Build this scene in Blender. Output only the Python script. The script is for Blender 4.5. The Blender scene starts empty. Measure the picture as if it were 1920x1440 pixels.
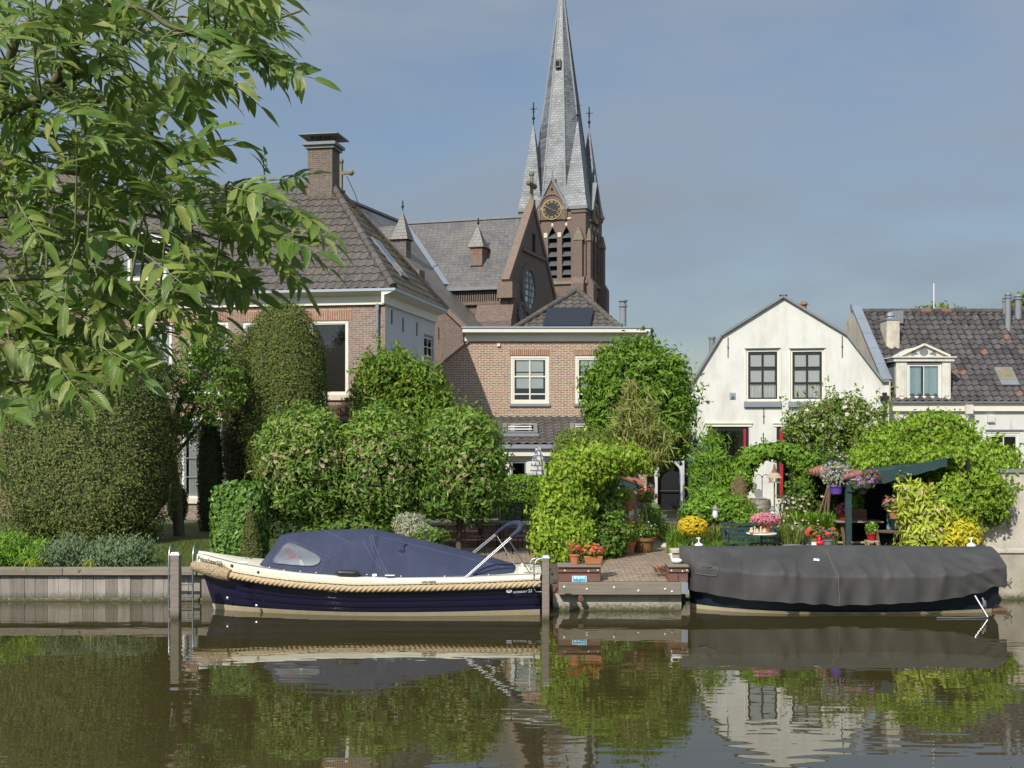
import bpy, bmesh, math, random
import numpy as np
from mathutils import Vector, Matrix
random.seed(7)
RNG = np.random.default_rng(11)
SC = bpy.context.scene
COL = SC.collection
E = 3.58            # eye height above the water (water is z = 0)
FPX = 2200.0        # focal length in photo pixels (photo is 1920 wide)
HY = 800.0          # horizon row in the photo
G = 0.65            # garden level
PI = math.pi

def at(px, py, Y):
    """world point on depth plane Y that the photo shows at px, py"""
    return Vector(((px - 960) / FPX * Y, Y, E - (py - HY) / FPX * Y))

class Frame:
    """local frame of a building: u along its front, v into depth, z up; turned clockwise by th"""
    def __init__(s, x, y, th):
        s.o = Vector((x, y, 0)); s.th = th
        s.R = Matrix.Rotation(-th, 3, 'Z'); s.Ri = s.R.inverted()
        s.c = s.Ri @ (Vector((0, 0, E)) - s.o)
    def ray(s, px, py):
        return s.Ri @ Vector(((px - 960) / FPX, 1, -(py - HY) / FPX))
    def front(s, px, py, v=0.0):
        d = s.ray(px, py); t = (v - s.c.y) / d.y; p = s.c + d * t
        return p.x, p.z
    def side(s, px, py, u=0.0):
        d = s.ray(px, py); t = (u - s.c.x) / d.x; p = s.c + d * t
        return p.y, p.z
    def pt(s, px, py, v):
        u, z = s.front(px, py, v); return Vector((u, v, z))

# ------------------------------------------------------------------ objects
def tag(o, label=None, cat=None, group=None, kind=None):
    if label: o['label'] = label
    if cat: o['category'] = cat
    if group: o['group'] = group
    if kind: o['kind'] = kind
    return o

def thing(name, label, cat, loc=(0, 0, 0), rz=0.0, group=None):
    o = bpy.data.objects.new(name, None); COL.objects.link(o)
    o.location = loc; o.rotation_euler = (0, 0, rz); o.empty_display_size = .2
    return tag(o, label, cat, group)

def copy_tree(o, parent=None):
    c = o.copy(); COL.objects.link(c); c.parent = parent
    for ch in list(o.children):
        copy_tree(ch, c)
    return c

class MB:
    """collects faces; build() links them as ONE mesh object"""
    def __init__(s): s.v = []; s.f = []; s.mi = []; s.cur = 0
    def add(s, vs, fs):
        b = len(s.v); s.v += [tuple(p) for p in vs]
        for f in fs: s.f.append([b + i for i in f]); s.mi.append(s.cur)
        return s
    def poly(s, *pts): return s.add(pts, [tuple(range(len(pts)))])
    def box(s, x0, x1, y0, y1, z0, z1):
        return s.add([(x0,y0,z0),(x1,y0,z0),(x1,y1,z0),(x0,y1,z0),(x0,y0,z1),(x1,y0,z1),(x1,y1,z1),(x0,y1,z1)],
              [(0,3,2,1),(4,5,6,7),(0,1,5,4),(1,2,6,5),(2,3,7,6),(3,0,4,7)])
    def cbox(s, c, sx, sy, sz): return s.box(c[0]-sx/2,c[0]+sx/2,c[1]-sy/2,c[1]+sy/2,c[2]-sz/2,c[2]+sz/2)
    def beam(s, p, q, w, h, up=(0,0,1)):
        p = Vector(p); q = Vector(q); d = (q-p).normalized(); up = Vector(up)
        if abs(d.dot(up)) > .98: up = Vector((0,1,0))
        a = d.cross(up).normalized(); b = a.cross(d).normalized()
        vs = []
        for e in (p, q):
            for sa, sb in ((-1,-1),(1,-1),(1,1),(-1,1)): vs.append(e + a*sa*w/2 + b*sb*h/2)
        return s.add(vs, [(3,2,1,0),(4,5,6,7),(0,1,5,4),(1,2,6,5),(2,3,7,6),(3,0,4,7)])
    def tube(s, pts, r, n=8, cap=True):
        pts = [Vector(p) for p in pts]; m = len(pts)
        rs = r if isinstance(r, (list, tuple)) else [r]*m
        vs = []; up = None
        for i, p in enumerate(pts):
            d = (pts[min(i+1,m-1)] - pts[max(i-1,0)]).normalized()
            if up is None:
                up = Vector((0,0,1)) if abs(d.z) < .9 else Vector((1,0,0))
            a = d.cross(up).normalized(); b = a.cross(d).normalized(); up = b
            for k in range(n):
                t = 2*PI*k/n; vs.append(p + a*math.cos(t)*rs[i] + b*math.sin(t)*rs[i])
        fs = [(i*n+k, i*n+(k+1)%n, (i+1)*n+(k+1)%n, (i+1)*n+k) for i in range(m-1) for k in range(n)]
        if cap: fs += [tuple(range(n))[::-1], tuple((m-1)*n+k for k in range(n))]
        return s.add(vs, fs)
    def lathe(s, prof, c=(0,0,0), n=16):
        vs = []
        for r, z in prof:
            for k in range(n):
                t = 2*PI*k/n; vs.append((c[0]+r*math.cos(t), c[1]+r*math.sin(t), c[2]+z))
        fs = [(i*n+k, i*n+(k+1)%n, (i+1)*n+(k+1)%n, (i+1)*n+k) for i in range(len(prof)-1) for k in range(n)]
        fs += [tuple(range(n))[::-1], tuple((len(prof)-1)*n+k for k in range(n))]
        return s.add(vs, fs)
    def extrude(s, poly, y0, y1):
        """poly: (x, z) outline, pushed from y0 to y1"""
        n = len(poly); vs = [(x,y0,z) for x,z in poly] + [(x,y1,z) for x,z in poly]
        return s.add(vs, [tuple(range(n)), tuple(range(n,2*n))[::-1]] + [(i,n+i,n+(i+1)%n,(i+1)%n) for i in range(n)])
    def extrudex(s, poly, x0, x1):
        """poly: (y, z) outline, pushed from x0 to x1"""
        n = len(poly); vs = [(x0,y,z) for y,z in poly] + [(x1,y,z) for y,z in poly]
        return s.add(vs, [tuple(range(n)), tuple(range(n,2*n))[::-1]] + [(i,n+i,n+(i+1)%n,(i+1)%n) for i in range(n)])
    def extrudez(s, poly, z0, z1):
        n = len(poly); vs = [(x,y,z0) for x,y in poly] + [(x,y,z1) for x,y in poly]
        return s.add(vs, [tuple(range(n)), tuple(range(n,2*n))[::-1]] + [(i,n+i,n+(i+1)%n,(i+1)%n) for i in range(n)])
    def ball(s, c, r, nu=12, nv=8):
        if not isinstance(r, (tuple, list)): r = (r, r, r)
        prof = [(math.sin(PI*(j+.02)/(nv+.04)), -math.cos(PI*(j+.02)/(nv+.04))) for j in range(nv+1)]
        vs = [(c[0]+r[0]*q*math.cos(2*PI*k/nu), c[1]+r[1]*q*math.sin(2*PI*k/nu), c[2]+r[2]*z) for q, z in prof for k in range(nu)]
        fs = [(i*nu+k, i*nu+(k+1)%nu, (i+1)*nu+(k+1)%nu, (i+1)*nu+k) for i in range(nv) for k in range(nu)]
        fs += [tuple(range(nu))[::-1], tuple(nv*nu+k for k in range(nu))]
        return s.add(vs, fs)
    def grid(s, rows):
        """rows: list of equal-length point rows"""
        n = len(rows[0]); vs = [p for r in rows for p in r]
        return s.add(vs, [(i*n+k, i*n+k+1, (i+1)*n+k+1, (i+1)*n+k) for i in range(len(rows)-1) for k in range(n-1)])
    def build(s, name, mats, parent=None, smooth=None, loc=None, bevel=0, clip=None, fixn=True):
        me = bpy.data.meshes.new(name); me.from_pydata(s.v, [], s.f)
        mats = mats if isinstance(mats, (list, tuple)) else [mats]
        for m in mats: me.materials.append(m)
        me.polygons.foreach_set('material_index', s.mi)
        if clip or fixn:
            bm = bmesh.new(); bm.from_mesh(me)
            if clip:
                for co, no in clip:
                    bmesh.ops.bisect_plane(bm, geom=bm.verts[:]+bm.edges[:]+bm.faces[:], plane_co=co, plane_no=no, clear_outer=True)
            if fixn: bmesh.ops.recalc_face_normals(bm, faces=bm.faces[:])
            bm.to_mesh(me); bm.free()
        if smooth is not None:
            me.polygons.foreach_set('use_smooth', [True]*len(me.polygons))
            me.set_sharp_from_angle(angle=math.radians(smooth))
        o = bpy.data.objects.new(name, me); COL.objects.link(o); o.parent = parent
        if loc is not None: o.location = loc
        if bevel:
            b = o.modifiers.new('bevel', 'BEVEL'); b.width = bevel; b.segments = 2; b.limit_method = 'ANGLE'
        return o

def text_part(name, txt, size, mat, parent, M, shear=0, bold=0, align='LEFT'):
    cu = bpy.data.curves.new(name, 'FONT'); cu.body = txt; cu.size = size; cu.extrude = .002; cu.shear = shear
    cu.offset = bold; cu.align_x = align
    tmp = bpy.data.objects.new('tmp', cu); COL.objects.link(tmp)
    dg = bpy.context.evaluated_depsgraph_get(); dg.update()
    me = bpy.data.meshes.new_from_object(tmp.evaluated_get(dg))
    bpy.data.objects.remove(tmp); bpy.data.curves.remove(cu)
    me.transform(M); me.materials.clear(); me.materials.append(mat); me.name = name
    o = bpy.data.objects.new(name, me); COL.objects.link(o); o.parent = parent
    return o

def np_mesh(name, V, faces, mats, parent=None, smooth=False):
    """faces: list of (array (m,k), material index)"""
    me = bpy.data.meshes.new(name); me.vertices.add(len(V))
    me.vertices.foreach_set('co', np.asarray(V, dtype=np.float32).ravel())
    tot = sum(f.size for f, _ in faces); npol = sum(len(f) for f, _ in faces)
    me.loops.add(tot); me.polygons.add(npol)
    me.loops.foreach_set('vertex_index', np.concatenate([f.ravel() for f, _ in faces]).astype(np.int32))
    st = []; mi = []; b = 0
    for f, m in faces:
        k = f.shape[1]; st.append(b + np.arange(len(f))*k); mi.append(np.full(len(f), m)); b += f.size
    me.polygons.foreach_set('loop_start', np.concatenate(st).astype(np.int32))
    me.polygons.foreach_set('material_index', np.concatenate(mi).astype(np.int32))
    me.polygons.foreach_set('use_smooth', np.full(npol, smooth))
    for m in mats: me.materials.append(m)
    me.update(calc_edges=True); me.validate()
    o = bpy.data.objects.new(name, me); COL.objects.link(o); o.parent = parent
    return o

# ------------------------------------------------------------------ materials
class NT:
    def __init__(s, name):
        s.m = bpy.data.materials.new(name); s.m.use_nodes = True
        s.t = s.m.node_tree; s.n = s.t.nodes; s.b = s.n['Principled BSDF']; s.out = s.n['Material Output']
    def new(s, typ, **kw):
        x = s.n.new(typ)
        for k, v in kw.items(): setattr(x, k, v)
        return x
    def link(s, a, b): s.t.links.new(a, b)
    def math(s, op, a, b=None, clamp=False):
        x = s.new('ShaderNodeMath', operation=op, use_clamp=clamp)
        for i, q in enumerate((a, b)):
            if q is None: continue
            if isinstance(q, (int, float)): x.inputs[i].default_value = q
            else: s.link(q, x.inputs[i])
        return x.outputs[0]
    def mix(s, fac, a, b, typ='MIX'):
        x = s.new('ShaderNodeMix', data_type='RGBA', blend_type=typ)
        for sock, q in ((x.inputs[0], fac), (x.inputs[6], a), (x.inputs[7], b)):
            if isinstance(q, (int, float)): sock.default_value = q
            elif isinstance(q, (tuple, list)): sock.default_value = (*q[:3], 1)
            else: s.link(q, sock)
        return x.outputs[2]
    def coords(s, scale=(1,1,1), rot=(0,0,0)):
        tc = s.new('ShaderNodeTexCoord'); mp = s.new('ShaderNodeMapping')
        mp.inputs['Scale'].default_value = scale; mp.inputs['Rotation'].default_value = rot
        s.link(tc.outputs['Object'], mp.inputs[0]); return mp.outputs[0]
    def noise(s, vec, scale, detail=4, rough=.55):
        x = s.new('ShaderNodeTexNoise'); x.inputs['Scale'].default_value = scale
        x.inputs['Detail'].default_value = detail; x.inputs['Roughness'].default_value = rough
        s.link(vec, x.inputs['Vector']); return x.outputs['Fac']
    def ramp(s, fac, lo, hi, a=0.0, b=1.0):
        x = s.new('ShaderNodeMapRange'); x.inputs[1].default_value = lo; x.inputs[2].default_value = hi
        x.inputs[3].default_value = a; x.inputs[4].default_value = b; s.link(fac, x.inputs[0]); return x.outputs[0]
    def bump(s, h, strength=.5, dist=.01):
        x = s.new('ShaderNodeBump'); x.inputs['Strength'].default_value = strength; x.inputs['Distance'].default_value = dist
        s.link(h, x.inputs['Height']); s.link(x.outputs[0], s.b.inputs['Normal']); return x.outputs[0]
    def island(s): return s.new('ShaderNodeNewGeometry').outputs['Random Per Island']

def mul(c, k): return tuple(min(1, x*k) for x in c)

def mat(name, col, rough=.6, var=.18, scale=2.5, metal=0, bump=0, bscale=30, stretch=(1,1,1), spec=.4, dirt=None, isl=0, tide=None):
    t = NT(name); v = t.coords(stretch)
    n1 = t.noise(v, scale, 6); n2 = t.noise(v, scale*7, 3)
    f = t.ramp(t.math('ADD', t.math('MULTIPLY', n1, .65), t.math('MULTIPLY', n2, .35)), .3, .7)
    c = t.mix(f, mul(col, 1-var), mul(col, 1+var))
    if dirt:
        n3 = t.noise(t.coords((stretch[0]*1.0, stretch[1]*1.0, stretch[2]*.35)), scale*1.3, 8, .65)
        c = t.mix(t.ramp(n3, dirt[1], dirt[2], 0, dirt[3]), c, dirt[0])
    if isl:
        k = t.ramp(t.island(), 0, 1, 1-isl, 1+isl)
        mm = t.new('ShaderNodeVectorMath', operation='SCALE'); t.link(c, mm.inputs[0]); t.link(k, mm.inputs['Scale']); c = mm.outputs[0]
    if tide:
        g_ = t.new('ShaderNodeNewGeometry'); sp = t.new('ShaderNodeSeparateXYZ'); t.link(g_.outputs['Position'], sp.inputs[0])
        h = t.math('ADD', sp.outputs[2], t.math('MULTIPLY', t.math('SUBTRACT', n2, .5), .22)); c = t.mix(t.ramp(h, tide[0], tide[1], .9, 0), c, tide[2])
    t.link(c, t.b.inputs['Base Color'])
    t.b.inputs['Roughness'].default_value = rough; t.b.inputs['Metallic'].default_value = metal
    t.b.inputs['Specular IOR Level'].default_value = spec
    if bump: t.bump(t.noise(v, bscale, 4), bump, .02)
    return t.m

def brick_mat(name, c1, c2, mortar, bw=.22, bh=.066, ms=.009, patch=(.30,.14,.09), patchf=.5, axis='xy', bumpd=.008):
    t = NT(name); tc = t.new('ShaderNodeTexCoord'); sp = t.new('ShaderNodeSeparateXYZ'); t.link(tc.outputs['Object'], sp.inputs[0])
    cb = t.new('ShaderNodeCombineXYZ')
    if axis == 'xy':
        t.link(t.math('ADD', sp.outputs[0], sp.outputs[1]), cb.inputs[0]); t.link(sp.outputs[2], cb.inputs[1])
    else:
        t.link(sp.outputs[0], cb.inputs[0]); t.link(sp.outputs[1], cb.inputs[1])
    br = t.new('ShaderNodeTexBrick'); t.link(cb.outputs[0], br.inputs['Vector'])
    for k, v in (('Color1', c1), ('Color2', c2), ('Mortar', mortar)): br.inputs[k].default_value = (*v, 1)
    br.inputs['Scale'].default_value = 1; br.inputs['Mortar Size'].default_value = ms
    br.inputs['Brick Width'].default_value = bw; br.inputs['Row Height'].default_value = bh
    br.inputs['Mortar Smooth'].default_value = .2; br.inputs['Bias'].default_value = -.1
    n = t.noise(tc.outputs['Object'], .55, 5); n2 = t.noise(tc.outputs['Object'], 9, 3)
    c = t.mix(t.ramp(n, .45, .7, 0, patchf), br.outputs['Color'], patch, 'MIX')
    c = t.mix(.75, c, br.outputs['Color'], 'MIX') if patchf < .3 else c
    c = t.mix(br.outputs['Fac'], c, mortar)
    k = t.ramp(n2, .3, .7, .78, 1.2)
    mm = t.new('ShaderNodeVectorMath', operation='SCALE'); t.link(c, mm.inputs[0]); t.link(k, mm.inputs['Scale'])
    t.link(mm.outputs[0], t.b.inputs['Base Color']); t.b.inputs['Roughness'].default_value = .85
    t.bump(t.math('SUBTRACT', 1.0, br.outputs['Fac']), .6, bumpd)
    return t.m

def leaf_mat(name, c1, c2, trans=.3, rough=.5, c3=None, patch=None, spec=.22):
    t = NT(name); i = t.island(); c = t.mix(i, c1, c2)
    if c3: c = t.mix(t.ramp(t.math('FRACT', t.math('MULTIPLY', i, 37.3)), .82, .9), c, c3)
    if patch:
        n = t.noise(t.coords(), patch[1], 3); c = t.mix(t.ramp(n, patch[2], patch[3], 0, patch[4]), c, patch[0])
    t.link(c, t.b.inputs['Base Color']); t.b.inputs['Roughness'].default_value = rough
    t.b.inputs['Specular IOR Level'].default_value = spec
    tr = t.new('ShaderNodeBsdfTranslucent'); ct = t.mix(.5, c, (.22, .34, .03), 'MIX'); t.link(ct, tr.inputs[0])
    mx = t.new('ShaderNodeMixShader'); mx.inputs[0].default_value = trans
    t.link(t.b.outputs[0], mx.inputs[1]); t.link(tr.outputs[0], mx.inputs[2]); t.link(mx.outputs[0], t.out.inputs[0])
    return t.m

def tile_mat(name, c1, c2, c3=None, moss=None, rough=.6):
    t = NT(name); i = t.island(); c = t.mix(i, c1, c2)
    if c3: c = t.mix(t.ramp(t.math('FRACT', t.math('MULTIPLY', i, 53.7)), .965, .97), c, c3)
    n = t.noise(t.coords(), 1.1, 6)
    if moss: c = t.mix(t.ramp(n, .48, .68, 0, moss[1]), c, moss[0])
    n2 = t.noise(t.coords(), 14, 4)
    k = t.ramp(n2, .3, .7, .7, 1.3)
    mm = t.new('ShaderNodeVectorMath', operation='SCALE'); t.link(c, mm.inputs[0]); t.link(k, mm.inputs['Scale'])
    t.link(mm.outputs[0], t.b.inputs['Base Color']); t.b.inputs['Roughness'].default_value = rough
    t.b.inputs['Specular IOR Level'].default_value = .35
    return t.m

def glass_mat(name, tint=(.96,.98,.98), refl=.08):
    t = NT(name); t.n.remove(t.b)
    tr = t.new('ShaderNodeBsdfTransparent'); tr.inputs[0].default_value = (*tint, 1)
    gl = t.new('ShaderNodeBsdfGlossy'); gl.inputs['Roughness'].default_value = .03
    n = t.noise(t.coords(), 1.6, 2); bp = t.new('ShaderNodeBump'); bp.inputs['Distance'].default_value = .01; bp.inputs['Strength'].default_value = .25
    t.link(n, bp.inputs['Height']); t.link(bp.outputs[0], gl.inputs['Normal'])
    lw = t.new('ShaderNodeLayerWeight'); lw.inputs[0].default_value = .35
    f = t.math('ADD', t.math('MULTIPLY', lw.outputs['Fresnel'], .6), refl, True)
    mx = t.new('ShaderNodeMixShader'); t.link(f, mx.inputs[0]); t.link(tr.outputs[0], mx.inputs[1]); t.link(gl.outputs[0], mx.inputs[2])
    t.link(mx.outputs[0], t.out.inputs[0]); return t.m

M = {}
M['brick_house'] = brick_mat('house_brick', (.285,.19,.15), (.20,.13,.112), (.38,.335,.28), patch=(.25,.155,.125), patchf=.4)
M['brick_mid'] = brick_mat('garden_house_brick', (.33,.195,.135), (.225,.13,.135), (.56,.48,.34), ms=.012, patch=(.36,.185,.105), patchf=.4)
M['brick_church'] = brick_mat('church_brick', (.175,.115,.09), (.13,.088,.073), (.20,.165,.135), patch=(.15,.098,.08), patchf=.4, bw=.25, bh=.08)
M['brick_dark'] = brick_mat('chimney_brick', (.16,.115,.09), (.115,.085,.068), (.22,.19,.16), patchf=.2)
M['brick_wall_low'] = brick_mat('terrace_brick', (.34,.17,.10), (.28,.13,.09), (.3,.24,.19), patchf=.3)
M['soldier'] = brick_mat('soldier_course_brick', (.32,.15,.10), (.24,.11,.08), (.46,.36,.26), bw=.075, bh=.6, ms=.012, patchf=.2)
M['paving'] = brick_mat('path_clinker', (.42,.30,.21), (.27,.19,.14), (.15,.12,.09), bw=.21, bh=.085, ms=.012, patch=(.2,.17,.11), patchf=.55, axis='flat')
M['plaster'] = mat('white_plaster', (.66,.655,.60), .8, .05, 1.5, bump=.12, bscale=9, dirt=((.40,.37,.30), .46, .74, .6))
M['plaster_old'] = mat('flaking_white_plaster', (.63,.62,.57), .8, .05, 1.5, bump=.15, bscale=9, dirt=((.27,.235,.19), .57, .68, .85))
M['plaster_grey'] = mat('grey_plaster', (.58,.60,.62), .8, .06, 1.2, bump=.1, bscale=9)
M['stucco'] = mat('weathered_stucco', (.52,.47,.38), .9, .2, 1.8, bump=.35, bscale=14, dirt=((.2,.17,.13), .5, .75, .7))
M['concrete'] = mat('quay_concrete', (.40,.36,.28), .9, .2, 2.2, bump=.3, bscale=16, dirt=((.12,.11,.07), .52, .76, .7), tide=(.03,.15,(.05,.055,.02)))
M['cream'] = mat('cream_paint', (.74,.71,.60), .45, .04, 1.5)
M['white'] = mat('white_paint', (.72,.71,.66), .45, .04, 2)
M['white_worn'] = mat('worn_white_paint', (.68,.64,.56), .55, .1, 3, dirt=((.42,.33,.26), .5, .75, .7))
M['zinc'] = mat('zinc_sheet', (.40,.44,.48), .4, .1, 2, metal=.6)
M['lead'] = mat('lead_flashing', (.20,.21,.22), .55, .15, 3)
M['greypaint'] = mat('grey_paint', (.22,.24,.26), .5, .08, 2)
M['black'] = mat('black_paint', (.018,.018,.02), .4, .1, 3)
M['darkgreen'] = mat('dark_green_paint', (.028,.058,.058), .45, .18, 3)
M['red'] = mat('red_paint', (.33,.02,.025), .45, .1, 3)
M['dark'] = mat('dark_interior', (.018,.016,.015), .9, .2, 2)
M['room'] = mat('room_interior', (.07,.06,.05), .9, .2, 1)
M['tile_grey'] = tile_mat('grey_pantile', (.085,.074,.066), (.125,.110,.098), None, ((.10,.085,.055), .5))
M['tile_mossy'] = tile_mat('mossy_pantile', (.055,.048,.04), (.09,.078,.06), None, ((.105,.095,.03), .8))
M['tile_old'] = tile_mat('old_pantile', (.050,.045,.046), (.105,.093,.09), (.20,.105,.07), ((.13,.115,.095), .35), rough=.5)
M['tile_red'] = tile_mat('red_tile', (.30,.13,.08), (.22,.10,.07), None, ((.2,.15,.1), .5))
M['slate_roof'] = brick_mat('church_slate', (.155,.145,.135), (.105,.10,.097), (.07,.066,.064), bw=.26, bh=.17, ms=.008, patch=(.20,.185,.15), patchf=.7, bumpd=.012)
M['slate_spire'] = brick_mat('spire_slate', (.085,.095,.10), (.20,.215,.225), (.07,.078,.085), bw=.34, bh=.2, ms=.014, patch=(.29,.31,.32), patchf=.65, bumpd=.012)
for k in ('slate_roof', 'slate_spire'):
    b = M[k].node_tree.nodes['Principled BSDF']; b.inputs['Roughness'].default_value = .42; b.inputs['Specular IOR Level'].default_value = .5
M['sandstone'] = mat('weathered_sandstone', (.21,.185,.125), .85, .3, 4, bump=.2, bscale=20)
M['stone_white'] = mat('pale_stone', (.62,.55,.42), .8, .1, 4)
M['copper'] = mat('iron_finial', (.03,.035,.035), .5, .1, 4, metal=.3)
M['gold'] = mat('gilded_metal', (.50,.38,.17), .5, .05, 4, metal=.1)
M['coping'] = mat('coping_brick', (.20,.145,.11), .85, .2, 5)
M['glass'] = glass_mat('window_glass')
M['glass_sky'] = glass_mat('sky_reflecting_glass', (.55,.6,.65), .42)
M['curtain'] = mat('net_curtain', (.86,.86,.82), .9, .05, 3)
M['curtain_blue'] = mat('pale_blue_curtain', (.62,.78,.78), .9, .05, 3)
M['blind'] = mat('roller_blind', (.82,.86,.78), .9, .04, 3)
M['solar'] = brick_mat('solar_cells', (.012,.014,.02), (.012,.014,.022), (.03,.03,.035), bw=.16, bh=.12, ms=.006, patchf=0)
M['solar'].node_tree.nodes['Principled BSDF'].inputs['Roughness'].default_value = .25
M['wood_grey'] = mat('weathered_oak', (.25,.21,.17), .85, .3, 2.2, stretch=(1.5,1.5,14), bump=.25, bscale=12, isl=.2, tide=(.02,.16,(.05,.05,.02)))
M['wood_board'] = mat('grey_sheet_boards', (.30,.265,.23), .85, .22, 2.0, stretch=(6,6,.7), bump=.25, bscale=12, isl=.3, tide=(.03,.20,(.06,.06,.025)), dirt=((.10,.085,.06), .5, .75, .6))
M['wood_beam'] = mat('weathered_beam', (.24,.205,.16), .85, .25, 2.0, stretch=(.8,8,9), bump=.25, bscale=10, isl=.15)
M['wood_red'] = mat('reddish_planks', (.17,.085,.065), .8, .25, 2.5, stretch=(.8,6,8), bump=.2, bscale=12, isl=.15)
M['wood_brown'] = mat('brown_timber', (.16,.10,.06), .8, .3, 3, stretch=(2,2,8), isl=.1)
M['wood_pale'] = mat('pale_timber', (.42,.32,.2), .8, .2, 3, stretch=(2,2,6))
M['bark'] = mat('tree_bark', (.12,.095,.065), .9, .35, 5, stretch=(3,3,1), bump=.5, bscale=18)
M['twig'] = mat('ash_twig', (.14,.13,.07), .8, .3, 9)
M['terracotta'] = mat('terracotta', (.46,.17,.075), .8, .15, 6)
M['steel'] = mat('stainless_steel', (.42,.43,.44), .38, .04, 4, metal=1)
M['gelcoat'] = mat('cream_gelcoat', (.76,.72,.58), .3, .03, 2, spec=.5)
M['bootstripe'] = mat('cream_boot_stripe', (.46,.39,.25), .5, .12, 5)
M['hull'] = mat('navy_gelcoat', (.0125,.011,.034), .12, .08, 2, spec=.6)
M['hull2'] = mat('blue_black_hull', (.012,.02,.032), .25, .15, 2, spec=.5)
M['canvas'] = mat('navy_canvas', (.040,.048,.086), .8, .10, 2.5, bump=.06, bscale=60, spec=.25, dirt=((.075,.08,.125), .50, .78, .6))
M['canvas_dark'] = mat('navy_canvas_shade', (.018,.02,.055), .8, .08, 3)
M['seam'] = mat('canvas_seam', (.09,.095,.17), .7, .08, 4)
M['tarp'] = mat('dark_grey_tarpaulin_', (.075,.073,.071), .72, .16, 1.2, bump=.15, bscale=5, spec=.3, dirt=((.11,.10,.09), .5, .8, .5))
def tarp_mat():
    t = NT('dark_grey_tarpaulin'); v = t.coords(); n = t.noise(v, 1.3, 6); n2 = t.noise(t.coords((1.6,1,.7)), 1.7, 2); n3 = t.noise(t.coords((2.4,1.5,.6)), 2.2, 1)
    c = t.mix(t.ramp(n, .3, .7), (.044,.043,.043), (.068,.066,.064)); c = t.mix(t.ramp(n2, .5, .8, 0, .5), c, (.10,.094,.085)); t.link(c, t.b.inputs['Base Color'])
    t.b.inputs['Roughness'].default_value = .7; t.b.inputs['Specular IOR Level'].default_value = .3
    t.bump(t.math('ADD', t.math('MULTIPLY', n2, 1.2), t.math('MULTIPLY', n3, .25)), .35, .035); return t.m
M['tarp'] = tarp_mat()
M['rope'] = mat('coir_rope', (.50,.38,.225), .9, .2, 12, bump=.2, bscale=60)
M['rubber'] = mat('black_rubber', (.03,.03,.032), .35, .1, 5)
M['vinyl'] = glass_mat('clear_vinyl', (.72,.74,.74), .22)
M['ink'] = mat('dark_lettering', (.02,.02,.03), .5, .05, 4)
M['chrome_text'] = mat('silver_lettering', (.62,.63,.66), .4, .05, 4)
M['sign_blue'] = mat('light_blue_sign', (.10,.50,.66), .4, .08, 8)
M['sign_white'] = mat('sign_white', (.75,.88,.92), .4, .03, 4)
M['sign_dark'] = mat('sign_dark_blue', (.02,.17,.30), .4, .03, 4)
M['plastic_white'] = mat('white_plastic', (.78,.78,.74), .4, .03, 4)
M['blueglaze'] = mat('blue_glaze', (.025,.12,.25), .25, .1, 5)
M['cushion'] = mat('patterned_cushion', (.16,.30,.30), .9, .45, 14)
M['parasol'] = brick_mat('plaid_parasol', (.55,.55,.54), (.42,.42,.43), (.13,.13,.15), bw=.14, bh=.14, ms=.02, patchf=0)
M['pinkstone'] = mat('pale_figurine', (.62,.47,.33), .7, .15, 20)

# soil, lawn, sky-lit water
def lawn():
    t = NT('lawn'); v = t.coords(); n = t.noise(v, .8, 6); n2 = t.noise(v, 25, 4)
    c = t.mix(t.ramp(n, .35, .65), (.095,.125,.028), (.145,.15,.045)); c = t.mix(t.ramp(n2, .35, .65), c, (.05,.075,.018))
    t.link(c, t.b.inputs['Base Color']); t.b.inputs['Roughness'].default_value = .9; t.bump(n2, .6, .03); return t.m
M['lawn'] = lawn()
M['soil'] = mat('garden_soil', (.09,.075,.045), .95, .35, 3, bump=.5, bscale=20)
def water():
    t = NT('canal_water')
    t.b.inputs['Roughness'].default_value = .012; t.b.inputs['IOR'].default_value = 1.8; t.b.inputs['Specular IOR Level'].default_value = .5
    a = t.noise(t.coords((.8, 2.5, 1)), 1.4, 1, .5); b = t.noise(t.coords((1.1, 2.6, 1), (0,0,.12)), 3.4, 0, .5); d = t.noise(t.coords((.35, 1.0, 1), (0,0,-.1)), 1.0, 1, .5)
    c = t.noise(t.coords((.09,.22,1)), 1.0, 3, .5)
    h = t.math('ADD', t.math('ADD', t.math('MULTIPLY', a, .8), t.math('MULTIPLY', b, .16)), t.math('MULTIPLY', d, .9))
    h = t.math('MULTIPLY', h, t.ramp(c, .36, .64, .30, 1.0))
    t.bump(h, 1.0, .0046)
    n = t.noise(t.coords((.15,.3,1)), 1, 3); t.link(t.mix(n, (.056,.043,.014), (.042,.037,.014)), t.b.inputs['Base Color'])
    return t.m
M['water'] = water()

# ------------------------------------------------------------------ camera, light, sky
AZ, EL = math.radians(28), math.radians(40)     # sun behind the camera's left shoulder
TOSUN = Vector((-math.sin(AZ)*math.cos(EL), -math.cos(AZ)*math.cos(EL), math.sin(EL)))
cam = bpy.data.cameras.new('camera'); co = bpy.data.objects.new('camera', cam); COL.objects.link(co)
co.location = (0, 0, E); co.rotation_euler = (PI/2, 0, 0)
cam.sensor_width = 36; cam.sensor_fit = 'HORIZONTAL'; cam.lens = 36*FPX/1920; cam.shift_y = (HY-720)/1920
cam.clip_start = .1; cam.clip_end = 6000
SC.camera = co
sl = bpy.data.lights.new('sun', 'SUN'); sl.energy = 4.6; sl.angle = math.radians(.5); sl.color = (1, .955, .87)
so = bpy.data.objects.new('sun', sl); COL.objects.link(so); so.rotation_euler = (-TOSUN).to_track_quat('-Z', 'Y').to_euler()
so.location = (-10, -20, 30)
W = bpy.data.worlds.new('World'); SC.world = W; W.use_nodes = True
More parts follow.
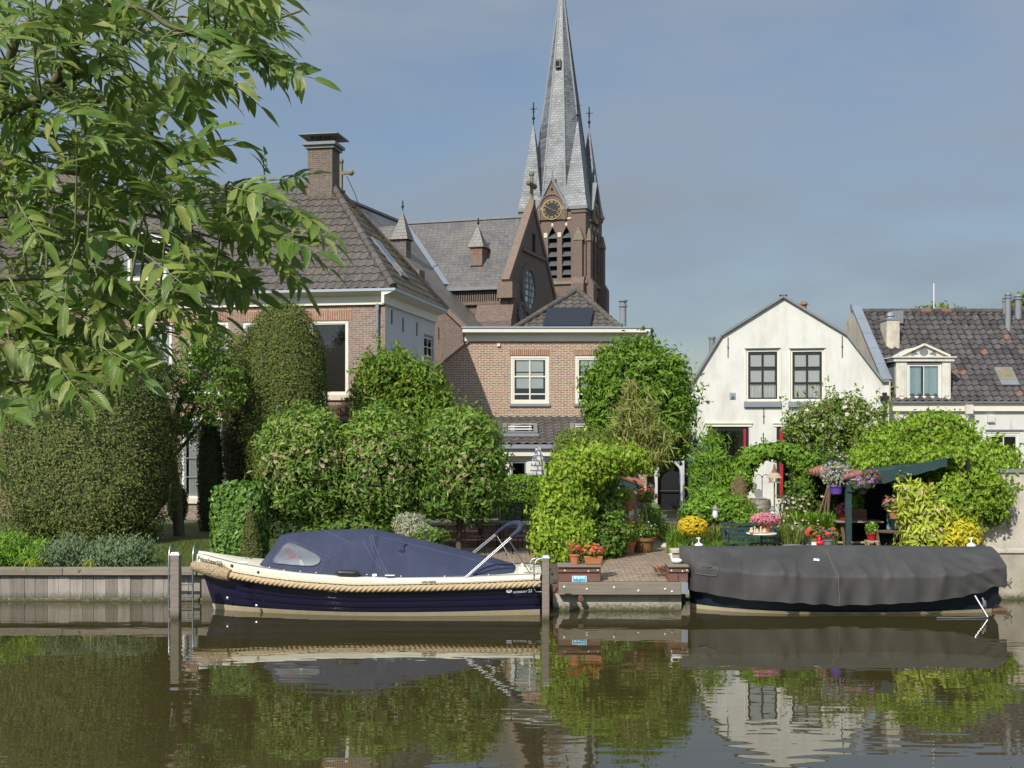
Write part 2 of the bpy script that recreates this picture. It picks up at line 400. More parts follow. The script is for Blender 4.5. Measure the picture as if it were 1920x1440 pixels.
wt = W.node_tree; wn = wt.nodes; bg = wn['Background']; bg.inputs[1].default_value = .1
sky = wn.new('ShaderNodeTexSky'); sky.sky_type = 'NISHITA'; sky.sun_disc = False
sky.sun_elevation = EL; sky.sun_rotation = PI + AZ; sky.air_density = 1.0; sky.dust_density = .8; sky.ozone_density = 1.5
tc = wn.new('ShaderNodeTexCoord'); mp = wn.new('ShaderNodeMapping')
mp.inputs['Scale'].default_value = (1.2, 1.0, 3.6); mp.inputs['Rotation'].default_value = (0, math.radians(-17), 0)
wt.links.new(tc.outputs['Generated'], mp.inputs[0])
nz = wn.new('ShaderNodeTexNoise'); nz.inputs['Scale'].default_value = 2.1; nz.inputs['Detail'].default_value = 5; nz.inputs['Roughness'].default_value = .5
wt.links.new(mp.outputs[0], nz.inputs['Vector'])
mr = wn.new('ShaderNodeMapRange'); mr.inputs[1].default_value = .36; mr.inputs[2].default_value = .64; mr.inputs[3].default_value = .12; mr.inputs[4].default_value = 1.0
wt.links.new(nz.outputs['Fac'], mr.inputs[0])
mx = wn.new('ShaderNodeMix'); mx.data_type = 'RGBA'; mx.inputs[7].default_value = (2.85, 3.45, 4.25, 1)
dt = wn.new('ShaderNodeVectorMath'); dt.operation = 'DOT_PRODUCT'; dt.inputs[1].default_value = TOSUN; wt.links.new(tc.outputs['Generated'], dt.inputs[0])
sun_fill = wn.new('ShaderNodeMapRange'); sun_fill.interpolation_type = 'SMOOTHSTEP'; sun_fill.inputs[1].default_value = -.15; sun_fill.inputs[2].default_value = .95; sun_fill.inputs[3].default_value = 1.0; sun_fill.inputs[4].default_value = 2.7  # sky brightening toward the sun, added as fill light from behind the camera
wt.links.new(dt.outputs['Value'], sun_fill.inputs[0]); sc_ = wn.new('ShaderNodeVectorMath'); sc_.operation = 'SCALE'; sc_.inputs[0].default_value = (3.25, 3.85, 4.6)
wt.links.new(sun_fill.outputs[0], sc_.inputs['Scale']); wt.links.new(sc_.outputs[0], mx.inputs[7])
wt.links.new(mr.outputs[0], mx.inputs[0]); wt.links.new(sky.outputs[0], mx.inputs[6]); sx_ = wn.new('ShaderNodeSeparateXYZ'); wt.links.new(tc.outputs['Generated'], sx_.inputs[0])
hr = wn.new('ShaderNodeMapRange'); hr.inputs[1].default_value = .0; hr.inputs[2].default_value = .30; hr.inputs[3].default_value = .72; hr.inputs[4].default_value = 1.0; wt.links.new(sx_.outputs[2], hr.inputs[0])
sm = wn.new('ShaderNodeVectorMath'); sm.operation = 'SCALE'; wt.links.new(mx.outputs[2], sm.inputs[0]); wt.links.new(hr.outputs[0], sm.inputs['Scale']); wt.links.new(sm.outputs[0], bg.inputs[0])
SC.view_settings.view_transform = 'Standard'; SC.view_settings.look = 'None'; SC.view_settings.exposure = 0
SC.render.engine = 'CYCLES'
SC.cycles.use_denoising = True; SC.cycles.max_bounces = 8; SC.cycles.transparent_max_bounces = 16
SC.cycles.caustics_reflective = False; SC.cycles.caustics_refractive = False
# ================================================================== the setting
BANK_L, BANK_R, QUAY = 24.1, 24.3, 22.8
QX0, QX1 = .80, 3.30
gm = MB()
xs = [-4000, -60, QX0, QX1, 60, 4000]
fr = [BANK_L, BANK_L, QUAY, BANK_R, BANK_R]
for i in range(5):
    if i == 2:
        gm.poly((QX0, QUAY+.12, .545), (QX1, QUAY+.12, .545), (QX1, 24.42, G), (QX0, 24.42, G)); gm.poly((QX0, 24.42, G), (QX1, 24.42, G), (QX1, 60, G), (QX0, 60, G))
    else: gm.poly((xs[i], fr[i]+.12, G), (xs[i+1], fr[i]+.12, G), (xs[i+1], 60, G), (xs[i], 60, G))
    gm.poly((xs[i], 60, G), (xs[i+1], 60, G), (xs[i+1], 5000, G), (xs[i], 5000, G))
tag(gm.build('ground', M['soil']), kind='structure')
wm = MB(); wm.poly((-4000, 2.0, 0), (4000, 2.0, 0), (4000, 26.5, 0), (-4000, 26.5, 0))
tag(wm.build('water', M['water']), kind='structure')
nb = MB(); nb.poly((-4000,-3000,1.9), (4000,-3000,1.9), (4000,1.2,1.9), (-4000,1.2,1.9)); nb.poly((-4000,1.2,1.9),(4000,1.2,1.9),(4000,2.05,-.3),(-4000,2.05,-.3))
tag(nb.build('near_bank', M['lawn']), kind='structure')
lw = MB(); lw.poly((-60, BANK_L+.2, G+.004), (-4.3, BANK_L+.2, G+.004), (-4.3, 36.6, G+.004), (-60, 36.6, G+.004))
tag(lw.build('lawn', M['lawn']), kind='structure')
pm = MB()
pl = [at(1128,1098,QUAY+.15), at(1252,1098,QUAY+.15)]
pp = [((1128,1097),(1252,1097)), ((1150,1064),(1243,1064)), ((1175,1025),(1246,1025)), ((1208,990),(1262,990)), ((1232,972),(1274,972))]
rows = []
for a, b in pp:
    Ya = max(QUAY+.125, (E-G-.008)*FPX/(a[1]-HY)); za = .555 if Ya < 23 else G+.012
    rows.append([((a[0]-960)/FPX*Ya-.25, Ya, za), ((b[0]-960)/FPX*Ya+.15, Ya, za)])
pm.grid(rows); tag(pm.build('garden_path', M['paving']), kind='structure')
te = MB(); te.poly((-3.6, 25.2, G+.006), (.6, 25.2, G+.006), (1.2, 33, G+.006), (-3.6, 33, G+.006))
tag(te.build('terrace_paving', M['paving']), kind='structure')

# grass blades on the lawn edge (nobody could count them)
def blades(n, x0, x1, y0, y1, h, z=G):
    P = np.stack([RNG.uniform(x0,x1,n), RNG.uniform(y0,y1,n), np.full(n, z)], 1)
    a = RNG.uniform(0, 2*PI, n); l = RNG.uniform(.3, 1, n)*.6; hh = h*RNG.uniform(.5, 1.3, n)
    d = np.stack([np.cos(a), np.sin(a), 0*a], 1); s = np.stack([-np.sin(a), np.cos(a), 0*a], 1)*(hh*.06)[:,None]
    tip = P + d*(l*hh)[:,None] + np.stack([0*a,0*a,hh],1); mid = P + d*(l*hh*.3)[:,None] + np.stack([0*a,0*a,hh*.6],1)
    V = np.stack([P-s, P+s, mid+s*.7, tip, mid-s*.7], 1).reshape(-1,3)
    b = np.arange(n)[:,None]*5
    return V, b + np.array([[0,1,2,4]]), b + np.array([[4,2,3]])
M['grass'] = leaf_mat('grass_blades', (.08,.13,.02), (.17,.20,.05), .3, .6)
V, q, t3 = blades(16000, -8.5, -5.2, BANK_L+.25, 30, .07)
tag(np_mesh('grass', V, [(q,0),(t3,0)], [M['grass']]), 'short mown lawn grass behind the timber bank', 'grass', kind='stuff')

# ------------------------------------------------------------------ quay walls
# left: timber sheet piling under a beam
w = thing('timber_quay_wall', 'grey timber bank wall of upright boards under a long beam, left of the navy boat', 'quay wall', (0, BANK_L, 0))
b = MB(); x = -14.0
while x < QX0-.02:
    wd = random.uniform(.21,.27); y = random.uniform(-.012,.012)
    b.box(x, min(x+wd-.008, QX0-.02), y, .1+y, -.8, .52); x += wd
b.build('sheet_boards', M['wood_board'], w)
b = MB(); b.box(-14, -9.2, -.10, .12, .54, .69); b.box(-9.19, -4.4, -.105, .12, .54, .69); b.box(-4.39, QX0-.16, -.10, .12, .54, .69); b.build('cap_beam', M['wood_beam'], w, bevel=.008)
b = MB(); b.box(-14, QX0-.02, -.035, -.013, -.02, .06); b.build('waterline_rail', M['concrete'], w)
for x in (-6.15, -12.3):
    b = MB(); b.box(x, x+.13, -.1, -.04, -.5, .53); b.build('wale_post', M['wood_grey'], w)
# centre: concrete landing with a bolted beam
w = thing('landing_quay', 'low concrete landing with a bolted timber beam at the end of the garden path', 'quay wall', (0, QUAY, 0))
b = MB(); b.box(QX0, QX1, .06, 1.5, -.8, .33); b.build('wall', M['concrete'], w)
b = MB(); b.box(QX0+.1, QX1-.03, -.12, .06, .33, .56); b.build('beam', M['wood_beam'], w, bevel=.008)
b = MB(); b.box(QX0, QX1, .061, .115, .331, .55); b.build('back_beam', M['wood_red'], w)
b = MB(); b.box(QX1-.028, QX1+.10, -.125, .06, .35, .565); b.build('end_plate', M['zinc'], w)
for px, py in ((1058,1100.5),(1100.5,1104.5),(1151.5,1101.5),(1197,1107.5),(1247,1104.5),(1260,1109)):
    p = at(px, py, QUAY-.12); b = MB(); b.ball((p.x, -.125, p.z), (.022,.014,.022), 10, 6); b.build('bolt', M['plastic_white'], w)
b = MB(); b.tube([(1.33,-.16,.26),(1.33,.1,.3)], .055, 10); b.build('drain_pipe', M['wood_red'], w, smooth=40)
# right: plastered quay wall
w = thing('concrete_quay_wall', 'rough plastered quay wall with a stone cap behind the tarpaulin covered boat', 'quay wall', (0, BANK_R, 0))
b = MB(); b.box(QX1, 16, 0, .25, -.8, .96); b.build('wall', M['concrete'], w)
b = MB(); b.box(QX1, 16, -.04, .29, .962, 1.04); b.build('cap', M['stucco'], w, bevel=.01)
p = at(1888, 1088, BANK_R)
b = MB(); b.tube([(p.x-.1,-.06,p.z-.1),(p.x-.05,-.1,p.z),(p.x,-.06,p.z-.05),(p.x+.06,-.09,p.z+.06)], .012, 6); b.tube([(p.x-.08,-.05,p.z+.03),(p.x+.05,-.08,p.z-.1)], .012, 6); b.build('mooring_hook', M['lead'], w, smooth=40)

# mooring posts
def post(px, topy, boty, Y, wd, label):
    p0 = at(px, topy, Y); t = thing('mooring_post', label, 'mooring post', (p0.x, Y, 0), random.uniform(-.1,.1), 'grey timber mooring posts in the water')
    b = MB(); b.box(-wd/2, wd/2, -wd/2, wd/2, -1.2, p0.z-.03); b.build('shaft', M['wood_grey'], t, bevel=.012)
    b = MB(); b.add([(-wd/2-.012,-wd/2-.012,p0.z-.03),(wd/2+.012,-wd/2-.012,p0.z-.03),(wd/2+.012,wd/2+.012,p0.z-.03),(-wd/2-.012,wd/2+.012,p0.z-.03),(-wd/2+.02,-wd/2+.02,p0.z+.02),(wd/2-.02,-wd/2+.02,p0.z+.02),(wd/2-.02,wd/2-.02,p0.z+.02),(-wd/2+.02,wd/2-.02,p0.z+.02)],
        [(0,1,5,4),(1,2,6,5),(2,3,7,6),(3,0,4,7),(4,5,6,7),(3,2,1,0)]); b.build('cap', M['zinc'], t)
post(330, 1037, 1165, 21.9, .165, 'mooring post by the bow of the navy boat, beside the steel ladder')
post(1023.5, 1043, 1162, 21.75, .135, 'mooring post touching the stern of the navy boat')

# steel swimming ladder at the left bank
t = thing('bank_ladder', 'stainless steel ladder hooked over the timber bank behind the left post', 'ladder', (0, BANK_L, 0))
def rail(px):
    x = (px-960)/FPX*(BANK_L-.2)
    return [(x,-.2,-.5),(x,-.2,.6),(x,-.19,.95),(x,-.12,1.12),(x,0,1.17),(x,.12,1.1),(x,.18,.95),(x,.19,.68)]
for px in (316.5, 361.5):
    b = MB(); b.tube(rail(px), .02, 8); b.build('rail', M['steel'], t, smooth=50)
x0 = (316.5-960)/FPX*(BANK_L-.2); x1 = (361.5-960)/FPX*(BANK_L-.2)
for z in (-.1,.13,.36,.6):
    b = MB(); b.box(x0, x1, -.225, -.175, z-.012, z+.012); b.build('rung', M['steel'], t)

# wooden planters beside the landing
def planter(x0, x1, y0, y1, z0, z1, label):
    t = thing('wooden_planter', label, 'planter', ((x0+x1)/2, (y0+y1)/2, z0))
    a, d, h = (x1-x0)/2, (y1-y0)/2, z1-z0
    b = MB(); n = max(2, int((x1-x0)/.28))
    for i in range(n): b.box(-a+2*a*i/n+.006, -a+2*a*(i+1)/n-.006, -d, -d+.03, 0, h*.62)
    b.box(-a,-a+.03,-d+.031,d,0,h*.62); b.box(a-.03,a,-d+.031,d,0,h*.62); b.build('board_panel', M['wood_red'], t)
    b = MB(); b.box(-a-.012,a+.012,-d-.035,d,h*.62+.003,h*.82); b.build('rail', M['wood_red'], t)
    b = MB(); b.box(-a+.01,a-.01,-d-.005,d-.01,h*.82+.003,h*.94); b.build('inner_board', M['wood_brown'], t)
    b = MB(); b.box(-a-.012,a+.012,-d-.045,d+.02,h*.94+.003,h+.02); b.build('lid', M['wood_beam'], t, bevel=.006)
    for q in ((-a*.7,.7),(a*.42,.66),(a*.86,.72)):
        b = MB(); b.ball((q[0],-d-.036,h*q[1]+.01),(.016,.01,.016),8,5); b.build('bolt', M['plastic_white'], t)
    return t
px0 = at(1047,1097,QUAY+.1).x; px1 = at(1126,1097,QUAY+.1).x
PL = planter(px0, px1, QUAY+.08, QUAY+.55, .565, at(1090,1062,QUAY+.08).z, 'reddish wooden planter box with a blue sign, holding two geranium pots')
planter(at(1253,1097,QUAY+.1).x, at(1290,1097,QUAY+.1).x, QUAY+.08, QUAY+.6, .565, at(1260,1062,QUAY+.08).z, 'reddish wooden planter box half hidden behind the bow of the covered boat')
# blue notice
s = at(1086.5, 1087, QUAY+.03); sg = thing('notice_sign', 'small light blue notice with white top fixed to the wooden planter', 'sign', (s.x, QUAY+.062, s.z))
b = MB(); b.box(-.142,.142,-.008,.004,-.072,.072); b.build('board', M['sign_white'], sg)
b = MB(); b.box(-.13,.13,-.0105,-.0085,-.06,.062); b.build('panel', M['sign_blue'], sg)
b = MB()
for x0_, x1_, z0_, z1_ in ((-.105,-.06,.015,.058),(-.05,-.035,.03,.058),(-.03,.0,.005,.052),(.004,.02,.03,.058),(.03,.06,.02,.058),(.07,.1,.012,.056)):
    b.box(x0_,x1_,-.0125,-.011,z0_,z1_)
b.build('pictogram', M['sign_white'], sg)
b = MB(); zz = [-.005,.0,.006,.002,-.006,-.004,.004,.008,.0,-.008]
for i in range(9): b.beam((-.115+i*.025,-.0118,zz[i]),(-.115+(i+1)*.025,-.0118,zz[i+1]),.002,.006)
for x0_, x1_, z_ in ((-.06,.05,-.025),(-.085,.085,-.045),(-.1,.02,-.013)): b.box(x0_,x1_,-.0125,-.011,z_-.002,z_+.002)
b.build('printed_lines', M['sign_dark'], sg)
# ================================================================== building helpers
def wall_holes(b, u0, u1, z0, z1, holes, v, depth=.12):
    """front-facing wall at v with window openings and their reveals"""
    us = sorted({u0, u1, *[h[0] for h in holes], *[h[1] for h in holes]}); zs = sorted({z0, z1, *[h[2] for h in holes], *[h[3] for h in holes]})
    us = [u for u in us if u0 <= u <= u1]; zs = [z for z in zs if z0 <= z <= z1]
    for i in range(len(us)-1):
        for j in range(len(zs)-1):
            cu, cz = (us[i]+us[i+1])/2, (zs[j]+zs[j+1])/2
            if any(h[0] < cu < h[1] and h[2] < cz < h[3] for h in holes): continue
            b.poly((us[i],v,zs[j]),(us[i+1],v,zs[j]),(us[i+1],v,zs[j+1]),(us[i],v,zs[j+1]))
    for h in holes:
        a, c, d, e = h[:4]
        b.poly((a,v,d),(a,v+depth,d),(a,v+depth,e),(a,v,e)); b.poly((c,v,d),(c,v,e),(c,v+depth,e),(c,v+depth,d))
        b.poly((a,v,e),(c,v,e),(c,v+depth,e),(a,v+depth,e)); b.poly((a,v,d),(a,v+depth,d),(c,v+depth,d),(c,v,d))

def window(root, u0, u1, z0, z1, v, nx=2, ny=2, fm='cream', sm=None, fw=.07, sw=.045, bar=.03, curtain=None, glass='glass',
           bars=None, name='window', room='dark', sill=None, cmat='curtain', side=None, ins=.03):
    """frame, glazing bars, panes, curtain and a dark room behind. side: (u plane) for a window in a side wall"""
    sm = sm or fm
    def P(b):   # turn a front window into a side window
        if side is None: return b
        b.v = [(side - y, x, z) for x, y, z in b.v]; return b
    v0 = v if side is None else 0
    b = MB(); a, c, d, e = u0+.004, u1-.004, z0+.004, z1-.004; y0, y1 = v0+ins-.01, v0+ins+.06
    b.box(a,a+fw,y0,y1,d,e); b.box(c-fw,c,y0,y1,d,e); b.box(a+fw,c-fw,y0,y1,e-fw,e); b.box(a+fw,c-fw,y0,y1,d,d+fw)
    f = P(b).build(name, M[fm], root, bevel=.004)
    a += fw+.003; c -= fw+.003; d += fw+.003; e -= fw+.003; y0 += .015; y1 -= .012
    b = MB(); b.box(a,a+sw,y0,y1,d,e); b.box(c-sw,c,y0,y1,d,e); b.box(a+sw,c-sw,y0,y1,e-sw,e); b.box(a+sw,c-sw,y0,y1,d,d+sw)
    zb = bars if bars is not None else [d+(e-d)*j/ny for j in range(1,ny)]
    for z in zb: b.box(a+sw,c-sw,y0+.002,y1-.004,z-bar/2,z+bar/2)
    zz = [d+sw]+[q for q in zb]+[e-sw]
    for i in range(1,nx):
        x = a+(c-a)*i/nx
        for j in range(len(zz)-1): b.box(x-bar/2,x+bar/2,y0+.004,y1-.006,zz[j]+(bar/2+.001 if j else .001),zz[j+1]-bar/2-.001)
    P(b).build('sash', M[sm], f)
    b = MB(); yg = y1-.018; b.poly((a+sw,yg,d+sw),(c-sw,yg,d+sw),(c-sw,yg,e-sw),(a+sw,yg,e-sw)); P(b).build('pane', M[glass], f, fixn=False)
    yc = y1+.015
    if curtain:
        for (k0,k1,h0,h1,wavy) in curtain:
            b = MB(); x0, x1 = a+(c-a)*k0, a+(c-a)*k1; n = 40 if wavy else 2
            r = [(x0+(x1-x0)*i/n, yc+(.02*math.sin(i*1.35)+.012*math.sin(i*2.9+1) if wavy else 0)) for i in range(n+1)]
            b.grid([[(x,y,d+(e-d)*h0) for x,y in r],[(x,y,d+(e-d)*h1) for x,y in r]]); P(b).build('curtain', M[cmat], f, fixn=False)
    b = MB(); q0, q1 = v0+.121+ins*.0, v0+.6
    b.poly((u0,q1,z0),(u1,q1,z0),(u1,q1,z1),(u0,q1,z1)); b.poly((u0,q0,z0),(u0,q1,z0),(u0,q1,z1),(u0,q0,z1)); b.poly((u1,q0,z0),(u1,q1,z0),(u1,q1,z1),(u1,q0,z1))
    b.poly((u0,q0,z1),(u1,q0,z1),(u1,q1,z1),(u0,q1,z1)); b.poly((u0,q0,z0),(u1,q0,z0),(u1,q1,z0),(u0,q1,z0)); P(b).build('interior', M[room], f, fixn=False)
    if sill:
        b = MB(); b.box(u0-.04,u1+.04,v0-.07,v0+.02,z0-sill[1],z0-.002); P(b).build('sill', M[sill[0]], f, bevel=.006)
    return f

def tile_slope(name, parent, mats, O, U, V, poly, tw=.26, ch=.34, amp=.035, lift=.03, under=True, nk=6, ragged=.0):
    """a pantiled slope: every tile its own little curved sheet, clipped to poly (u, v up the slope)"""
    O, U, V = Vector(O), Vector(U).normalized(), Vector(V).normalized(); N = U.cross(V).normalized()
    us = [p[0] for p in poly]; vs = [p[1] for p in poly]; b = MB()
    cx, cy = sum(us)/len(us), sum(vs)/len(vs)
    prof = [amp*(.5+.5*math.cos(2*PI*k/nk+.6)) for k in range(nk+1)]
    ed = []
    for i in range(len(poly)):
        p, q = Vector(poly[i]), Vector(poly[(i+1)%len(poly)]); n = Vector((q.y-p.y, p.x-q.x)).normalized()
        if n.dot(Vector((cx,cy))-p) > 0: n = -n
        ed.append((p, n))
    j = 0; v = min(vs)
    while v < max(vs):
        i = 0; u = min(us)
        while u < max(us):
            c = Vector((u+tw/2, v+ch/2))
            if all((c-p).dot(n) < tw*.9 for p, n in ed):
                r = random.uniform(-ragged, ragged); du = random.uniform(-ragged, ragged)
                lo = [O+U*(u+du+tw*1.02*k/nk)+V*(v-.02+r)+N*(lift+prof[k]) for k in range(nk+1)]
                hi = [O+U*(u+du+tw*1.02*k/nk)+V*(v+ch)+N*(prof[k]) for k in range(nk+1)]
                lp = [O+U*(u+du+tw*1.02*k/nk)+V*(v-.015+r)+N*(prof[k]-.004) for k in range(nk+1)]
                b.grid([lp, lo, hi])
            u += tw; i += 1
        v += ch; j += 1
    clip = [(O+U*p.x+V*p.y, U*n.x+V*n.y) for p, n in ed]
    o = b.build(name, mats, parent, smooth=40, clip=clip, fixn=False)
    return o

def ridge_tiles(name, parent, m, p, q, r=.11, step=.36):
    p, q = Vector(p), Vector(q); n = max(1, int((q-p).length/step)); b = MB()
    for i in range(n):
        a, c = p+(q-p)*i/n, p+(q-p)*(i+1.06)/n; b.tube([a, c], [r, r*.88], 8)
    return b.build(name, m, parent, smooth=50)

def soldier(b, u0, u1, z0, z1, v): b.box(u0, u1, v-.012, v+.05, z0, z1)

def anchor(root, u, z0, z1, v, th=.022):
    b = MB(); b.box(u-th/2,u+th/2,v-.035,v-.003,z0,z1); b.box(u-th,u+th,v-.042,v-.003,(z0+z1)/2-.02,(z0+z1)/2+.02); return b.build('wall_anchor', M['black'], root)

# ================================================================== 1. the large brick house on the left
F1 = Frame((722-960)/FPX*36.0, 36.0, math.radians(10))
H = thing('brick_house', 'large brown brick house with a hipped grey pantile roof behind the clipped yews', 'house', F1.o, -F1.th)
z_eave = F1.front(720, 545)[1]; z_fr = F1.front(720, 571)[1]
D1 = F1.side(833, 592, .35)[0]
UL = -21.0
hol = []
def h1(px0, px1, py0, py1): 
    a = F1.front(px0, (py0+py1)/2)[0]; c = F1.front(px1, (py0+py1)/2)[0]; xm = (px0+px1)/2
    return (a, c, F1.front(xm, py1)[1], F1.front(xm, py0)[1])
big = h1(528, 653, 602, 741); wm_ = h1(455, 530, 604, 741); wl = h1(352, 428, 604, 741); wl2 = h1(250, 322, 606, 741); w0 = h1(-20, 40, 640, 745)
g1 = h1(340, 432, 782, 936); g2 = h1(588, 680, 782, 936); g3 = h1(200, 290, 782, 936)
hol = [big, wm_, wl, wl2, w0, g1, g2, g3]
big = (big[0]+.9, *big[1:]); hol[0] = big
b = MB(); wall_holes(b, UL, -.0, .4, z_fr, hol, 0, .12)
b.poly((UL,0,.4),(UL,D1,.4),(UL,D1,z_fr),(UL,0,z_fr)); b.build('wall', M['brick_house'], H, fixn=False)
# grey plastered end wall with one window
sw0 = F1.side(795, 650)[0]; sw1 = F1.side(813, 650)[0]; swz1 = F1.side(803, 628)[1]; swz0 = F1.side(803, 674)[1]
b = MB(); hs = (sw0, sw1, swz0, swz1); wall_holes(b, .0, D1, .4, z_fr, [hs], 0, .12); b.v = [(-y, x, z) for x, y, z in b.v]
b.build('end_wall', M['plaster_grey'], H, fixn=False)
b = MB(); b.poly((UL,D1,.4),(0,D1,.4),(0,D1,z_fr),(UL,D1,z_fr)); b.build('rear_wall', M['brick_house'], H)
window(H, sw0, sw1, swz0, swz1, 0, 2, 2, 'greypaint', 'white', .08, .05, side=0, room='room')
# brick sliver at the corner, arches over the windows
for h in (big, wm_, wl, wl2, w0, g1, g2, g3): b = MB(); soldier(b, h[0]-.14, h[1]+.14, h[3]+.02, h[3]+.36, 0); b.build('lintel', M['soldier'], H)
b = MB(); soldier(b, big[0]-.2, big[1]+.3, big[2]-.75, big[2]-.32, 0); b.build('lintel', M['soldier'], H)
window(H, *big[:2], *big[2:], 0, 1, 1, 'cream', 'cream', .07, .03, name='window', room='room', sill=('stone_white', .16))
# pendant globe lamp seen through the big window
pz = F1.front(622, 628)[1]; pu = F1.front(622, 628)[0]
b = MB(); b.tube([(pu,.45,big[3]),(pu,.45,pz+.1)], .008, 5); b.ball((pu,.45,pz), .11, 14, 10); b.build('pendant_lamp', M['glass'], H, smooth=60)
for h in (wm_, wl, wl2, w0): window(H, *h, 0, 2, 3, 'cream', 'greypaint', .09, .05, curtain=[(0,1,.0,1,False)] if h is wl2 else None, room='room', sill=('stone_white', .12), cmat='blind')
for h in (g1, g2, g3): window(H, *h, 0, 2, 4, 'white', 'greypaint', .09, .05, curtain=[(.08,.36,0,1,True),(.66,.94,0,1,True)], room='room', sill=('stone_white', .14))
# cornice on front and end wall
prof = [(0, z_fr), (-.09, z_fr), (-.09, z_fr+.26), (-.16, z_fr+.27), (-.42, z_fr+.38), (-.42, z_eave), (0, z_eave)]
b = MB(); b.extrudex([(y, z) for y, z in prof], UL, .0)
b.build('cornice', M['cream'], H)
b = MB(); b.extrude([(-y, z) for y, z in prof], -.0, D1+.1); b.extrude([(-y, z) for y, z in prof], -.42, -.001); b.build('end_cornice', M['cream'], H)
b = MB(); b.box(UL, .44, -.45, -.40, z_eave-.05, z_eave+.03); b.box(.40, .45, -.398, D1+.1, z_eave-.05, z_eave+.03); b.build('gutter', M['zinc'], H)
# hipped roof
ur, zr = F1.front(622, 349, D1/2)
zr0 = z_eave + .02; e0 = -.36; ue = .36; run = D1/2 - e0
V1 = Vector((0, run, zr-zr0)); Lf = V1.length
hu = ur; ul = -19.0
tile_slope('roof', H, [M['tile_grey']], (0, e0, zr0), (1,0,0), V1, [(ue,0),(hu,Lf),(ul+3,Lf),(ul-2,0)], .27, .35, .05)
Vs = Vector((hu-ue, 0, zr-zr0)); Ls = Vs.length
tile_slope('side_roof', H, [M['tile_mossy']], (ue, e0, zr0), (0,1,0), Vs, [(0,0),(run*2,0),(run,Ls)], .27, .35, .05)
b = MB(); z2 = zr0-.03
b.poly((ue,e0,z2),(hu,D1/2,zr-.03),(ul+3,D1/2,zr-.03),(ul-2,e0,z2)); b.poly((ue,e0,z2),(ue,e0+2*run,z2),(hu,D1/2,zr-.03)); b.poly((ue,e0+2*run,z2),(hu,D1/2,zr-.03),(ul+3,D1/2,zr-.03),(ul-2,e0+2*run,z2)); b.poly((ul-2,e0,z2),(ul-2,e0+2*run,z2),(ul+3,D1/2,zr-.03))
b.build('roof_deck', M['lead'], H, fixn=False)
ridge_tiles('hip_tiles', H, M['tile_grey'], (ue, e0, zr0+.06), (hu, D1/2, zr+.08), .13)
ridge_tiles('ridge_tiles', H, M['tile_grey'], (ul+3, D1/2, zr+.06), (hu, D1/2, zr+.06), .13)
ridge_tiles('hip_tiles', H, M['tile_mossy'], (ue, e0+2*run, zr0+.06), (hu, D1/2, zr+.08), .13)
# roof window in the end slope
def slope_quad(b, O, U, V, u0, u1, v0, v1, h0, h1):
    O, U, V = Vector(O), Vector(U).normalized(), Vector(V).normalized(); N = U.cross(V)
    c = [O+U*u+V*v+N*h for h in (h0, h1) for u, v in ((u0,v0),(u1,v0),(u1,v1),(u0,v1))]
    b.add(c, [(3,2,1,0),(4,5,6,7),(0,1,5,4),(1,2,6,5),(2,3,7,6),(3,0,4,7)])
so_ = ((ue, e0, zr0), (0,1,0), Vs)
b = MB(); slope_quad(b, *so_, 2.75, 3.65, .9, 2.55, 0, .11); f = b.build('roof_window', M['lead'], H)
b = MB(); slope_quad(b, *so_, 2.85, 3.55, 1.02, 2.45, .112, .118); b.build('pane', M['glass_sky'], f); b = MB(); slope_quad(b, *so_, 2.85, 3.55, 1.02, 2.45, .1105, .1115); b.build('blind', M['blind'], f)
# chimneys
def chimney(px, w, ztop, zbot, name='chimney'):
    u, _ = F1.front(px, 300, D1/2)
    b = MB(); b.box(u-w/2,u+w/2,D1/2-w*.45,D1/2+w*.45,zbot,ztop); c = b.build(name, M['brick_dark'], H)
    b = MB(); b.box(u-w/2-.07,u+w/2+.07,D1/2-w*.45-.07,D1/2+w*.45+.07,ztop+.001,ztop+.1); b.box(u-w/2-.15,u+w/2+.15,D1/2-w*.45-.15,D1/2+w*.45+.15,ztop+.101,ztop+.2); b.build('cap_stone', M['lead'], c)
    b = MB()
    for sx in (-1,0,1):
        for sy in (-1,1): b.box(u+sx*w*.36-.02,u+sx*w*.36+.02,D1/2+sy*w*.34-.02,D1/2+sy*w*.34+.02,ztop+.201,ztop+.42)
    b.build('stay', M['copper'], c)
    b = MB(); b.box(u-w/2-.26,u+w/2+.26,D1/2-w*.45-.26,D1/2+w*.45+.26,ztop+.421,ztop+.46); b.build('cover_plate', M['greypaint'], c)
chimney(607, .86, F1.front(607, 283, D1/2)[1], zr-.6)
chimney(140, .86, F1.front(140, 300, D1/2)[1], zr-.6)
# dormer
DV = -.02
du0, du1 = F1.front(238, 480, DV)[0], F1.front(312, 480, DV)[0]; dz0, dz1 = F1.front(280, 526, DV)[1], F1.front(280, 462, DV)[1]
window(H, du0, du1, dz0, dz1, DV, 2, 2, 'cream', 'greypaint', .1, .05, name='dormer', room='room')
b = MB(); b.box(du0-.12,du0-.002,DV,.3,dz0,dz1); b.box(du1+.002,du1+.12,DV,.3,dz0,dz1); b.box(du0-.12,du0-.06,.301,4,dz0,dz1); b.box(du1+.06,du1+.12,.301,4,dz0,dz1); b.build('dormer_cheek', M['greypaint'], H)
um = (du0+du1)/2; zp = F1.front(280, 441, DV)[1]
b = MB(); b.extrude([(du0-.25,dz1+.002),(du1+.25,dz1+.002),(du1+.25,dz1+.1),(um,zp),(du0-.25,dz1+.1)], DV-.1, 4.4); b.build('dormer_gable', M['cream'], H)
b = MB(); b.beam((du0-.32,DV-.14,dz1+.1),(um,DV-.14,zp+.04),.12,.07); b.beam((du1+.32,DV-.14,dz1+.1),(um,DV-.14,zp+.04),.12,.07); b.build('dormer_moulding', M['white'], H)
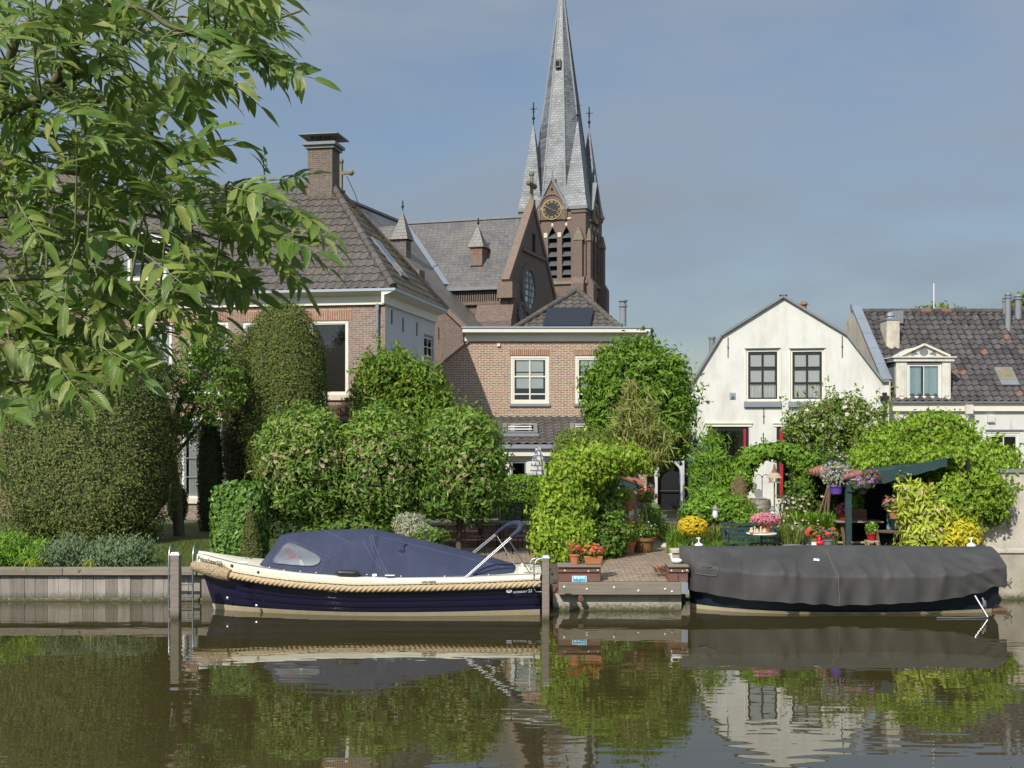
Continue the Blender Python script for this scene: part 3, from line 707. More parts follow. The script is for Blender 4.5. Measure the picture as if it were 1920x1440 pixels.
# down pipe and anchors
u = F1.front(709, 650)[0]
b = MB(); b.box(u-.05,u+.05,-.13,-.03,z_fr-.18,z_fr+.02); b.build('hopper', M['greypaint'], H)
b = MB(); b.tube([(u,-.08,z_fr-.18),(u,-.08,.6)], .05, 8); b.build('down_pipe', M['greypaint'], H, smooth=50)
for px, py in ((734,590),(755,605),(781,613),(822,622)):
    v, z = F1.side(px, py); b = MB(); b.box(.003,.03,v-.02,v+.02,z-.3,z+.15); b.build('wall_anchor', M['black'], H)

# ================================================================== 2. the brick house in the middle
Y2 = 43.5
H = thing('brick_house', 'smaller purple and yellow brick house with white cornice and a solar panel', 'house', (0, Y2, 0))
F2 = Frame(0, Y2, 0)
def u2(px): return F2.front(px, 700)[0]
def z2_(py): return F2.front(1000, py)[1]
def h2(a, c, t, d): return (u2(a), u2(c), z2_(d), z2_(t))
wa = h2(957, 1030, 667, 757); wb = h2(1078, 1151, 667, 757)
x0, x1 = u2(820), u2(1212)
b = MB(); wall_holes(b, x0, x1, .4, z2_(640), [wa, wb], 0, .12)
b.build('wall', M['brick_mid'], H, clip=[(Vector((u2(880),0,z2_(640))), Vector((-1,0,1.22)))], fixn=False)
b = MB(); b.poly((x1,0,.4),(x1,8,.4),(x1,8,z2_(640)),(x1,0,z2_(640))); b.poly((x0,.3,.4),(x0,8,.4),(x0,8,5.2),(x0,.3,5.2)); b.build('end_wall', M['brick_mid'], H)
b = MB(); b.beam((u2(880),-.03,z2_(639)),(x0-.1,-.03,z2_(639)-(u2(880)-x0+.1)/1.22),.12,.06); b.build('coping', M['coping'], H)
for h in (wa, wb): b = MB(); soldier(b, h[0]-.02, h[1]+.02, h[3]+.02, h[3]+.22, 0); b.build('lintel', M['soldier'], H)
for h in (wa, wb):
    zm = h[2]+(h[3]-h[2])*.5
    window(H, *h, 0, 2, 2, 'cream', 'cream', .09, .055, .05, bars=[h[2]+.36, zm+.12], curtain=[(.1,.9,.30,.66,False),(.1,.9,.69,.99,False)], cmat='blind', sill=('greypaint', .10))
zc0, zc1 = z2_(640), z2_(614)
b = MB(); b.box(u2(872),u2(1213),-.10,.0,zc0,zc0+.24); b.box(u2(870),u2(1214),-.2,.0,zc0+.241,zc0+.30); b.box(u2(868),u2(1217),-.42,.0,zc0+.301,zc1-.06); b.build('cornice', M['cream'], H, bevel=.008)
b = MB(); b.box(u2(866),u2(1219),-.46,.4,zc1-.058,zc1); b.build('gutter', M['zinc'], H)
b = MB(); p = (u2(866), zc1-.06); b.box(u2(868),x1,.001,9,zc0,zc1-.062); b.build('parapet_deck', M['lead'], H)
# hipped roof behind the cornice
Fr = Y2; vA = 2.6
uap, zap = F2.front(1082, 546, 4.6)
ul_, zb_ = F2.front(952, 614, 1.0); ur_, _ = F2.front(1170, 614, 1.0); zb_ = zc1-.25
Vf = Vector((0, 3.6, zap-zb_)); L = Vf.length
tile_slope('roof', H, [M['tile_grey']], (0,1.0,zb_), (1,0,0), Vf, [(ul_-.15,0),(ur_+.15,0),(uap,L)], .30, .36, .05)
Vr = Vector((uap-ur_-.15, 0, zap-zb_)); tile_slope('side_roof', H, [M['tile_grey']], (ur_+.15,1.0,zb_), (0,1,0), Vr, [(0,0),(7.2,0),(3.6,Vr.length)], .30, .36, .05)
b = MB(); q = .03; b.poly((ul_-.15,1,zb_-q),(ur_+.15,1,zb_-q),(uap,4.6,zap-q)); b.poly((ur_+.15,1,zb_-q),(ur_+.15,8.2,zb_-q),(uap,4.6,zap-q)); b.poly((ul_-.15,1,zb_-q),(uap,4.6,zap-q),(ul_-.15,8.2,zb_-q)); b.build('roof_deck', M['lead'], H, fixn=False)
ridge_tiles('hip_tiles', H, M['tile_grey'], (ul_-.15,1,zb_+.06), (uap,4.6,zap+.06), .13); ridge_tiles('hip_tiles', H, M['tile_grey'], (ur_+.15,1,zb_+.06), (uap,4.6,zap+.06), .13)
# solar panel on the slope
N = Vector((1,0,0)).cross(Vf.normalized())
def sp(px, py):
    d = F2.ray(px, py); O = Vector((0,1.0,zb_))+N*.16; t = (O-F2.c).dot(N)/d.dot(N); return F2.c+d*t
c4 = [sp(1018,612), sp(1106,612), sp(1114,579), sp(1026,579)]
b = MB(); b.add([p for p in c4]+[p+N*.04 for p in c4], [(3,2,1,0),(4,5,6,7),(0,1,5,4),(1,2,6,5),(2,3,7,6),(3,0,4,7)]); b.build('solar_panel', M['solar'], H)
# flue pipe
uf, zf = F2.front(1168, 563, 1.6)
b = MB(); b.lathe([(.13,zc1-.2),(.13,zf-.25),(.17,zf-.25),(.17,zf-.2),(.13,zf-.19),(.13,zf-.05),(.18,zf-.05),(.18,zf)], (uf,1.6,0), 14); b.build('flue_pipe', M['greypaint'], H, smooth=30)
b = MB(); b.lathe([(.32,zc1-.3),(.15,zc1+.15)], (uf,1.6,0), 14); b.build('flue_collar', M['lead'], H, smooth=30)
b = MB(); ub, zb2 = F2.front(935, 647); b.box(ub-.06,ub+.05,-.08,-.002,zb2-.05,zb2+.05); b.build('wall_lamp', M['cream'], H)
# lean-to garden room
Fl = Frame(0, 40.6, 0); vl = 40.6 - Y2
zt = F2.front(1000, 786)[1]; ze = Fl.front(1000, 832)[1]
a0, a1 = u2(866), u2(1150)
Vl = Vector((0, -vl-.02, zt-ze)); tile_slope('extension_roof', H, [M['tile_grey']], (0, vl-.25, ze-.03), (1,0,0), Vl, [(a0,0),(a1,0),(a1,Vl.length+.25),(a0,Vl.length+.25)], .30, .36, .055)
b = MB(); b.poly((a0,vl-.25,ze-.06),(a1,vl-.25,ze-.06),(a1,0,zt-.05),(a0,0,zt-.05)); b.build('extension_deck', M['lead'], H, fixn=False)
b = MB(); b.box(a0,a1,-.06,-.003,zt-.02,zt+.1); b.build('flashing', M['lead'], H)
b = MB(); b.box(a0,a1,vl-.34,vl-.22,ze-.16,ze-.02); b.build('extension_gutter', M['zinc'], H)
b = MB(); b.box(a0,a1,vl-.2,vl+.0,ze-.42,ze-.17); b.build('fascia', M['cream'], H)
def ul(px): return Fl.front(px, 860)[0]
zg = ze-.43
hd = [(ul(955), ul(990), .7, zg-.12), (ul(1000), ul(1036), .7, zg-.12), (ul(880), ul(948), .7, zg-.12)]
b = MB(); wall_holes(b, a0, a1, .4, zg, hd, vl, .12); b.poly((a1,vl,.4),(a1,0,.4),(a1,0,zg),(a1,vl,zg)); b.build('extension_wall', M['white'], H, fixn=False)
for h in hd: window(H, *h, vl, 1, 3, 'white', 'greypaint', .06, .05, name='glazed_door', room='dark')
sl_ = ((0, vl-.25, ze-.03), (1,0,0), Vl)
for px in (975, 1102):
    uu = F2.front(px, 800, vl*.6)[0]
    b = MB(); slope_quad(b, *sl_, uu-.62, uu+.62, 1.0, 2.15, .04, .14); f = b.build('roof_window', M['lead'], H)
    b = MB(); slope_quad(b, *sl_, uu-.48, uu+.48, 1.14, 2.03, .141, .147); b.build('pane', M['glass_sky'], f)
    b = MB(); slope_quad(b, *sl_, uu-.66, uu+.66, .72, .98, .05, .10); b.build('flashing_apron', M['lead'], f)
    b = MB(); slope_quad(b, *sl_, uu-.42, uu+.42, 1.3, 1.42, .148, .152); slope_quad(b, *sl_, uu-.42, uu+.42, 1.62, 1.74, .148, .152); b.build('slat', M['white'], f)

# ================================================================== 3. white gambrel house
Y3 = 38.0; F3 = Frame((1469-960)/FPX*38.0, Y3, math.radians(12))
H = thing('white_house', 'white plastered house with a gambrel gable, dark sash windows and red door frames', 'house', F3.o, -F3.th)
def p3(px, py): return F3.front(px, py)
pk = p3(1469, 557); kl = p3(1352, 630); kr = p3(1588, 628); el = p3(1283, 742); er = p3(1656, 716); rr = p3(1667, 716)
def h3(a, c, t, d): return (p3(a,t)[0], p3(c,t)[0], p3(a,d)[1], p3(a,t)[1])
wA = h3(1399, 1461, 656, 752); wB = h3(1482, 1545, 656, 752); wC = h3(1328, 1404, 800, 912); wD = h3(1456, 1532, 800, 935)
b = MB(); wall_holes(b, el[0], rr[0], .4, pk[1], [wA,wB,wC,wD], 0, .14)
def ln(a, c): # clip plane keeping what is under the line a-c
    d = Vector((c[0]-a[0], 0, c[1]-a[1])); n = Vector((-d.z, 0, d.x)); n = n if n.z > 0 else -n
    return (Vector((a[0],0,a[1])), n)
b.build('wall', M['plaster'], H, clip=[ln(el,kl),ln(kl,pk),ln(pk,kr),ln(kr,er),(Vector((0,0,er[1])),Vector((0,0,1)))] if False else [ln(kl,pk),ln(pk,kr),ln(el,kl),ln(kr,er)], fixn=False)
b = MB(); b.poly((er[0]-.02,0,.4),(rr[0],0,.4),(rr[0],0,er[1]),(er[0]-.02,0,er[1])); b.v=[(x,y+.001,z) for x,y,z in b.v]; b.build('wall_shoulder', M['plaster'], H, fixn=False)
b = MB(); b.poly((el[0],.0,.4),(el[0],9,.4),(el[0],9,el[1]),(el[0],0,el[1])); b.poly((rr[0],0,.4),(rr[0],9,.4),(rr[0],9,er[1]),(rr[0],0,er[1])); b.build('side_wall', M['plaster'], H, fixn=False)
ol = [el, kl, pk, kr, er]
b = MB()
for a, c in zip(ol[:-1], ol[1:]): b.poly((a[0],.05,a[1]),(c[0],.05,c[1]),(c[0],9,c[1]),(a[0],9,a[1]))
b.build('roof', M['tile_old'], H, fixn=False)
b = MB()
for a, c in zip(ol[:-1], ol[1:]): b.beam((a[0],.02,a[1]+.02),(c[0],.02,c[1]+.02),.28,.075)
b.beam((er[0]-.05,.02,er[1]+.03),(rr[0],.02,er[1]+.03),.28,.075); b.build('verge', M['lead'], H)
for i, h in enumerate((wA, wB)):
    window(H, *h, 0, 2, 3, 'cream', 'black', .06, .045, .045, curtain=[(0,1,.0,.31,True),(.08,.46,.36,.60,False),(.54,.92,.36,.60,False),(.08,.46,.69,.93,False),(.54,.92,.69,.93,False)], room='room')
    b = MB(); b.box(h[0]-.07,h[1]+.07,-.1,-.003,h[2]-.2,h[2]-.02); b.box(h[0]-.05,h[1]+.05,-.06,-.003,h[3]+.03,h[3]+.055); b.build('sill', M['greypaint'], H, bevel=.008)
    b = MB(); b.box(h[0]-.05,h[0]-.003,-.025,-.003,h[2],h[3]+.028); b.box(h[1]+.003,h[1]+.05,-.025,-.003,h[2],h[3]+.028); b.build('surround', M['cream'], H)
window(H, *wC, 0, 2, 2, 'black', 'black', .07, .05, room='dark', name='window'); window(H, *wD, 0, 2, 3, 'black', 'black', .08, .06, room='dark', name='garden_door')
b = MB(); b.box(wC[1]-.17,wC[1]-.085,-.03,.016,wC[2]+.08,wC[3]-.08); b.build('shutter', M['red'], H, bevel=.004); b = MB(); b.box(wD[0]+.09,wD[0]+.21,-.03,.016,wD[2]+.08,wD[3]-.08); b.build('shutter', M['red'], H, bevel=.004)
for h in (wC, wD): b = MB(); b.box(h[0]-.12,h[1]+.12,-.07,-.003,h[3]+.1,h[3]+.13); b.box(h[0]-.1,h[1]+.1,-.03,-.003,h[3]+.003,h[3]+.1005); b.build('lintel', M['cream'], H)
for px, a, c in ((1365,632,670),(1579,630,670),(1432,766,794),(1305,758,796)): u = p3(px,a)[0]; anchor(H, u, p3(px,c)[1], p3(px,a)[1], 0)
# ornamental anchor between the lower windows
u, z = p3(1431, 822); b = MB(); b.box(u-.012,u+.012,-.03,-.004,z-.15,z+.18)
for s in (-1,1): b.tube([(u,-.02,z-.1),(u+s*.06,-.02,z-.06),(u+s*.075,-.02,z+.01),(u+s*.04,-.02,z+.03)], .01, 5)
b.build('ornamental_anchor', M['black'], H)
u, z = p3(1373.5, 742); b = MB(); b.box(u-.09,u+.09,-.04,-.002,z-.1,z+.1); f = b.build('vent', M['zinc'], H)
b = MB(); b.tube([(u,-.1,z),(u,-.041,z)], .05, 12); b.build('vent_pipe', M['lead'], f, smooth=40)
u, z = p3(1469, 551); b = MB(); b.box(u-.08,u+.08,.2,.5,z-.25,z-.02); b.box(u-.13,u+.13,.15,.55,z-.019,z+.02); b.build('chimney_cap', M['lead'], H)
u, z = F3.front(1507, 572, 3.0); b = MB(); b.lathe([(.1,-.5),(.1,0),(.17,.01),(.14,.06),(.03,.14)], (u,3.0,z), 10); b.build('roof_vent', M['tile_red'], H)
u, z = F3.front(1335, 636, 2.0); b = MB(); b.lathe([(.1,-.6),(.1,0),(.13,.01),(.13,.08)], (u,2.0,z), 10); b.build('roof_vent', M['lead'], H)
# hopper and pipe on the right corner, black down pipe on the left corner, lantern
u, z = p3(1658, 748); b = MB(); b.box(u-.05,u+.05,-.14,-.03,z-.75,z+.16); b.box(u-.14,u+.14,-.15,-.02,z-.02,z+.09); b.box(u-.07,u+.07,-.16,-.015,z+.15,z+.2); b.build('hopper', M['black'], H)
b = MB(); b.tube([(u,-.08,z-.7),(u,-.08,.6)], .045, 8); b.build('down_pipe', M['greypaint'], H, smooth=50)
u = p3(1287, 800)[0]; b = MB(); b.tube([(u,-.07,p3(1287,765)[1]),(u,-.07,.6)], .06, 8); b.build('down_pipe', M['black'], H, smooth=50)
u, z = p3(1304, 832); b = MB(); b.lathe([(.03,-.12),(.07,-.1),(.09,.08),(.11,.09),(.02,.17),(.02,.2)], (u,-.2,z), 6); b.beam((u,-.2,z+.17),(u,-.0,z+.22),.02,.02); b.build('wall_lantern', M['black'], H)

# ================================================================== 4. pantiled house on the right
Y4 = 39.0; F4 = Frame(0, Y4, 0)
H = thing('tiled_house', 'low white house at right with worn pantile roof, ornate dormer and zinc parapet', 'house', (0, Y4, 0))
def p4(px, py, v=0): return F4.front(px, py, v)
zE = p4(1700, 754)[1]; zR = p4(1780, 586, 3.3)[1]; uL = p4(1668, 700)[0]; uR = 22.0
wE = (p4(1853,830)[0], p4(1912,830)[0], p4(1880,856)[1], p4(1880,812)[1])
b = MB(); wall_holes(b, uL, uR, .4, zE-.28, [wE], 0, .12); b.build('wall', M['plaster_old'], H, fixn=False)
window(H, *wE, 0, 2, 1, 'white', 'white', .07, .04, room='room')
b = MB(); b.box(wE[0]-.1,wE[1]+.12,-.05,-.003,wE[3]+.08,wE[3]+.12); b.build('lintel', M['lead'], H)
b = MB(); b.box(uL,uR,-.12,.0,zE-.30,zE-.05); b.box(uL,uR,-.2,-.0,zE-.049,zE-.02); b.build('cornice', M['cream'], H)
b = MB(); b.box(uL,uR,-.24,-.08,zE-.019,zE+.02); b.build('gutter', M['lead'], H)
V4 = Vector((0, 3.45, zR-zE)); L4 = V4.length
tile_slope('roof', H, [M['tile_old']], (0,-.15,zE), (1,0,0), V4, [(uL,0),(uR,0),(uR,L4),(uL,L4)], .26, .27, .062, .032, ragged=.02)
b = MB(); b.poly((uL,-.15,zE-.03),(uR,-.15,zE-.03),(uR,3.3,zR-.03),(uL,3.3,zR-.03)); b.poly((uL,3.3,zR-.03),(uR,3.3,zR-.03),(uR,6.8,zE),(uL,6.8,zE)); b.build('roof_deck', M['lead'], H, fixn=False)
ridge_tiles('ridge_tiles', H, M['tile_old'], (uL,3.3,zR+.03), (uR,3.3,zR+.03), .12)
# parapet: tan party wall under a zinc cap
q0 = (p4(1657,716)[0], -.25, p4(1657,716)[1]); uP = p4(1662,716)[0]
zP0 = p4(1660,712,-.25)[1]; zP1 = p4(1648,573,3.3)[1]
b = MB(); b.extrudex([(-.24,.4),(-.24,zP0-.05),(3.3,zP1-.05),(6.8,zP0-.05),(6.8,.4)], uP-.19, uP+.06); b.build('party_wall', M['stucco'], H)
b = MB()
d = Vector((0,3.55,zP1-zP0)); 
for i in range(5):
    a = Vector((uP-.06,-.25,zP0))+d*i/5; c = Vector((uP-.06,-.25,zP0))+d*(i+.985)/5; b.beam(a, c, .34, .06)
b.beam((uP-.06,3.305,zP1-.2),(uP-.06,3.305,zP1+.06),.34,.12,(0,1,0)); b.build('parapet_cap', M['zinc'], H)
# dormer
D0, D1_ = p4(1680,700,-.05)[0], p4(1782,700,-.05)[0]; zd0, zd1 = p4(1730,749,-.05)[1], p4(1730,680,-.05)[1]
wx0, wx1 = p4(1700,700,-.05)[0], p4(1766,700,-.05)[0]
window(H, wx0, wx1, zd0, zd1, -.05, 2, 1, 'white', 'white', .06, .045, curtain=[(.03,.42,0,.93,True),(.55,.97,0,.98,True)], cmat='curtain_blue', name='dormer', room='room')
for a, c in ((D0,wx0-.003),(wx1+.003,D1_)):
    b = MB(); b.box(a,c,-.08,.1,zd0,zd1+.04); m = (a+c)/2; b.box(m-.09,m+.09,-.105,-.081,zd0+.12,zd1-.06); b.build('dormer_pilaster', M['white_worn'], H, bevel=.006)
b = MB(); b.box(D0-.0,D0+.05,.101,2.6,zd0,zd1); b.box(D1_-.05,D1_,.101,2.6,zd0,zd1); b.build('dormer_cheek', M['greypaint'], H)
zt_ = p4(1736,648,-.1)[1]; m = (D0+D1_)/2
b = MB(); b.box(D0-.1,D1_+.1,-.14,2.5,zd1+.041,zd1+.16); b.box(D0-.16,D1_+.16,-.2,2.5,zd1+.161,zd1+.2)
b.extrude([(m-.75,zd1+.201),(m+.75,zd1+.201),(m,zt_)], -.1, 2.5); b.build('dormer_pediment', M['white_worn'], H)
b = MB(); b.beam((m-.85,-.14,zd1+.22),(m,-.14,zt_+.04),.12,.06); b.beam((m+.85,-.14,zd1+.22),(m,-.14,zt_+.04),.12,.06); b.build('dormer_moulding', M['cream'], H)
zo = zd1+.2+(zt_-zd1-.2)*.42
b = MB(); n = 16; b.extrude([(m+.145*math.cos(2*PI*k/n), zo+.125*math.sin(2*PI*k/n)) for k in range(n)], -.115, -.101)
for s in (-1,1): b.extrude([(m+s*.17,zo-.07),(m+s*.42,zo-.13),(m+s*.36,zo+.06)], -.113, -.101)
b.build('dormer_ornament', M['lead'], H)
# skylight, chimney, flues, antenna, small wall fittings
sd = ((0,-.15,zE),(1,0,0),V4)
us = p4(1881,705,.9)[0]; b = MB(); slope_quad(b, *sd, us-.30, us+.30, .72, 1.62, .02, .13); f = b.build('skylight', M['lead'], H)
b = MB(); slope_quad(b, *sd, us-.26, us+.26, .98, 1.58, .131, .137); b.build('pane', M['sandstone'], f)
uc = p4(1669,620,2.2)[0]; zc = p4(1669,602,2.2)[1]
b = MB(); b.box(uc-.25,uc+.2,1.8,2.5,zE+1.0,zc); c_ = b.build('chimney', M['stucco'], H)
b = MB(); b.box(uc-.28,uc+.23,1.77,2.53,zc+.001,zc+.06); b.build('cap_stone', M['lead'], c_); b = MB(); b.lathe([(.16,.06),(.1,.15),(.15,.17),(.14,.25),(.05,.32)], (uc,2.15,zc), 10); b.build('cowl', M['zinc'], c_)
b = MB(); b.box(uc+.22,uc+.6,2.6,3.2,zR-.45,zR+.0); b.build('vent_box', M['lead'], H)
for px, top, v, r in ((1885,560,3.2,.09),(1890,553,2.6,.10),(1909,556,3.1,.12)):
    u, z = p4(px, top, v); b = MB(); b.lathe([(r,zR-.75-z),(r,-.12),(r*1.3,-.11),(r*1.3,-.05),(r*.9,-.04),(r*1.2,0),(r*1.1,.06)], (u,v,z), 12); b.build('flue_pipe', M['greypaint'], H, smooth=30)
u, z = p4(1751, 531, 3.6); b = MB(); b.tube([(u,3.6,zR-.3),(u,3.6,z)], .022, 6); b.build('antenna', M['white'], H)
u, z = p4(1816, 760, -.2); b = MB(); b.box(u-.12,u+.12,-.3,-.2,z-.28,z+.02); f = b.build('hopper', M['white_worn'], H)
b = MB(); b.tube([(u,-.24,z-.28),(u,-.1,z-.45),(u,-.1,.6)], .045, 8); b.build('down_pipe', M['white'], H, smooth=50)
u, z = p4(1857, 785); b = MB(); b.box(u-.12,u+.12,-.09,-.002,z-.12,z+.12); f = b.build('vent', M['white_worn'], H); b = MB(); b.box(u-.09,u+.09,-.1,-.091,z-.08,z+.08); b.build('vent_grille', M['plaster_grey'], f)

# ================================================================== alley gate between the houses
t = thing('alley_gateway', 'dark arched gateway in a grey wall at the end of the path', 'gateway', (0, 41.0, 0))
Fg = Frame(0, 41.0, 0); g0, g1_ = Fg.front(1233,900)[0], Fg.front(1276,900)[0]; gs = Fg.front(1255,888)[1]; gm_ = (g0+g1_)/2; gr = (g1_-g0)/2
wx, zx = Fg.front(1214,820)[0], Fg.front(1250,826)[1]
b = MB(); n = 12; arc = [(gm_+gr*math.cos(PI*k/n), gs+gr*.95*math.sin(PI*k/n)) for k in range(n+1)]
xr = Fg.front(1283,800)[0]
b.poly((wx,0,.4),(g0,0,.4),(g0,0,zx),(wx,0,zx)); b.poly((g1_,0,.4),(xr+.6,0,.4),(xr+.6,0,zx),(g1_,0,zx))
for k in range(n):
    a, c = arc[k], arc[k+1]; b.poly((a[0],0,a[1]),(a[0],0,zx),(c[0],0,zx),(c[0],0,c[1])); b.poly((a[0],0,a[1]),(c[0],0,c[1]),(c[0],.3,c[1]),(a[0],.3,a[1]))
b.build('wall', M['plaster_grey'], t, fixn=False)
b = MB(); b.poly(*[(x,.31,z) for x,z in [(g0-.02,.4),(g1_+.02,.4)]+[(x,z+.02) for x,z in arc]]); b.build('gate_panel', M['black'], t, fixn=False)
zb = Fg.front(1255,921)[1]; b = MB(); b.tube([(g0+.1,.22,zb),(g1_-.02,.22,zb)], .022, 6); b.build('gate_bar', M['darkgreen'], t)
b = MB(); x = Fg.front(1281,850)[0]; b.box(x-.1,x+.06,-.7,-.55,.5,Fg.front(1270,770)[1]); b.build('corner_post', M['plaster_grey'], t)
# ================================================================== 5. the church
M['turret_red'] = mat('worn_red_boards', (.22,.10,.075), .8, .2, 5)
FC = Frame((640-960)/FPX*58.0, 58.0, math.radians(18))
CH = thing('church', 'brown brick Gothic church with slate roofs and a clock tower under a tall spire', 'church', FC.o, -FC.th)
def gcross(b, c, h, ax=(1,0,0)):
    ax = Vector(ax); c = Vector(c)
    b.beam(c, c+Vector((0,0,h)), .16, .16, (0,1,0)); m = c+Vector((0,0,h*.62)); b.beam(m-ax*h*.36, m+ax*h*.36, .16, .16)
    for e in (m-ax*h*.36, m+ax*h*.36, c+Vector((0,0,h))): b.ball(e, .16, 8, 6)
    b.beam(c-Vector((0,0,.25)), c+Vector((0,0,.12)), .34, .34, (0,1,0))
z0 = FC.front(641, 372)[1]; u1, z1 = FC.front(778, 513)
m = (z0-z1)/u1                                  # nave roof slope
wn = u1*1.75                                    # half width to the aisle eave
vt = FC.side(757, 413, 0)[0]                    # transept ridge depth
def tr_pt(px, py, dz=0):                        # point on the transept roof plane facing the water
    d = FC.ray(px, py); nrm = Vector((0, -m, 1)).normalized(); P = Vector((0, vt, z0+dz)); t = (P-FC.c).dot(nrm)/d.dot(nrm); return FC.c+d*t
ev = tr_pt(900, 534); zE_ = ev.z; vE = ev.y
ug = FC.front(1000, 400, vt)[0]
LEN = 46
# nave
b = MB()
for s in (-1, 1):
    b.poly((0,.3,z0),(s*wn,.3,z0-m*wn),(s*wn,LEN,z0-m*wn),(0,LEN,z0))
b.build('nave_roof', M['slate_roof'], CH, fixn=False)
b = MB(); b.poly((-wn,0,.4),(wn,0,.4),(wn,0,z0-m*wn-.2),(0,0,z0-.2),(-wn,0,z0-m*wn-.2))
for s in (-1,1): b.poly((s*wn,0,.4),(s*wn,LEN,.4),(s*wn,LEN,z0-m*wn-.05),(s*wn,0,z0-m*wn-.05))
b.build('nave_wall', M['brick_church'], CH, fixn=False)
b = MB()
for s in (-1,1):
    b.beam((0,.05,z0+.05),(s*u1,.05,z1+.05),.5,.34); b.box(s*u1-.35,s*u1+.35,-.3,.4,z1-.5,z1+.15); b.beam((s*u1,.05,z1-.25),(s*wn,.05,z0-m*wn-.05),.5,.2)
b.build('gable_coping', M['coping'], CH)
b = MB(); b.beam((0,.3,z0+.05),(0,LEN,z0+.05),.22,.12); b.build('nave_ridge', M['lead'], CH)
b = MB(); gcross(b, (-.05,.05,z0+.3), 1.55); b.build('gable_cross', M['sandstone'], CH)
b = MB(); b.tube([(.25,.1,z0+1.1),(.7,.1,z0+.2),(.9,.1,z0-.4)], .02, 5); b.build('lightning_rod', M['copper'], CH)
# transept
uS = max(0.0, (z0-zE_)/m*0)                     # starts at the nave ridge, the nave roof hides the rest
wt_ = vt-vE
b = MB(); b.poly((-.2,vt,z0),(ug,vt,z0),(ug,vE-.15,zE_-.15*m),(-.2,vE-.15,zE_-.15*m)); b.poly((-.2,vt,z0),(ug,vt,z0),(ug,vt+wt_,zE_),(-.2,vt+wt_,zE_)); b.build('transept_roof', M['slate_roof'], CH, clip=[], fixn=False)
b = MB(); b.poly((0,vE+.1,.4),(ug,vE+.1,.4),(ug,vE+.1,zE_-.1),(0,vE+.1,zE_-.1)); b.build('transept_wall', M['brick_church'], CH, fixn=False)
b = MB(); b.beam((wn*.3,vE-.2,zE_-.2),(ug,vE-.2,zE_-.2),.2,.18); b.build('transept_gutter', M['lead'], CH)
b = MB(); us_ = FC.front(845,545,vE)[0]; ue_ = FC.front(935,545,vE)[0]; n = 22
for k in range(n):
    u = us_+(ue_-us_)*k/n; b.box(u,u+(ue_-us_)/n*.55,vE-.05,vE+.098,zE_-.85,zE_-.35)
b.box(us_-.1,ue_+.1,vE-.08,vE+.098,zE_-1.02,zE_-.86); b.build('brick_frieze', M['brick_dark'], CH)
b = MB(); b.beam((0,vt,z0+.05),(ug,vt,z0+.05),.2,.14); b.build('transept_ridge', M['lead'], CH)
# gable of the transept (faces +u)
zb_ = zE_-.6
def gpt(px, py, du=.0): v, z = FC.side(px, py, ug+du); return v, z
b = MB(); b.extrudex([(vE-.1,.4),(vE-.1,zE_-.2),(vt,z0+.35),(vt+wt_+.1,zE_-.2),(vt+wt_+.1,.4)], ug-.35, ug); b.build('transept_gable', M['brick_church'], CH, fixn=True)
b = MB()
for s in (-1,1): b.beam((ug-.14,vt,z0+.62),(ug-.14,vt+s*(wt_+.15),zE_+.1),.42,.3)
b.box(ug-.5,ug+.3,vE-.45,vE+.35,zE_-.75,zE_+.05); b.build('transept_coping', M['coping'], CH)
b = MB(); b.box(ug-1.7,ug+.25,vE-.5,vE+.0,.4,zE_-1.9); b.poly((ug-1.7,vE-.5,zE_-1.9),(ug+.25,vE-.5,zE_-1.9),(ug+.25,vE,zE_-.9),(ug-1.7,vE,zE_-.9)); b.build('corner_buttress', M['brick_church'], CH)
b = MB(); gcross(b, (ug-.1,vt,z0+.8), 1.5, (0,1,0)); b.build('transept_cross', M['sandstone'], CH)
def rose(vc, zc, r, rim, nm):
    n = 28; b = MB()
    for k in range(n):
        a0, a1 = 2*PI*k/n, 2*PI*(k+1)/n
        q = [(vc+rr*math.cos(a), zc+rr*math.sin(a)) for rr, a in ((r,a0),(r+rim,a0),(r+rim,a1),(r,a1))]
        b.extrudex(q, ug+.003, ug+.12)
    f = b.build(nm, M['brick_dark'], CH)
    b = MB(); b.poly(*[(ug+.02, vc+r*math.cos(2*PI*k/n), zc+r*math.sin(2*PI*k/n)) for k in range(n)]); b.build('pane', M['rose'], f, fixn=False)
    b = MB()
    for k in (-2,-1,0,1,2):
        h = math.sqrt(max(.02, 1-(k/3)**2))*r
        b.beam((ug+.05,vc+k*r/3-h*.5,zc-h*.86),(ug+.05,vc+k*r/3+h*.0,zc+h*.8),.05,.05) if k else b.beam((ug+.05,vc,zc-r),(ug+.05,vc,zc+r),.05,.05)
        b.beam((ug+.05,vc-h,zc+k*r/3),(ug+.05,vc+h,zc+k*r/3),.05,.05)
    b.build('leading', M['lead'], f)
M['slat'] = mat('belfry_slats', (.085,.088,.095), .6, .2, 3)
M['rose'] = mat('leaded_glass', (.60,.66,.70), .2, .12, 3)
cv, cz = gpt(990, 543); r1 = abs(gpt(990,506)[1]-gpt(990,580)[1])/2
rose(cv, cz, r1, .3, 'rose_window')
cv2, cz2 = gpt(976, 588); rose(cv2, cz2, r1*.42, .2, 'rose_window')
b = MB(); b.beam((ug+.03,vt,FC.side(998,438,ug)[1]),(ug+.03,vt,FC.side(998,474,ug)[1]),.1,.28,(0,1,0)); b.build('gable_slit', M['dark'], CH)
zc1_ = FC.side(985,470,ug)[1]; k = (zc1_-zE_)/(z0-zE_); b = MB(); b.beam((ug+.05,vt-(1-k)*wt_,zc1_),(ug+.05,vt+(1-k)*wt_,zc1_),.1,.16); b.build('string_course', M['coping'], CH)
b = MB(); pv = [(.02,z0),(.35,z0-m*.35)]
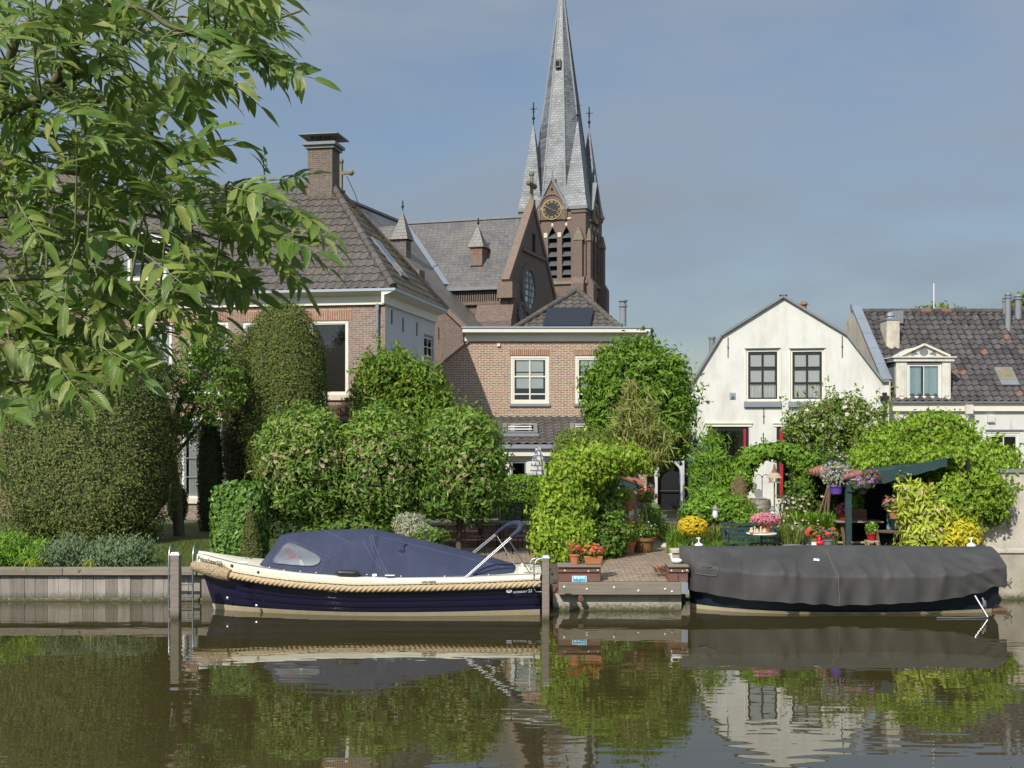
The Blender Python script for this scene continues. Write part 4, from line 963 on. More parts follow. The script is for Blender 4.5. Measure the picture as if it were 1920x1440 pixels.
# valley flashing, seen as a pale line down the roofs
q = FC.front
va = Vector((0,vt,z0+.04)); vb = Vector(((z0-zE_)/m, vt-(z0-zE_)/m if False else vE, zE_+.04)); b.beam(va+Vector((.05,-.03,.05)), vb+Vector((.05,-.03,.05)), .32, .03); b.build('valley_flashing', M['zinc'], CH)
# small ventilation turrets on the roofs
def turret(base, ax, w, h, spire, nm='roof_turret'):
    """base: point on the roof, ax: +1 faces the water, 0 faces +u"""
    x, y, z = base; b = MB(); b.box(x-w,x+w,y-w,y+w*3,z-.4,z+h); o = b.build(nm, M['coping'], CH)
    b = MB(); b.poly(*[(x+w*.5*sx,y-w-.01,z+.18+hh) for sx,hh in ((-1,0),(1,0),(1,h*.5),(0,h*.75),(-1,h*.5))]); b.cur = 0; b.poly(*[(x+w+.01,y+w*.5*sx,z+.18+hh) for sx,hh in ((-1,0),(1,0),(1,h*.5),(0,h*.75),(-1,h*.5))]); b.build('louvre', M['turret_red'], o, fixn=False)
    e = w*1.35; b = MB(); ap = (x,y,z+h+spire); c = [(x-e,y-e,z+h),(x+e,y-e,z+h),(x+e,y+e,z+h),(x-e,y+e,z+h)]
    for i in range(4): b.poly(c[i], c[(i+1)%4], ap)
    b.poly((x-e,y,z+h+.05),(x+e,y,z+h+.05),(x+e,y+w*4.5,z+h-.1),(x-e,y+w*4.5,z+h-.1)); b.poly((x-e,y,z+h+.05),(x,y,z+h+spire*.45),(x,y+w*4.5,z+h+spire*.45),(x-e,y+w*4.5,z+h-.1)); b.poly((x+e,y,z+h+.05),(x+e,y+w*4.5,z+h-.1),(x,y+w*4.5,z+h+spire*.45),(x,y,z+h+spire*.45))
    b.build('turret_roof', M['slate_roof'], o, fixn=False)
    b = MB(); b.tube([ap,(x,y,z+h+spire*1.3)], .04, 5); b.ball((x,y,z+h+spire*1.1), .08, 6, 5); b.build('finial', M['copper'], o)
p = tr_pt(899, 486); turret((p.x,p.y-.2,p.z), 1, .33, (FC.front(899,464,p.y)[1]-p.z)*.9, 1.2)
def nv_pt(px, py):
    d = FC.ray(px, py); nrm = Vector((m,0,1)).normalized(); P = Vector((0,0,z0)); t = (P-FC.c).dot(nrm)/d.dot(nrm); return FC.c+d*t
p = nv_pt(755, 472); x, y, z = p; h = FC.front(755,447,y)[1]-z
b = MB(); h *= .85; b.box(x-2.6,x+.32,y-.32,y+.32,z-.4,z+h); o = b.build('roof_turret', M['slate_roof'], CH)
b = MB(); b.box(x+.321,x+.34,y-.2,y+.2,z+.1,z+h-.15); b.build('louvre', M['turret_red'], o)
b = MB(); e = .45; ap = (x,y,z+h+1.5); c = [(x-e,y-e,z+h),(x+e,y-e,z+h),(x+e,y+e,z+h),(x-e,y+e,z+h)]
for i in range(4): b.poly(c[i], c[(i+1)%4], ap)
b.extrudex([(y-e,z+h+.01),(y+e,z+h+.01),(y,z+h+.75)], x-2.9, x); b.build('turret_roof', M['slate_roof'], o)
b = MB(); b.tube([ap,(x,y,z+h+2.0)], .035, 5); b.ball((x,y,z+h+1.7), .08, 6, 5); b.build('finial', M['copper'], o)


YT = 92.0
FT = Frame((1036-960)/FPX*YT, YT, math.radians(18))
TW = bpy.data.objects.new('tower', None); COL.objects.link(TW); TW.parent = CH
TW.matrix_world = Matrix.Translation(FT.o) @ Matrix.Rotation(-FT.th, 4, 'Z')
TW.matrix_parent_inverse = Matrix.Identity(4)
bpy.context.view_layer.update(); TW.matrix_local = CH.matrix_world.inverted() @ (Matrix.Translation(FT.o) @ Matrix.Rotation(-FT.th, 4, 'Z'))
def t_(px, py): return FT.front(px, py)
a = (t_(1098,450)[0]-t_(975,450)[0])/2; SW = 2*a
zC = t_(1036,388)[1]; zL0 = t_(1036,522)[1]; zLs = t_(1036,444)[1]; zLt = t_(1036,426)[1]
lw_ = (t_(1042,470)[0]-t_(1025,470)[0])/2; lc = [0-(t_(1060,470)[0]-t_(1034,470)[0]), 0, t_(1060,470)[0]-t_(1034,470)[0]]
def turned(b, k):    # turn a front-face piece onto face k of the tower
    R = Matrix.Rotation(k*PI/2, 3, 'Z'); c = Vector((0, a, 0))
    b.v = [tuple(R @ (Vector(p)-c) + c) for p in b.v]; return b
def lancet(c, n=6, g=0):
    w = lw_+g; pts = [(c-w, zLs), (c-w, zL0-g)] + [(c+w, zL0-g), (c+w, zLs)]
    top = [(c+w*(1-math.sin(PI/2*k/n)*1.0), zLs+(zLt-zLs+g)*math.sin(PI/2*k/n)**.8) for k in range(1,n+1)]
    lft = [(2*c-x, z) for x, z in top[:-1]][::-1]
    return pts + top + lft
wallb = MB(); 
hl = [(c-lw_, c+lw_, zL0, zLt) for c in lc]
for k in (0, 1, 3, 2):
    b = MB(); wall_holes(b, -a, a, .4, zC, hl, 0, .5)
    for c in lc:   # spandrels of the pointed heads
        pts = lancet(c); n = 6; tops = pts[4:4+n]
        prev = (c+lw_, zLs)
        for q in tops:
            for s in (1,-1): b.poly(*[(c+s*(x-c),0,z) for x,z in (prev,(c+lw_,prev[1]),(c+lw_,q[1]),q)])
            prev = q
    turned(b, k); wallb.add(b.v, b.f)
wallb.build('tower_wall', M['brick_church'], TW, fixn=False)
b = MB(); b.box(-a+.55,a-.55,.55,2*a-.55,.4,zC-.1); b.build('tower_core', M['dark'], TW)
for k in (0, 1, 3):
    b = MB()
    for c in lc:
        for j in range(5):
            zz = zL0+.25+(zLs+.35-zL0)*j/5*1.0; b.extrudex([(.06,zz),(.06,zz+.06),(.46,zz+.46),(.46,zz+.40)], c-lw_, c+lw_)
    turned(b, k).build('louvres', M['slat'], TW)
    b = MB()
    for c in (lc[0]/2, lc[2]/2, ): b.box(c-.14,c+.14,-.05,-.003,zLs-.05,zLs+.32)
    for c in lc: b.box(c-.08,c+.08,-.05,-.003,zLt+.05,zLt+.3)
    for s in (-1,1): b.box(s*1.35-.16,s*1.35+.16,-.08,-.003,zLt+.55,zLt+.68)
    turned(b, k).build('pale_stones', M['stone_white'], TW)
    # gable with clock
    gw = t_(1064,388)[0]; gz = t_(1036,338)[1]; gz0 = t_(1036,398)[1]
    b = MB(); b.extrude([(-gw,gz0-.6),(gw,gz0-.6),(gw,zC-.1),(0,gz),(-gw,zC-.1)], -.16, 1.6); turned(b, k).build('clock_gable', M['brick_church'], TW)
    b = MB()
    for s in (-1,1): b.beam((s*(gw+.1),-.1,zC-.2),(0,-.1,gz+.12),.36,.14)
    b.beam((0,-.1,gz+.1),(0,-.1,gz+.75),.1,.1,(0,1,0)); turned(b, k).build('gable_coping', M['lead'], TW)
    zk = t_(1034,394)[1]; rk = .74
    b = MB(); n = 28; b.extrude([(rk*math.cos(2*PI*i/n), zk+rk*math.sin(2*PI*i/n)) for i in range(n)], -.2, -.165); turned(b, k); f = b.build('clock_face', M['black'], TW)
    b = MB()
    for i in range(12):
        an = PI/2-2*PI*i/12; d = Vector((math.cos(an),0,math.sin(an))); s = Vector((-d.z,0,d.x))
        for o_ in ((-.05,.05) if i % 3 else (-.085,0,.085)):
            p0 = Vector((0,-.215,zk))+d*rk*.70+s*o_*.8; p1 = Vector((0,-.215,zk))+d*rk*.94+s*o_; b.beam(p0, p1, .03, .05, (0,1,0))
    turned(b, k).build('numerals', M['gold'], f)
    b = MB(); n = 28
    for i in range(n):
        a0, a1 = 2*PI*i/n, 2*PI*(i+1)/n; b.extrude([(r*math.cos(t), zk+r*math.sin(t)) for r, t in ((rk,a0),(rk+.05,a0),(rk+.05,a1),(rk,a1))], -.22, -.17)
    turned(b, k).build('clock_rim', M['gold'], f)
    for nm, an, l in (('hour_hand', math.radians(90-298), .5), ('minute_hand', math.radians(90-113), .68)):
        b = MB(); d = Vector((math.cos(an),0,math.sin(an))); b.beam(Vector((0,-.235,zk))-d*.12, Vector((0,-.235,zk))+d*l, .02, .085, (0,1,0)); turned(b, k).build(nm, M['gold'], f)
    # pointed arch moulding over the clock and corner shafts
    b = MB(); pr = None
    for i in range(13):
        an = PI*i/12; q = (1.02*math.cos(an), zk+1.12*math.sin(an)+.1)
        if pr: b.beam((pr[0],-.2,pr[1]),(q[0],-.2,q[1]),.1,.1)
        pr = q
    for s in (-1,1): b.beam((s*1.02,-.2,zk+.1),(s*1.02,-.2,zk-.85),.1,.1,(0,1,0))
    turned(b, k).build('arch_moulding', M['coping'], TW)
    b = MB(); b.extrude([(.1*math.cos(2*PI*i/10), gz-.75+.12*math.sin(2*PI*i/10)) for i in range(10)], -.175, -.161); turned(b, k).build('oculus', M['dark'], TW)
    b = MB()
    for s in (-1,1): b.box(s*(a-.55)-.6 if s>0 else -a-.03, a+.03 if s>0 else -(a-.55)+.6, -.1, -.002, zC-.55, zC-.3); 
    turned(b, k).build('corbel_frieze', M['brick_dark'], TW)
    b = MB(); zs_ = t_(1036,531)[1]; b.box(-a-.12,a+.12,-.16,-.002,zs_-.12,zs_+.12); turned(b, k).build('string_course', M['sandstone'], TW)
    b = MB(); uu, z_ = t_(1064,556)
    for s in (-1,1): b.poly(*[(s*uu+x_,-.01,z_+h_) for x_,h_ in ((-.2,-.3),(.2,-.3),(.2,.15),(0,.42),(-.2,.15))])
    turned(b, k).build('lancet_window', M['dark'], TW, fixn=False)
    # buttresses with stepped stone caps at both corners
    zb0, zb1 = t_(1090,524)[1], t_(1090,452)[1]
    for s in (-1,1):
        cx = s*(a-.52); b = MB(); b.box(cx-.32,cx+.32,-.34,-.002,zb0,zb1); b.box(cx-.5,cx+.5,-.62,-.002,.4,zb0-.35)
        b.extrudex([(-.62,zb0-.35),(-.002,zb0-.35),(-.002,zb0+.25),(-.34,zb0+.15)], cx-.5, cx+.5); o = turned(b, k).build('buttress', M['brick_church'], TW)
        b = MB(); e = .42
        for i in range(5): b.cbox((cx,-.18,zb1+.14+i*.2), e*2*(1-i*.17), .4*(1-i*.15), .19)
        turned(b, k).build('buttress_cap', M['sandstone'], o)
# spire: octagon, facets parallel to the tower faces
zA = t_(1041, -62)[1]; rb = (t_(1090,340)[0]-t_(1012,340)[0])/2/math.cos(PI/8)*.98*1.46
b = MB(); c = (0, a, 0)
ring = [(rb*math.cos(PI/8+PI/4*k), a+rb*math.sin(PI/8+PI/4*k), zC-.1) for k in range(8)]
for k in range(8): b.poly(ring[k], ring[(k+1)%8], (0,a,zA))
b.build('spire', M['slate_spire'], TW, fixn=False)
b = MB()
for k in range(8): b.beam(ring[k], (0,a,zA), .12, .08)
b.build('spire_hips', M['lead'], TW)
zs_ = t_(1045,108)[1]; yy = a - (rb*math.cos(PI/8))*(zA-zs_)/(zA-zC); b = MB(); b.box(-.22,.22,yy-.3,yy+.4,zs_-.3,zs_+.35); o = b.build('spire_hatch', M['slate_roof'], TW)
b = MB(); b.poly((-.15,yy-.301,zs_-.2),(.15,yy-.301,zs_-.2),(.15,yy-.301,zs_+.22),(-.15,yy-.301,zs_+.22)); b.build('hatch_door', M['dark'], o, fixn=False)
# corner spirelets
zP = t_(1001,222)[1]; e = .98
for sx, sy, top in ((-1,0,zP), (1,0,t_(1083,216)[1]), (1,1,zP+.3), (-1,1,zP+.3)):
    cx, cy = sx*(a-e+.12), (e-.14 if sy == 0 else 2*a-e+.14); b = MB(); q = [(cx-e,cy-e,zC),(cx+e,cy-e,zC),(cx+e,cy+e,zC),(cx-e,cy+e,zC)]
    q1 = [(cx+(x-cx)*.84,cy+(y-cy)*.84,zC+.85) for x,y,_ in q]
    for i in range(4): b.poly(q[i],q[(i+1)%4],q1[(i+1)%4],q1[i]); b.poly(q1[i],q1[(i+1)%4],(cx,cy,top))
    o = b.build('spirelet', M['slate_spire'], TW, fixn=False)
    b = MB(); b.box(cx-e-.06,cx+e+.06,cy-e-.06,cy+e+.06,zC-.28,zC-.002); b.build('spirelet_cornice', M['lead'], o)
    b = MB(); b.tube([(cx,cy,top-.3),(cx,cy,top+1.5)], .05, 6); b.ball((cx,cy,top+.25),.13,8,6); b.ball((cx,cy,top+.75),.09,8,6)
    for an in range(4):
        d = Vector((math.cos(an*PI/2),math.sin(an*PI/2),0)); b.beam(Vector((cx,cy,top+.95)), Vector((cx,cy,top+1.0))+d*.3, .05, .05)
    b.build('finial', M['copper'], o)
# little stone pinnacle of the church farther right, above the middle house
pc = at(1222, 617, 70); t = thing('stone_pinnacle', 'tiny dark pointed pinnacle peeping over the round tree beside the middle house', 'pinnacle', (pc.x, 70, 0))
b = MB(); b.lathe([(.3,.65),(.3,pc.z-1.2),(.2,pc.z-1.1),(.12,pc.z-.5),(.22,pc.z-.45),(.05,pc.z-.3),(.14,pc.z-.1),(.02,pc.z+.1)], (0,0,0), 8); b.build('shaft', M['copper'], t)
# ================================================================== 6. navy sloop under its canvas cover
YB = 23.0
XB0, XB1 = -6.17, .53
B1 = thing('sloop', 'navy lapstrake sloop with cream rim, thick rope fender and blue canvas cover', 'boat', (0, YB, 0))
def lerp_tab(tab, x):
    if x <= tab[0][0]: return tab[0][1]
    for (a, p), (c, q) in zip(tab[:-1], tab[1:]):
        if x <= c:
            t = (x-a)/(c-a); return p+(q-p)*t
    return tab[-1][1]
def smooth_tab(tab, x, w=.12):
    return sum(lerp_tab(tab, x+d*w) for d in (-1,-.5,0,.5,1))/5
def hb(s):          # half beam at the rim
    if s < .5: return 1.0*(1-(1-s/.5)**2.1)**.98 if s > 0 else 0.0
    return 1.0-.17*((s-.5)/.5)**2
# heights read along the hull (photo column -> row), turned into metres at the depth of the near rim
def zrow(tab):
    out = []
    for px, py in tab:
        x = (px-960)/FPX*22.2; s = max(0, min(1, (x-XB0)/(XB1-XB0))); Y = YB-hb(s)
        x = (px-960)/FPX*Y; out.append((x, E-(py-HY)/FPX*Y))
    return out
ZG = zrow([(372,1040),(436,1057),(487,1066),(560,1075.5),(650,1082),(750,1085),(870,1083.5),(960,1080),(1015,1078)])
ZR = zrow([(362,1064),(400,1070),(436,1079.5),(500,1090),(551,1096),(667,1104),(782,1102.5),(898,1099.5),(1014,1094)])
zg = lambda x: smooth_tab(ZG, x); zr_ = lambda x: smooth_tab(ZR, x)
def stem(z): return -6.03-(z-.63)*.32 if z > -.1 else -5.77+(-.1-z)*1.2
def hull_pt(s, zt, side, off=0.0):
    x1 = XB1-.0
    xs_ = stem(.6)+(x1-stem(.6))*s; top = zr_(xs_); z = -.32+(top+.32)*zt
    x = stem(z)+(x1-stem(z))*s
    w = .35+.45*min(1, s*1.6); k = max(0, zt-.0)
    y = hb(s)*(w*.75+(1-w*.75)*k**.55)-.03
    if zt < .3: y *= .80+.20*zt/.3
    return (x, side*max(0, y+off if s > .01 else .0), z)
b = MB(); NS = 44; NP = 7
for side in (-1, 1):
    for k in range(NP):
        r = []
        for tt, off in ((k/NP, .024), (k/NP+.012, .027), ((k+1)/NP, .0)):
            r.append([hull_pt(i/NS, tt, side, off*min(1, i/6)) for i in range(NS+1)])
        b.grid(r)
    tr = []
for k in range(NP):
    for t0, t1 in ((k/NP,(k+1)/NP),):
        b.poly(hull_pt(1,t0,-1,.02), hull_pt(1,t0,1,.02), hull_pt(1,t1,1), hull_pt(1,t1,-1))
b.build('hull', M['hull'], B1, smooth=28)
# cream stripe along the waterline
b = MB()
for side in (-1, 1):
    r = []
    for i in range(NS+1):
        s = i/NS; p = []
        for z in (-.06, .02, .075+.04*(abs(s-.5)*2)**2):
            top = zr_(stem(.3)+(XB1-stem(.3))*s); q = hull_pt(s, (z+.32)/(top+.32), side, .032*min(1, i/4)); p.append((q[0]-.014*(i < 2), q[1], z))
        r.append(p)
    b.grid(r)
b.build('boot_stripe', M['bootstripe'], B1, smooth=40)
# rim strake and deck
b = MB()
for side in (-1, 1):
    r = []
    for i in range(NS*2+1):
        s = i/(NS*2); x = XB0+(XB1-XB0)*s; h = hb(s)+.03; zt, zl = zg(x), zr_(x)+.075; y = side*h
        ins = side*min(h, .22)
        r.append([(x+.05,side*max(0,h-.05),zl-.004),(x,y,zl),(x-.005,side*(h+.012),zl+.03),(x,y,zt-.02),(x+.01,y-side*min(h,.02),zt),(x+.02,y-ins,zt+.02)])
    b.grid(r)
r = [[(XB0+(XB1-XB0)*i/NS+.03, (hb(i/NS)+.03)*t*.98, zg(XB0+(XB1-XB0)*i/NS)+.012+.05*(1-t*t)) for t in (-.9,-.5,0,.5,.9)] for i in range(NS+1)]
b.grid(r); x = XB1; b.poly((x,-hb(1)-.03,zr_(x)+.07),(x,hb(1)+.03,zr_(x)+.07),(x,hb(1)+.03,zg(x)),(x,-hb(1)-.03,zg(x)))
b.build('rim', M['gelcoat'], B1, smooth=35)
# three-strand rope round the rim
def rim_path(n, s0=.06):
    pts = []
    for i in range(n+1):
        s = 1-(1-s0)*i/n; x = XB0+(XB1-XB0)*s; pts.append(Vector((x, -(hb(s)+.045), zr_(x))))
    return pts
for side in (-1, 1):
    path = rim_path(420); b = MB()
    if side == 1: path = [Vector((p.x, -p.y, p.z)) for p in path]; path = path[::5]
    L = 0; ph = [0]
    for a, c in zip(path[:-1], path[1:]): L += (c-a).length; ph.append(L)
    for k in range(3):
        pts = []
        for i, p in enumerate(path):
            d = (path[min(i+1,len(path)-1)]-path[max(i-1,0)]).normalized(); u = Vector((0,0,1)); v = d.cross(u).normalized()
            an = -ph[i]/.30*2*PI+k*2*PI/3; pts.append(p+(u*math.cos(an)+v*math.sin(an))*.031)
        b.tube(pts, .036, 7)
    b.build('rope_fender', M['rope'], B1, smooth=60)
# braided bow fender
t = NT('braided_coir'); v = t.coords((1,1,1)); vo = t.new('ShaderNodeTexVoronoi'); vo.inputs['Scale'].default_value = 34; t.link(v, vo.inputs['Vector'])
c = t.mix(t.ramp(vo.outputs['Distance'], .1, .75), (.60,.47,.29), (.25,.18,.10)); t.link(c, t.b.inputs['Base Color']); t.b.inputs['Roughness'].default_value = .9
t.bump(t.math('SUBTRACT', 1.0, vo.outputs['Distance']), 1.0, .02); M['braid'] = t.m
b = MB(); pts = []; rs = []
for i in range(29):
    a = (i-14)/14; s = abs(a)*.115; x = XB0+(XB1-XB0)*s-.04*(1-abs(a)); y = (hb(s)+.04)*(1 if a > 0 else -1)
    if abs(a) < .1: y = a*.6
    pts.append((x, y, zr_(x)+.02*(1-abs(a)))); rs.append(.105+.05*math.sin(PI*min(1, (1-abs(a))*1.1+.1))*.9)
b.tube(pts, rs, 14); b.build('bow_fender', M['braid'], B1, smooth=60)
# canvas cover
RG = [((px-960)/FPX*YB, E-(py-HY)/FPX*YB) for px, py in ((486,1063),(527,1003),(560,998),(609,994),(697,991),(730,998),(790,1012),(860,1029),(930,1048),(966,1058),(971,1072))]
CX0, CX1 = RG[0][0], RG[-1][0]
def cov(x, t, out=0.0):
    s = (x-XB0)/(XB1-XB0); bw = max(.05, hb(s)-.07); ze = zg(x)-.005; zr = max(ze+.01, lerp_tab(RG, x) if x < RG[3][0] else smooth_tab(RG, x, .05))
    zr = zr if x < RG[3][0] else zr
    p = 2.0 if x > -2.6 else 2.4
    sag = .018*math.sin((x+1.2)*6.5)*(1-abs(t))*abs(t)*2
    z = ze+(zr-ze)*(1-abs(t)**p)-sag
    pt = Vector((x, t*bw, z)); n = Vector((0, t*1.2, 1-abs(t)*.55)).normalized()
    return pt+n*out
GX = [CX0+(CX1-CX0)*i/120 for i in range(121)]; GT = [-1+2*j/44 for j in range(45)]
b = MB(); b.grid([[cov(x, t) for t in GT] for x in GX])
b.grid([[Vector(cov(x,-1)), Vector(cov(x,-1))+Vector((0,-.012,-.03))] for x in GX])
CV = b.build('canvas_cover', M['canvas'], B1, smooth=50)
_gx = np.linspace(CX0, CX1, 500); _gt = np.linspace(-1, .3, 260)
_pts = np.array([[tuple(cov(float(x), float(t))) for t in _gt] for x in _gx]).reshape(-1, 3)
_px = 960+FPX*_pts[:,0]/(_pts[:,1]+YB); _py = HY-FPX*(_pts[:,2]-E)/(_pts[:,1]+YB)
def covpx(px, py, out):
    i = int(np.argmin((_px-px)**2+(_py-py)**2)); return cov(float(_gx[i//260]), float(_gt[i%260]), out)
def covline(pts, out=.004, step=5):
    r = []
    for (a, b_), (c, d) in zip(pts[:-1], pts[1:]):
        n = max(1, int(math.hypot(c-a, d-b_)/step))
        for i in range(n): r.append(covpx(a+(c-a)*i/n, b_+(d-b_)*i/n, out))
    r.append(covpx(*pts[-1], out)); q = [r[0]]
    for p in r[1:]:
        if (p-q[-1]).length > .02: q.append(p)
    return [q[0]]+[(q[i-1]+q[i]*2+q[i+1])/4 for i in range(1, len(q)-1)]+[q[-1]]
for pl_ in ([(538,1011),(580,1028),(620,1047)], [(582,1074),(600,1061),(620,1047),(662,1021),(692,1003)], [(609,995),(634,1007),(662,1021)], [(694,1003),(697,1025),(707,1050),(724,1080)], [(698,1003),(703,1024),(713,1048),(729,1079)], [(680,1014),(695,1042),(714,1070)], [(702,1004),(780,1023),(860,1043),(945,1064)], [(527,1004),(505,1035),(490,1061)]):
    b = MB(); b.tube(covline(pl_, .003), .0065, 6); b.build('seam', M['seam'], CV, smooth=60)
def covpatch(poly, out, nm, m, rings=7):
    cx = sum(p[0] for p in poly)/len(poly); cy = sum(p[1] for p in poly)/len(poly); pl = []
    for i in range(len(poly)):
        a, c = poly[i], poly[(i+1)%len(poly)]; pl += [(a[0]+(c[0]-a[0])*k/3, a[1]+(c[1]-a[1])*k/3) for k in range(3)]
    pl.append(pl[0]); b = MB(); b.grid([[covpx(cx+(p[0]-cx)*max(.02,r/rings), cy+(p[1]-cy)*max(.02,r/rings), out) for p in pl] for r in range(rings+1)])
    return b.build(nm, m, CV, smooth=60)
win = [(511,1050),(519,1039),(533,1022),(541,1017),(553,1020),(594,1040),(602,1047),(602,1053),(594,1060),(582,1062),(550,1060),(520,1057),(513,1055)]
M['lining'] = mat('window_lining', (.26,.27,.27), .3, .25, 5)
M['jacket'] = mat('red_life_jacket', (.40,.10,.08), .6, .2, 6)
covpatch(win, .006, 'window_lining', M['lining'])
covpatch([(530,1028),(541,1023),(545,1030),(538,1034)], .009, 'life_jacket', M['jacket'], 3); covpatch([(542,1038),(548,1034),(556,1040),(552,1048),(540,1047)], .009, 'life_jacket', M['jacket'], 3)
covpatch([(561,1052),(564,1049),(571,1060),(563,1061)], .009, 'card', M['plastic_white'], 3)
covpatch(win, .016, 'clear_window', M['vinyl'])
b = MB(); b.tube(covline(win+[win[0]], .014, 4), .008, 6); b.build('window_hem', M['seam'], CV, smooth=60)
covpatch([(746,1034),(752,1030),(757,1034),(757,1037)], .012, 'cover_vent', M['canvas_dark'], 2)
b = MB(); b.tube(covline([(762,1021),(755,1025),(757,1034)], .012, 2), .02, 6); b.build('vent_hood', M['canvas'], CV, smooth=60)
b = MB()
for px, py in ((505,1064),(533,1069),(563,1072),(593,1074),(688,1078),(752,1081),(834,1081),(875,1080),(916,1078)):
    p = covpx(px, py, .012); b.ball(p, (.013,.013,.013), 8, 5)
o = b.build('snap_fasteners', M['plastic_white'], CV, smooth=60); o['kind'] = 'stuff'
covpatch([(698,1076.5),(706.5,1076.5),(706.5,1081),(698,1081)], .012, 'label_patch', M['plastic_white'], 2)
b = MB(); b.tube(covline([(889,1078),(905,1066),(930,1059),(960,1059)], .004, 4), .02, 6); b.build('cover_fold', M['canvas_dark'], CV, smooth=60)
# long black fender on the rim
a_, c_ = at(629,1074.5,21.98), at(673,1076,21.98); b = MB(); n = 9; q = []; r = []
for i in range(n+4):
    t = i/(n+3); q.append(a_+(c_-a_)*t-Vector((0,YB,0))+Vector((0,.03,0))); r.append(.062*math.sqrt(max(.05,1-abs(2*t-1)**6)))
b.tube(q, r, 12); b.tube([q[0]-Vector((.05,0,0)), q[0]], .015, 6); b.tube([q[-1], q[-1]+Vector((.05,0,0))], .015, 6); b.build('fender', M['rubber'], B1, smooth=60)
# bimini frame
def L_(px, py, Y): return at(px, py, Y)-Vector((0,YB,0))
b = MB(); b.tube([L_(871,1083,22.06), L_(957,1007,22.15)], .013, 7); b.tube([L_(875,1082.5,22.07), L_(960.5,1008,22.16)], .012, 7); b.build('frame_pole', M['steel'], B1, smooth=60)
b = MB(); b.tube([L_(874,1046,23.9), L_(930,1000,23.85)], .013, 7); b.tube([L_(879,1046,23.9), L_(933,1001,23.85)], .012, 7); b.build('frame_pole', M['steel'], B1, smooth=60)
b = MB(); b.tube([L_(954,1012,22.15), L_(996,1079,22.25)], .011, 7); b.build('brace', M['steel'], B1, smooth=60)
b = MB(); b.tube([L_(932,1005,23.8), L_(967,1063,23.6)], .010, 7); b.build('brace', M['steel'], B1, smooth=60)
b = MB(); b.tube([L_(930,1001,23.85), L_(940,993,23.75), L_(953,985,23.45), L_(966,981.5,23.1), L_(974,982,22.8), L_(977.5,987,22.5), L_(972,996,22.25), L_(957,1007.5,22.15)], [.03,.042,.055,.062,.066,.06,.052,.034], 10); b.build('folded_bimini', M['canvas'], B1, smooth=60)
# stern ladder, cleats, lights
b = MB(); x = XB1+.06
b.tube([L_(991,1064,22.5), L_(997,1049,22.5), L_(1006,1046.5,22.5), L_(1016,1047,22.5)], .012, 7); b.tube([L_(1001,1061,22.3), L_(1007,1049,22.3), L_(1018,1047,22.3)], .012, 7)
b.tube([L_(1001,1058,22.12), L_(1001.5,1104,22.12), L_(1005,1109.5,22.12), L_(1020,1110,22.12)], .012, 7); b.tube([L_(1000,1059,22.12), L_(1018,1058,22.3)], .010, 7); b.build('stern_ladder', M['steel'], B1, smooth=60)
def cleat(px, py, Y):
    p = L_(px, py, Y); b = MB(); b.tube([p+Vector((-.09,0,.05)), p+Vector((.09,0,.05))], .014, 6); b.tube([p+Vector((-.03,0,0)), p+Vector((-.03,0,.05))], .013, 6); b.tube([p+Vector((.03,0,0)), p+Vector((.03,0,.05))], .013, 6); b.box(p.x-.07,p.x+.07,p.y-.02,p.y+.02,p.z-.015,p.z+.004); b.build('cleat', M['steel'], B1, smooth=50)
cleat(455, 1060, 22.55); cleat(731, 1084, 22.02); cleat(990, 1077, 22.3)
p = L_(461, 1058, 23.0); b = MB(); b.tube([p, p+Vector((0,0,.12))], .03, 8); b.tube([p+Vector((.09,0,0)), p+Vector((.09,0,.12))], .03, 8); b.tube([p+Vector((-.06,0,.08)), p+Vector((.15,0,.08))], .016, 6); b.build('bollard', M['steel'], B1, smooth=50)
for px, py in ((434.5,1060.5),(484.5,1073)):
    x = (px-960)/FPX*22.4; s = (x-XB0)/(XB1-XB0); Y = YB-hb(s)-.04; p = L_(px, py, Y); b = MB(); b.ball(p, (.03,.03,.03), 8, 6); b.build('rim_fitting', M['copper'], B1, smooth=60)
for px, py in ((426.5,1122),(481,1136)):
    x = (px-960)/FPX*22.4; s = (x-XB0)/(XB1-XB0); q = hull_pt(s, .58, -1, .03); Y = YB+q[1]; p = L_(px, py, Y); b = MB(); b.lathe([(.03,0),(.03,.02),(.012,.03)], (0,0,0), 10); b.v = [(p.x+x_, p.y-z_+.02, p.z+y_) for x_,y_,z_ in b.v]; b.build('skin_fitting', M['steel'], B1, smooth=40)
p = L_(982,1066,22.7); b = MB(); b.box(p.x-.1,p.x+.12,p.y-.15,p.y+.15,p.z-.1,p.z+.05); b.ball((p.x-.02,p.y-.1,p.z+.08),(.05,.05,.04),8,6); b.build('stern_locker', M['gelcoat'], B1, bevel=.01)
# lettering
def rim_matrix(pxa, pxb, pya, pyb, lift=.016, band=0):
    r = []
    for px, py in ((pxa,pya),(pxb,pyb)):
        x = (px-960)/FPX*22.5
        for _ in range(4):
            s = max(0,(x-XB0)/(XB1-XB0)); Y = YB-hb(s)-.03-.012; x = (px-960)/FPX*Y
        r.append(L_(px, py, Y))
    X = (r[1]-r[0]).normalized(); N = Vector((X.y,-X.x,0)).normalized()
    if N.y > 0: N = -N
    Z = N; Yv = Z.cross(X).normalized(); o = r[0]+N*lift
    return Matrix(((X.x,Yv.x,Z.x,o.x),(X.y,Yv.y,Z.y,o.y),(X.z,Yv.z,Z.z,o.z),(0,0,0,1))), (r[1]-r[0]).length
def fit_text(nm, txt, m, mtx, length, shear=0, bold=0):
    o = text_part(nm, txt, 1.0, m, B1, Matrix.Identity(4), shear, bold); w = max(v.co.x for v in o.data.vertices)
    o.data.transform(mtx @ Matrix.Diagonal((length/w, length/w, 1, 1))); return o
